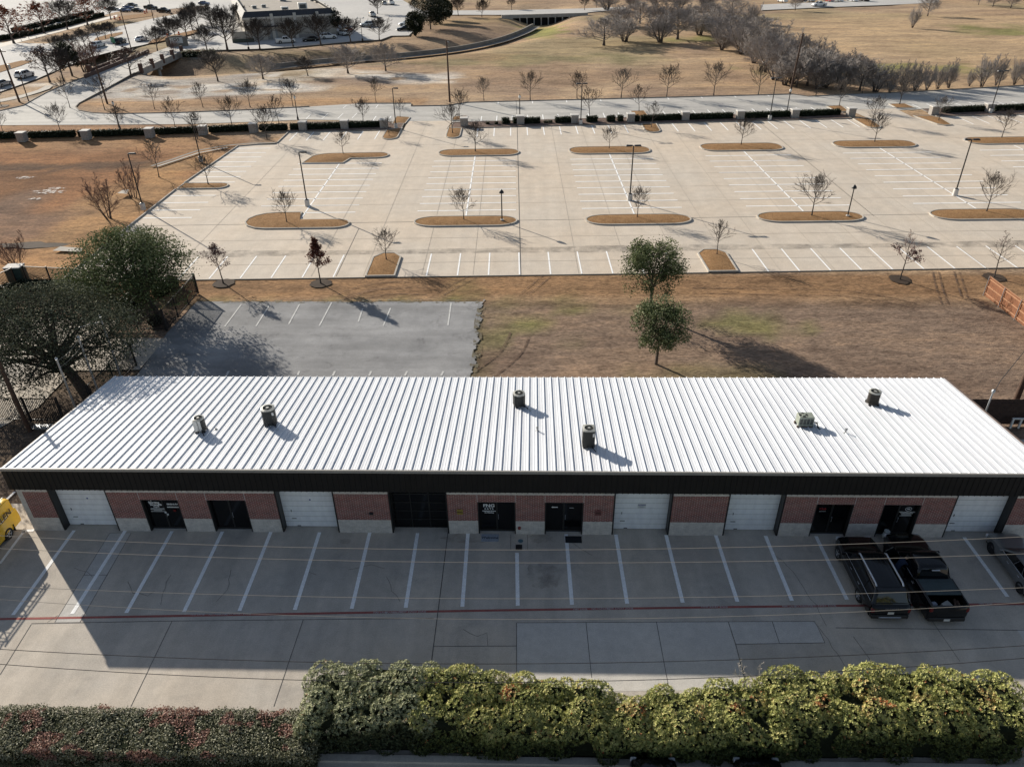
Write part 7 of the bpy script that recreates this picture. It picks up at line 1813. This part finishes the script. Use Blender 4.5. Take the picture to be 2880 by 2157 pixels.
iron_fence((-48, 42.8), (-33.2, 42.6), 'black iron fence across the left edge behind the wooden pole')
p = at(40, 812, 0); t = thing('utility_cabinet', 'dark green utility cabinet with pale top at the fence corner', 'cabinet', (-50.3, 66.0, 0), .1); MB().cbox(-.75, .75, -.55, .55, .1, 1.9, .04).build('box', 'utility_green', t); MB().cbox(-.8, .8, -.6, .6, 1.902, 1.99, .03).build('lid', 'pillar_cap', t); MB().box(-.85, .85, -.65, .65, 0, .1).build('base', 'pole_base', t)
t = thing('wooden_fence', 'orange brown cedar plank fence with steel posts at the right edge', 'fence', (41.5, 63.4, 0), R(-88), 'plank fences on the right')
L_ = 14.0
pk = MB(); n = int(L_/.15)
for k in range(n): pk.box(k*.15, k*.15+.142, .02, .04, .05, 1.84+.012*((k*7) % 3))
pk.build('plank_panel', 'cedar_fence', t)
for z in (.28, .95, 1.62): MB().box(0, L_, -.025, .019, z, z+.09).build('rail', 'cedar_rail', t)
MB().box(0, L_, -.03, .06, 1.87, 1.91).build('cap_rail', 'cedar_rail', t)
for k in range(6): MB().lathe([(.04, 0), (.04, 1.9), (0, 1.92)], 8, (.1+2.45*k, -.07, 0)).build('steel_post', 'galvanised', t)
t = thing('wooden_fence', 'shaded dark plank fence behind the right end of the building', 'fence', (27.9, 42.7, 0), 0, 'plank fences on the right')
pk = MB()
for k in range(130): pk.box(k*.15, k*.15+.143, .0, .02, .05, 2.08+.01*((k*5) % 3))
pk.build('plank_panel', 'fence_shade', t)
for z in (.35, 1.7): MB().box(0, 19.5, -.045, -.001, z, z+.09).build('rail', 'fence_shade', t)
t = thing('pallet_rack', 'low white framed rack standing against the dark fence', 'rack', (32.6, 42.3, 0), 0)
for k in range(5): MB().box(k*.55, k*.55+.12, -.05, .05, 0, .75).build('upright', 'white_pvc', t)
MB().box(-.02, 2.34, -.06, .06, .752, .83).build('top_rail', 'white_pvc', t); MB().box(-.02, 2.34, -.06, .06, -.0, .06).build('base_rail', 'white_pvc', t) if False else None
p = at(2814, 1203, 0); t = thing('service_mast', 'grey electric service mast rising at the right end of the roof', 'mast', (28.35, 39.2, 0)); MB().lathe([(.05, 0), (.05, 4.9), (0, 4.9)], 8).build('conduit', 'galvanised', t); MB().lathe([(.0, 4.85), (.11, 4.9), (.10, 5.05), (0, 5.12)], 10).build('weather_head', 'galvanised', t, smooth=60)
o = MB().tube([(28.4, 39.2, 4.95), (29.4, 40.4, 5.0), (31.5, 42.3, 5.9), (34.3, 44.9, 7.6)], .022, 5).build('service_cable', 'wire_dark'); tag(o, 'dark cable from the service mast up to the right utility pole', 'cable')
t = thing('white_shed', 'white panel just visible beyond the cedar fence at the right edge', 'shed', (44.8, 59.6, 0), R(2)); MB().box(-1.0, 1.0, -1.2, 1.2, 0, 2.2).build('wall', 'white_pvc', t); MB().add([(-1.1, -1.3, 2.2), (1.1, -1.3, 2.2), (1.1, 1.3, 2.2), (-1.1, 1.3, 2.2), (0, -1.3, 2.7), (0, 1.3, 2.7)], [(0, 4, 5, 3), (1, 2, 5, 4), (0, 1, 4), (2, 3, 5)]).build('roof', 'hvac_grey', t)
# ------------------------------------------------------------------ bridge, culvert, store, sign
a, b = at(398, 204, -.2), at(512, 152, -.2); d = b-a; L_ = d.length; ang = math.atan2(d.y, d.x)
t = thing('drive_bridge', 'concrete drive bridge with brick pilasters over the creek bed', 'bridge', (a.x, a.y, 0), ang)
MB().box(0, L_, -.25, .15, -.9, .55).build('near_parapet', 'bridge_concrete', t); MB().box(-8, L_+2, 9.4, 9.8, -.9, .8).build('far_parapet', 'brick_brown', t)
MB().box(0, L_, .16, 9.39, -.85, -.06).build('deck', 'bridge_concrete', t)
MB().box(L_-1.2, L_+.5, -.6, 9, -4.5, -.86).build('abutment', 'bridge_concrete', t); MB().box(-1.2, .8, -.6, 9, -4.5, -.86).build('abutment', 'bridge_concrete', t)
for k in range(3): MB().lathe([(.42, -5), (.42, -1.5)], 12, (L_*.42, .6+3.6*k, 0)).build('pier', 'bridge_concrete', t)
MB().box(L_*.42-.55, L_*.42+.55, -.2, 9, -1.5, -.86).build('pier_cap', 'bridge_concrete', t)
for k in range(5): MB().cbox(L_*k/4-.45, L_*k/4+.45, -.42, .32, -.4, 1.75, .04).build('pilaster', 'brick_brown', t)
rl = MB()
for z in (.95, 1.3): rl.tube([(0, -.05, z), (L_, -.05, z)], .035, 5)
split_build(rl, 'railing', 'black_metal', t)
a, b = at(255, 208, 0), at(345, 172, 0); d = b-a; t = thing('brick_wall', 'low brown brick wall beside the drive before the bridge', 'wall', a, math.atan2(d.y, d.x)); MB().box(0, d.length, -.2, .2, 0, .95).build('wall', 'brick_brown', t); MB().box(0, d.length, -.26, .26, .952, 1.05).build('coping', 'brick_brown', t)
for k in (0, 1): MB().cbox(d.length*k-.5, d.length*k+.5, -.5, .5, 0, 1.9, .05).build('pilaster', 'brick_brown', t)
a, b = at(512, 172, -1.5), at(590, 178, -1.5); d = b-a; t = thing('stone_wall', 'rough stone retaining wall at the far bridge end', 'wall', (a.x, a.y, -3.2), math.atan2(d.y, d.x)); m = MB(); rg = random.Random(4)
for i in range(int(d.length/.9)):
    for j in range(3): m.obox(i*.9+rg.uniform(-.1, .1), rg.uniform(-.15, .15)+.25*j, .9*j, .9*j+.85, .85, .8, rg.uniform(-.1, .1), .08)
m.build('stonework', 'sign_stone', t); t['kind'] = 'thing' if False else t.get('kind', ''); del t['kind']
# culvert under the creek road
a, b = at(1442, 47, 0), at(1622, 42, 0); d = b-a; L_ = d.length; t = thing('culvert_bridge', 'long low concrete culvert with dark openings under the creek road', 'bridge', (a.x, a.y-.5, 0), math.atan2(d.y, d.x))
MB().box(-4, L_+4, -.3, .4, -.55, .55).build('parapet', 'bridge_concrete', t); MB().box(0, L_, .6, .9, -3.4, -.56).build('opening', 'black_hole', t)
for k in range(10): MB().box(L_*k/9-.16, L_*k/9+.16, -.2, .58, -3.4, -.56).build('pier', 'bridge_concrete', t)
for s in (0, 1): MB().add([(L_*s, -.2, -3.4), (L_*s+(6 if s else -6), -3.5, -1.6), (L_*s+(6 if s else -6), -3.5, -.2), (L_*s, -.2, .3)], [(0, 1, 2, 3) if s else (3, 2, 1, 0)]).build('wing_wall', 'bridge_concrete', t)
# store
A = at(694, 116, 0); Bc = at(947, 101, 0); Cc = at(1024, 38, 0)
ux = (Bc-A).normalized(); W_ = (Bc-A).length; uy = Vector((-ux.y, ux.x, 0)); D_ = 62.0
t = thing('store_building', 'tan stucco store with flat gravel roof and dark slate parapet band', 'building', A, math.atan2(ux.y, ux.x)); Hh = 5.6
MB().box(0, W_, 0, D_, .9, Hh).build('wall', 'stucco', t); MB().box(-.04, W_+.04, -.04, D_+.04, 0, .898).build('wall_base', 'stone_pillar', t)
MB().box(-.3, W_+.3, -.3, D_+.3, Hh+.002, Hh+.5).build('cornice', 'stucco_trim', t)
ms = MB(); o1, o2, z1, z2 = -.25, .8, Hh+.502, Hh+2.0
ms.add([(o1, o1, z1), (W_-o1, o1, z1), (W_-o1, D_-o1, z1), (o1, D_-o1, z1), (o2, o2, z2), (W_-o2, o2, z2), (W_-o2, D_-o2, z2), (o2, D_-o2, z2)], [(0, 1, 5, 4), (1, 2, 6, 5), (2, 3, 7, 6), (3, 0, 4, 7)])
ms.build('slate_band', 'slate_roof', t)
MB().box(.9, W_-.9, .9, D_-.9, Hh+.6, Hh+.9).build('roof', 'roof_gravel', t)
MB().add([(o2, o2, z2+.01), (W_-o2, o2, z2+.01), (W_-o2, D_-o2, z2+.01), (o2, D_-o2, z2+.01), (o2+.3, o2+.3, z2+.01), (W_-o2-.3, o2+.3, z2+.01), (W_-o2-.3, D_-o2-.3, z2+.01), (o2+.3, D_-o2-.3, z2+.01)], [(0, 1, 5, 4), (1, 2, 6, 5), (2, 3, 7, 6), (3, 0, 4, 7)]).build('parapet_cap', 'stucco_trim', t)
for k in range(1, 4): MB().cbox(W_*k/4+1.5-.45, W_*k/4+1.5+.45, -.55, -.301, 0, Hh+1.3, .05).build('pilaster', 'stucco_trim', t)
for k in range(4): MB().cbox(W_+.301, W_+.65, 3+k*6-.45, 3+k*6+.45, 0, Hh+1.6, .05).build('pilaster', 'stucco_trim', t)
MB().box(4.6, 9.6, -1.6, -.31, 3.5, 3.75).build('awning', 'slate_roof', t); MB().box(4.8, 6.2, -.08, -.045, 0, 2.4).build('door', 'stucco_trim', t); MB().box(7.0, 9.2, -.08, -.045, 0, 2.7).build('door', 'grey_metal', t)
for k, (x, y, s) in enumerate(((13, 8, 1.5), (19, 14, 1.9), (5, 22, 1.0), (8, 24, 1.0), (26, 40, 2.0), (16, 44, 1.6))):
    q = t.matrix_basis @ Vector((0, 0, 0)); w = A+ux*x+uy*y; r_ = thing('rooftop_unit', 'pale rooftop unit on the store roof, %s' % ('in the front middle', 'larger one behind the front middle', 'small one at the left', 'second small one at the left', 'largest one at the back', 'at the back left')[k], 'rooftop unit', (w.x, w.y, Hh+.9), math.atan2(ux.y, ux.x), 'units on the store roof')
    MB().cbox(-s*.7, s*.7, -s*.5, s*.5, .15, s*.9, .04).build('cabinet', 'hvac_white', r_); MB().box(-s*.6, s*.6, -s*.4, s*.4, 0, .15).build('curb', 'hvac_grey', r_); MB().box(-s*.5, s*.5, -s*.5-.02, -s*.5-.003, .25, s*.7).build('grille', 'hvac_dark', r_)
a, b = at(655, 122, 0), at(716, 119, 0); d = b-a; t = thing('walled_enclosure', 'small pale walled enclosure with dark green base and white gate', 'enclosure', a, math.atan2(d.y, d.x)); L_ = d.length
MB().box(0, L_, 0, .3, 1.0, 2.9).box(0, .3, .301, 6, 1.0, 2.9).build('wall', 'stucco', t); MB().box(-.03, L_+.03, -.03, .33, 0, .998).build('wall_base', 'green_base', t); MB().box(L_, L_+.15, .301, 6, 0.1, 2.8).build('gate', 'white_pvc', t)
p = at(500, 131); t = thing('monument_sign', 'arched stone monument sign with white panel by the avenue', 'sign', p, .25)
m = MB(); n = 14; prof = [(-2.9, 0), (2.9, 0), (2.9, 1.9)]+[(2.9*math.cos(PI*k/n), 1.9+.9*math.sin(PI*k/n)) for k in range(1, n)]+[(-2.9, 1.9)]
m.add([(x, -.3, z) for x, z in prof]+[(x, .3, z) for x, z in prof], [tuple(range(len(prof))), tuple(reversed(range(len(prof), 2*len(prof))))]+[(i, len(prof)+i, len(prof)+(i+1) % len(prof), (i+1) % len(prof)) for i in range(len(prof))]); m.build('stone_body', 'sign_stone', t)
MB().box(-1.7, 1.7, -.34, -.301, .8, 2.3).build('panel', 'plate_white', t); text('lettering', 'CVS', .95, (0, -.35, 1.75), (R(90), 0, 0), 'black_letter', t, bold=.03); text('lettering', 'pharmacy', .42, (0, -.35, 1.1), (R(90), 0, 0), 'black_letter', t)
p = at(322, 134, 0); t = thing('road_sign', 'green road sign on posts beside the avenue', 'sign', p, AV-PI/2+.9)
MB().box(-1.3, 1.3, -.03, .03, 1.2, 2.7).build('panel', 'sign_green', t)
for s in (-1, 1): MB().box(s*.8-.05, s*.8+.05, .031, .1, 0, 2.6).build('post', 'grey_metal', t)
# orange and white work barrels and long hedges on the far side of the avenue
for i, (u, v) in enumerate(((338, 57), (323, 55), (408, 40), (413, 36), (504, 100), (472, 106), (740, 18), (755, 14))):
    p = at(u, v); t = thing('traffic_barrel', 'orange and white work barrel, %s' % ('by the far lot verge', 'left of the one by the far lot verge', 'front one of two at the far lot exit', 'rear one of two at the far lot exit', 'on the verge behind the monument sign, right', 'on the verge behind the monument sign, left', 'left of the store roof, near', 'left of the store roof, far')[i], 'barrel', p, 0, 'orange work barrels')
    MB().lathe([(.42, 0), (.4, .12), (.3, .12), (.26, 1.05), (0, 1.05)], 12).build('drum', 'cone_orange', t); MB().lathe([(.295, .4), (.285, .58)], 12, cap=False).build('band', 'white_pvc', t)
for i, (u0, v0, u1, v1, lab) in enumerate(((-20, 118, 62, 104, 'long dark hedge beyond the avenue, left part'), (70, 102, 175, 78, 'long dark hedge beyond the avenue, middle part'), (180, 76, 288, 46, 'long dark hedge beyond the avenue, right part'), (40, 92, 150, 66, 'rear dark hedge beyond the avenue, left part'), (160, 64, 260, 40, 'rear dark hedge beyond the avenue, right part'))):
    a, b = at(u0, v0, 0), at(u1, v1, 0); c = (a+b)/2; d = b-a; hedge_box('clipped_hedge', lab, (c.x, c.y, 0), math.atan2(d.y, d.x), d.length, 2.0, 1.3, int(d.length*40), .45, 'box_leaf', 'long hedges beyond the avenue', 480+i)
p = at(520, 160, -.3)
hedge_box('bank_shrub', 'dark shrub mass on the bank at the far bridge end', (p.x+3.2, p.y+1.5, -.4), .2, 8, 3, 1.3, 900, .4, 'low_hedge_leaf', None, 490, 'shrub', .25)
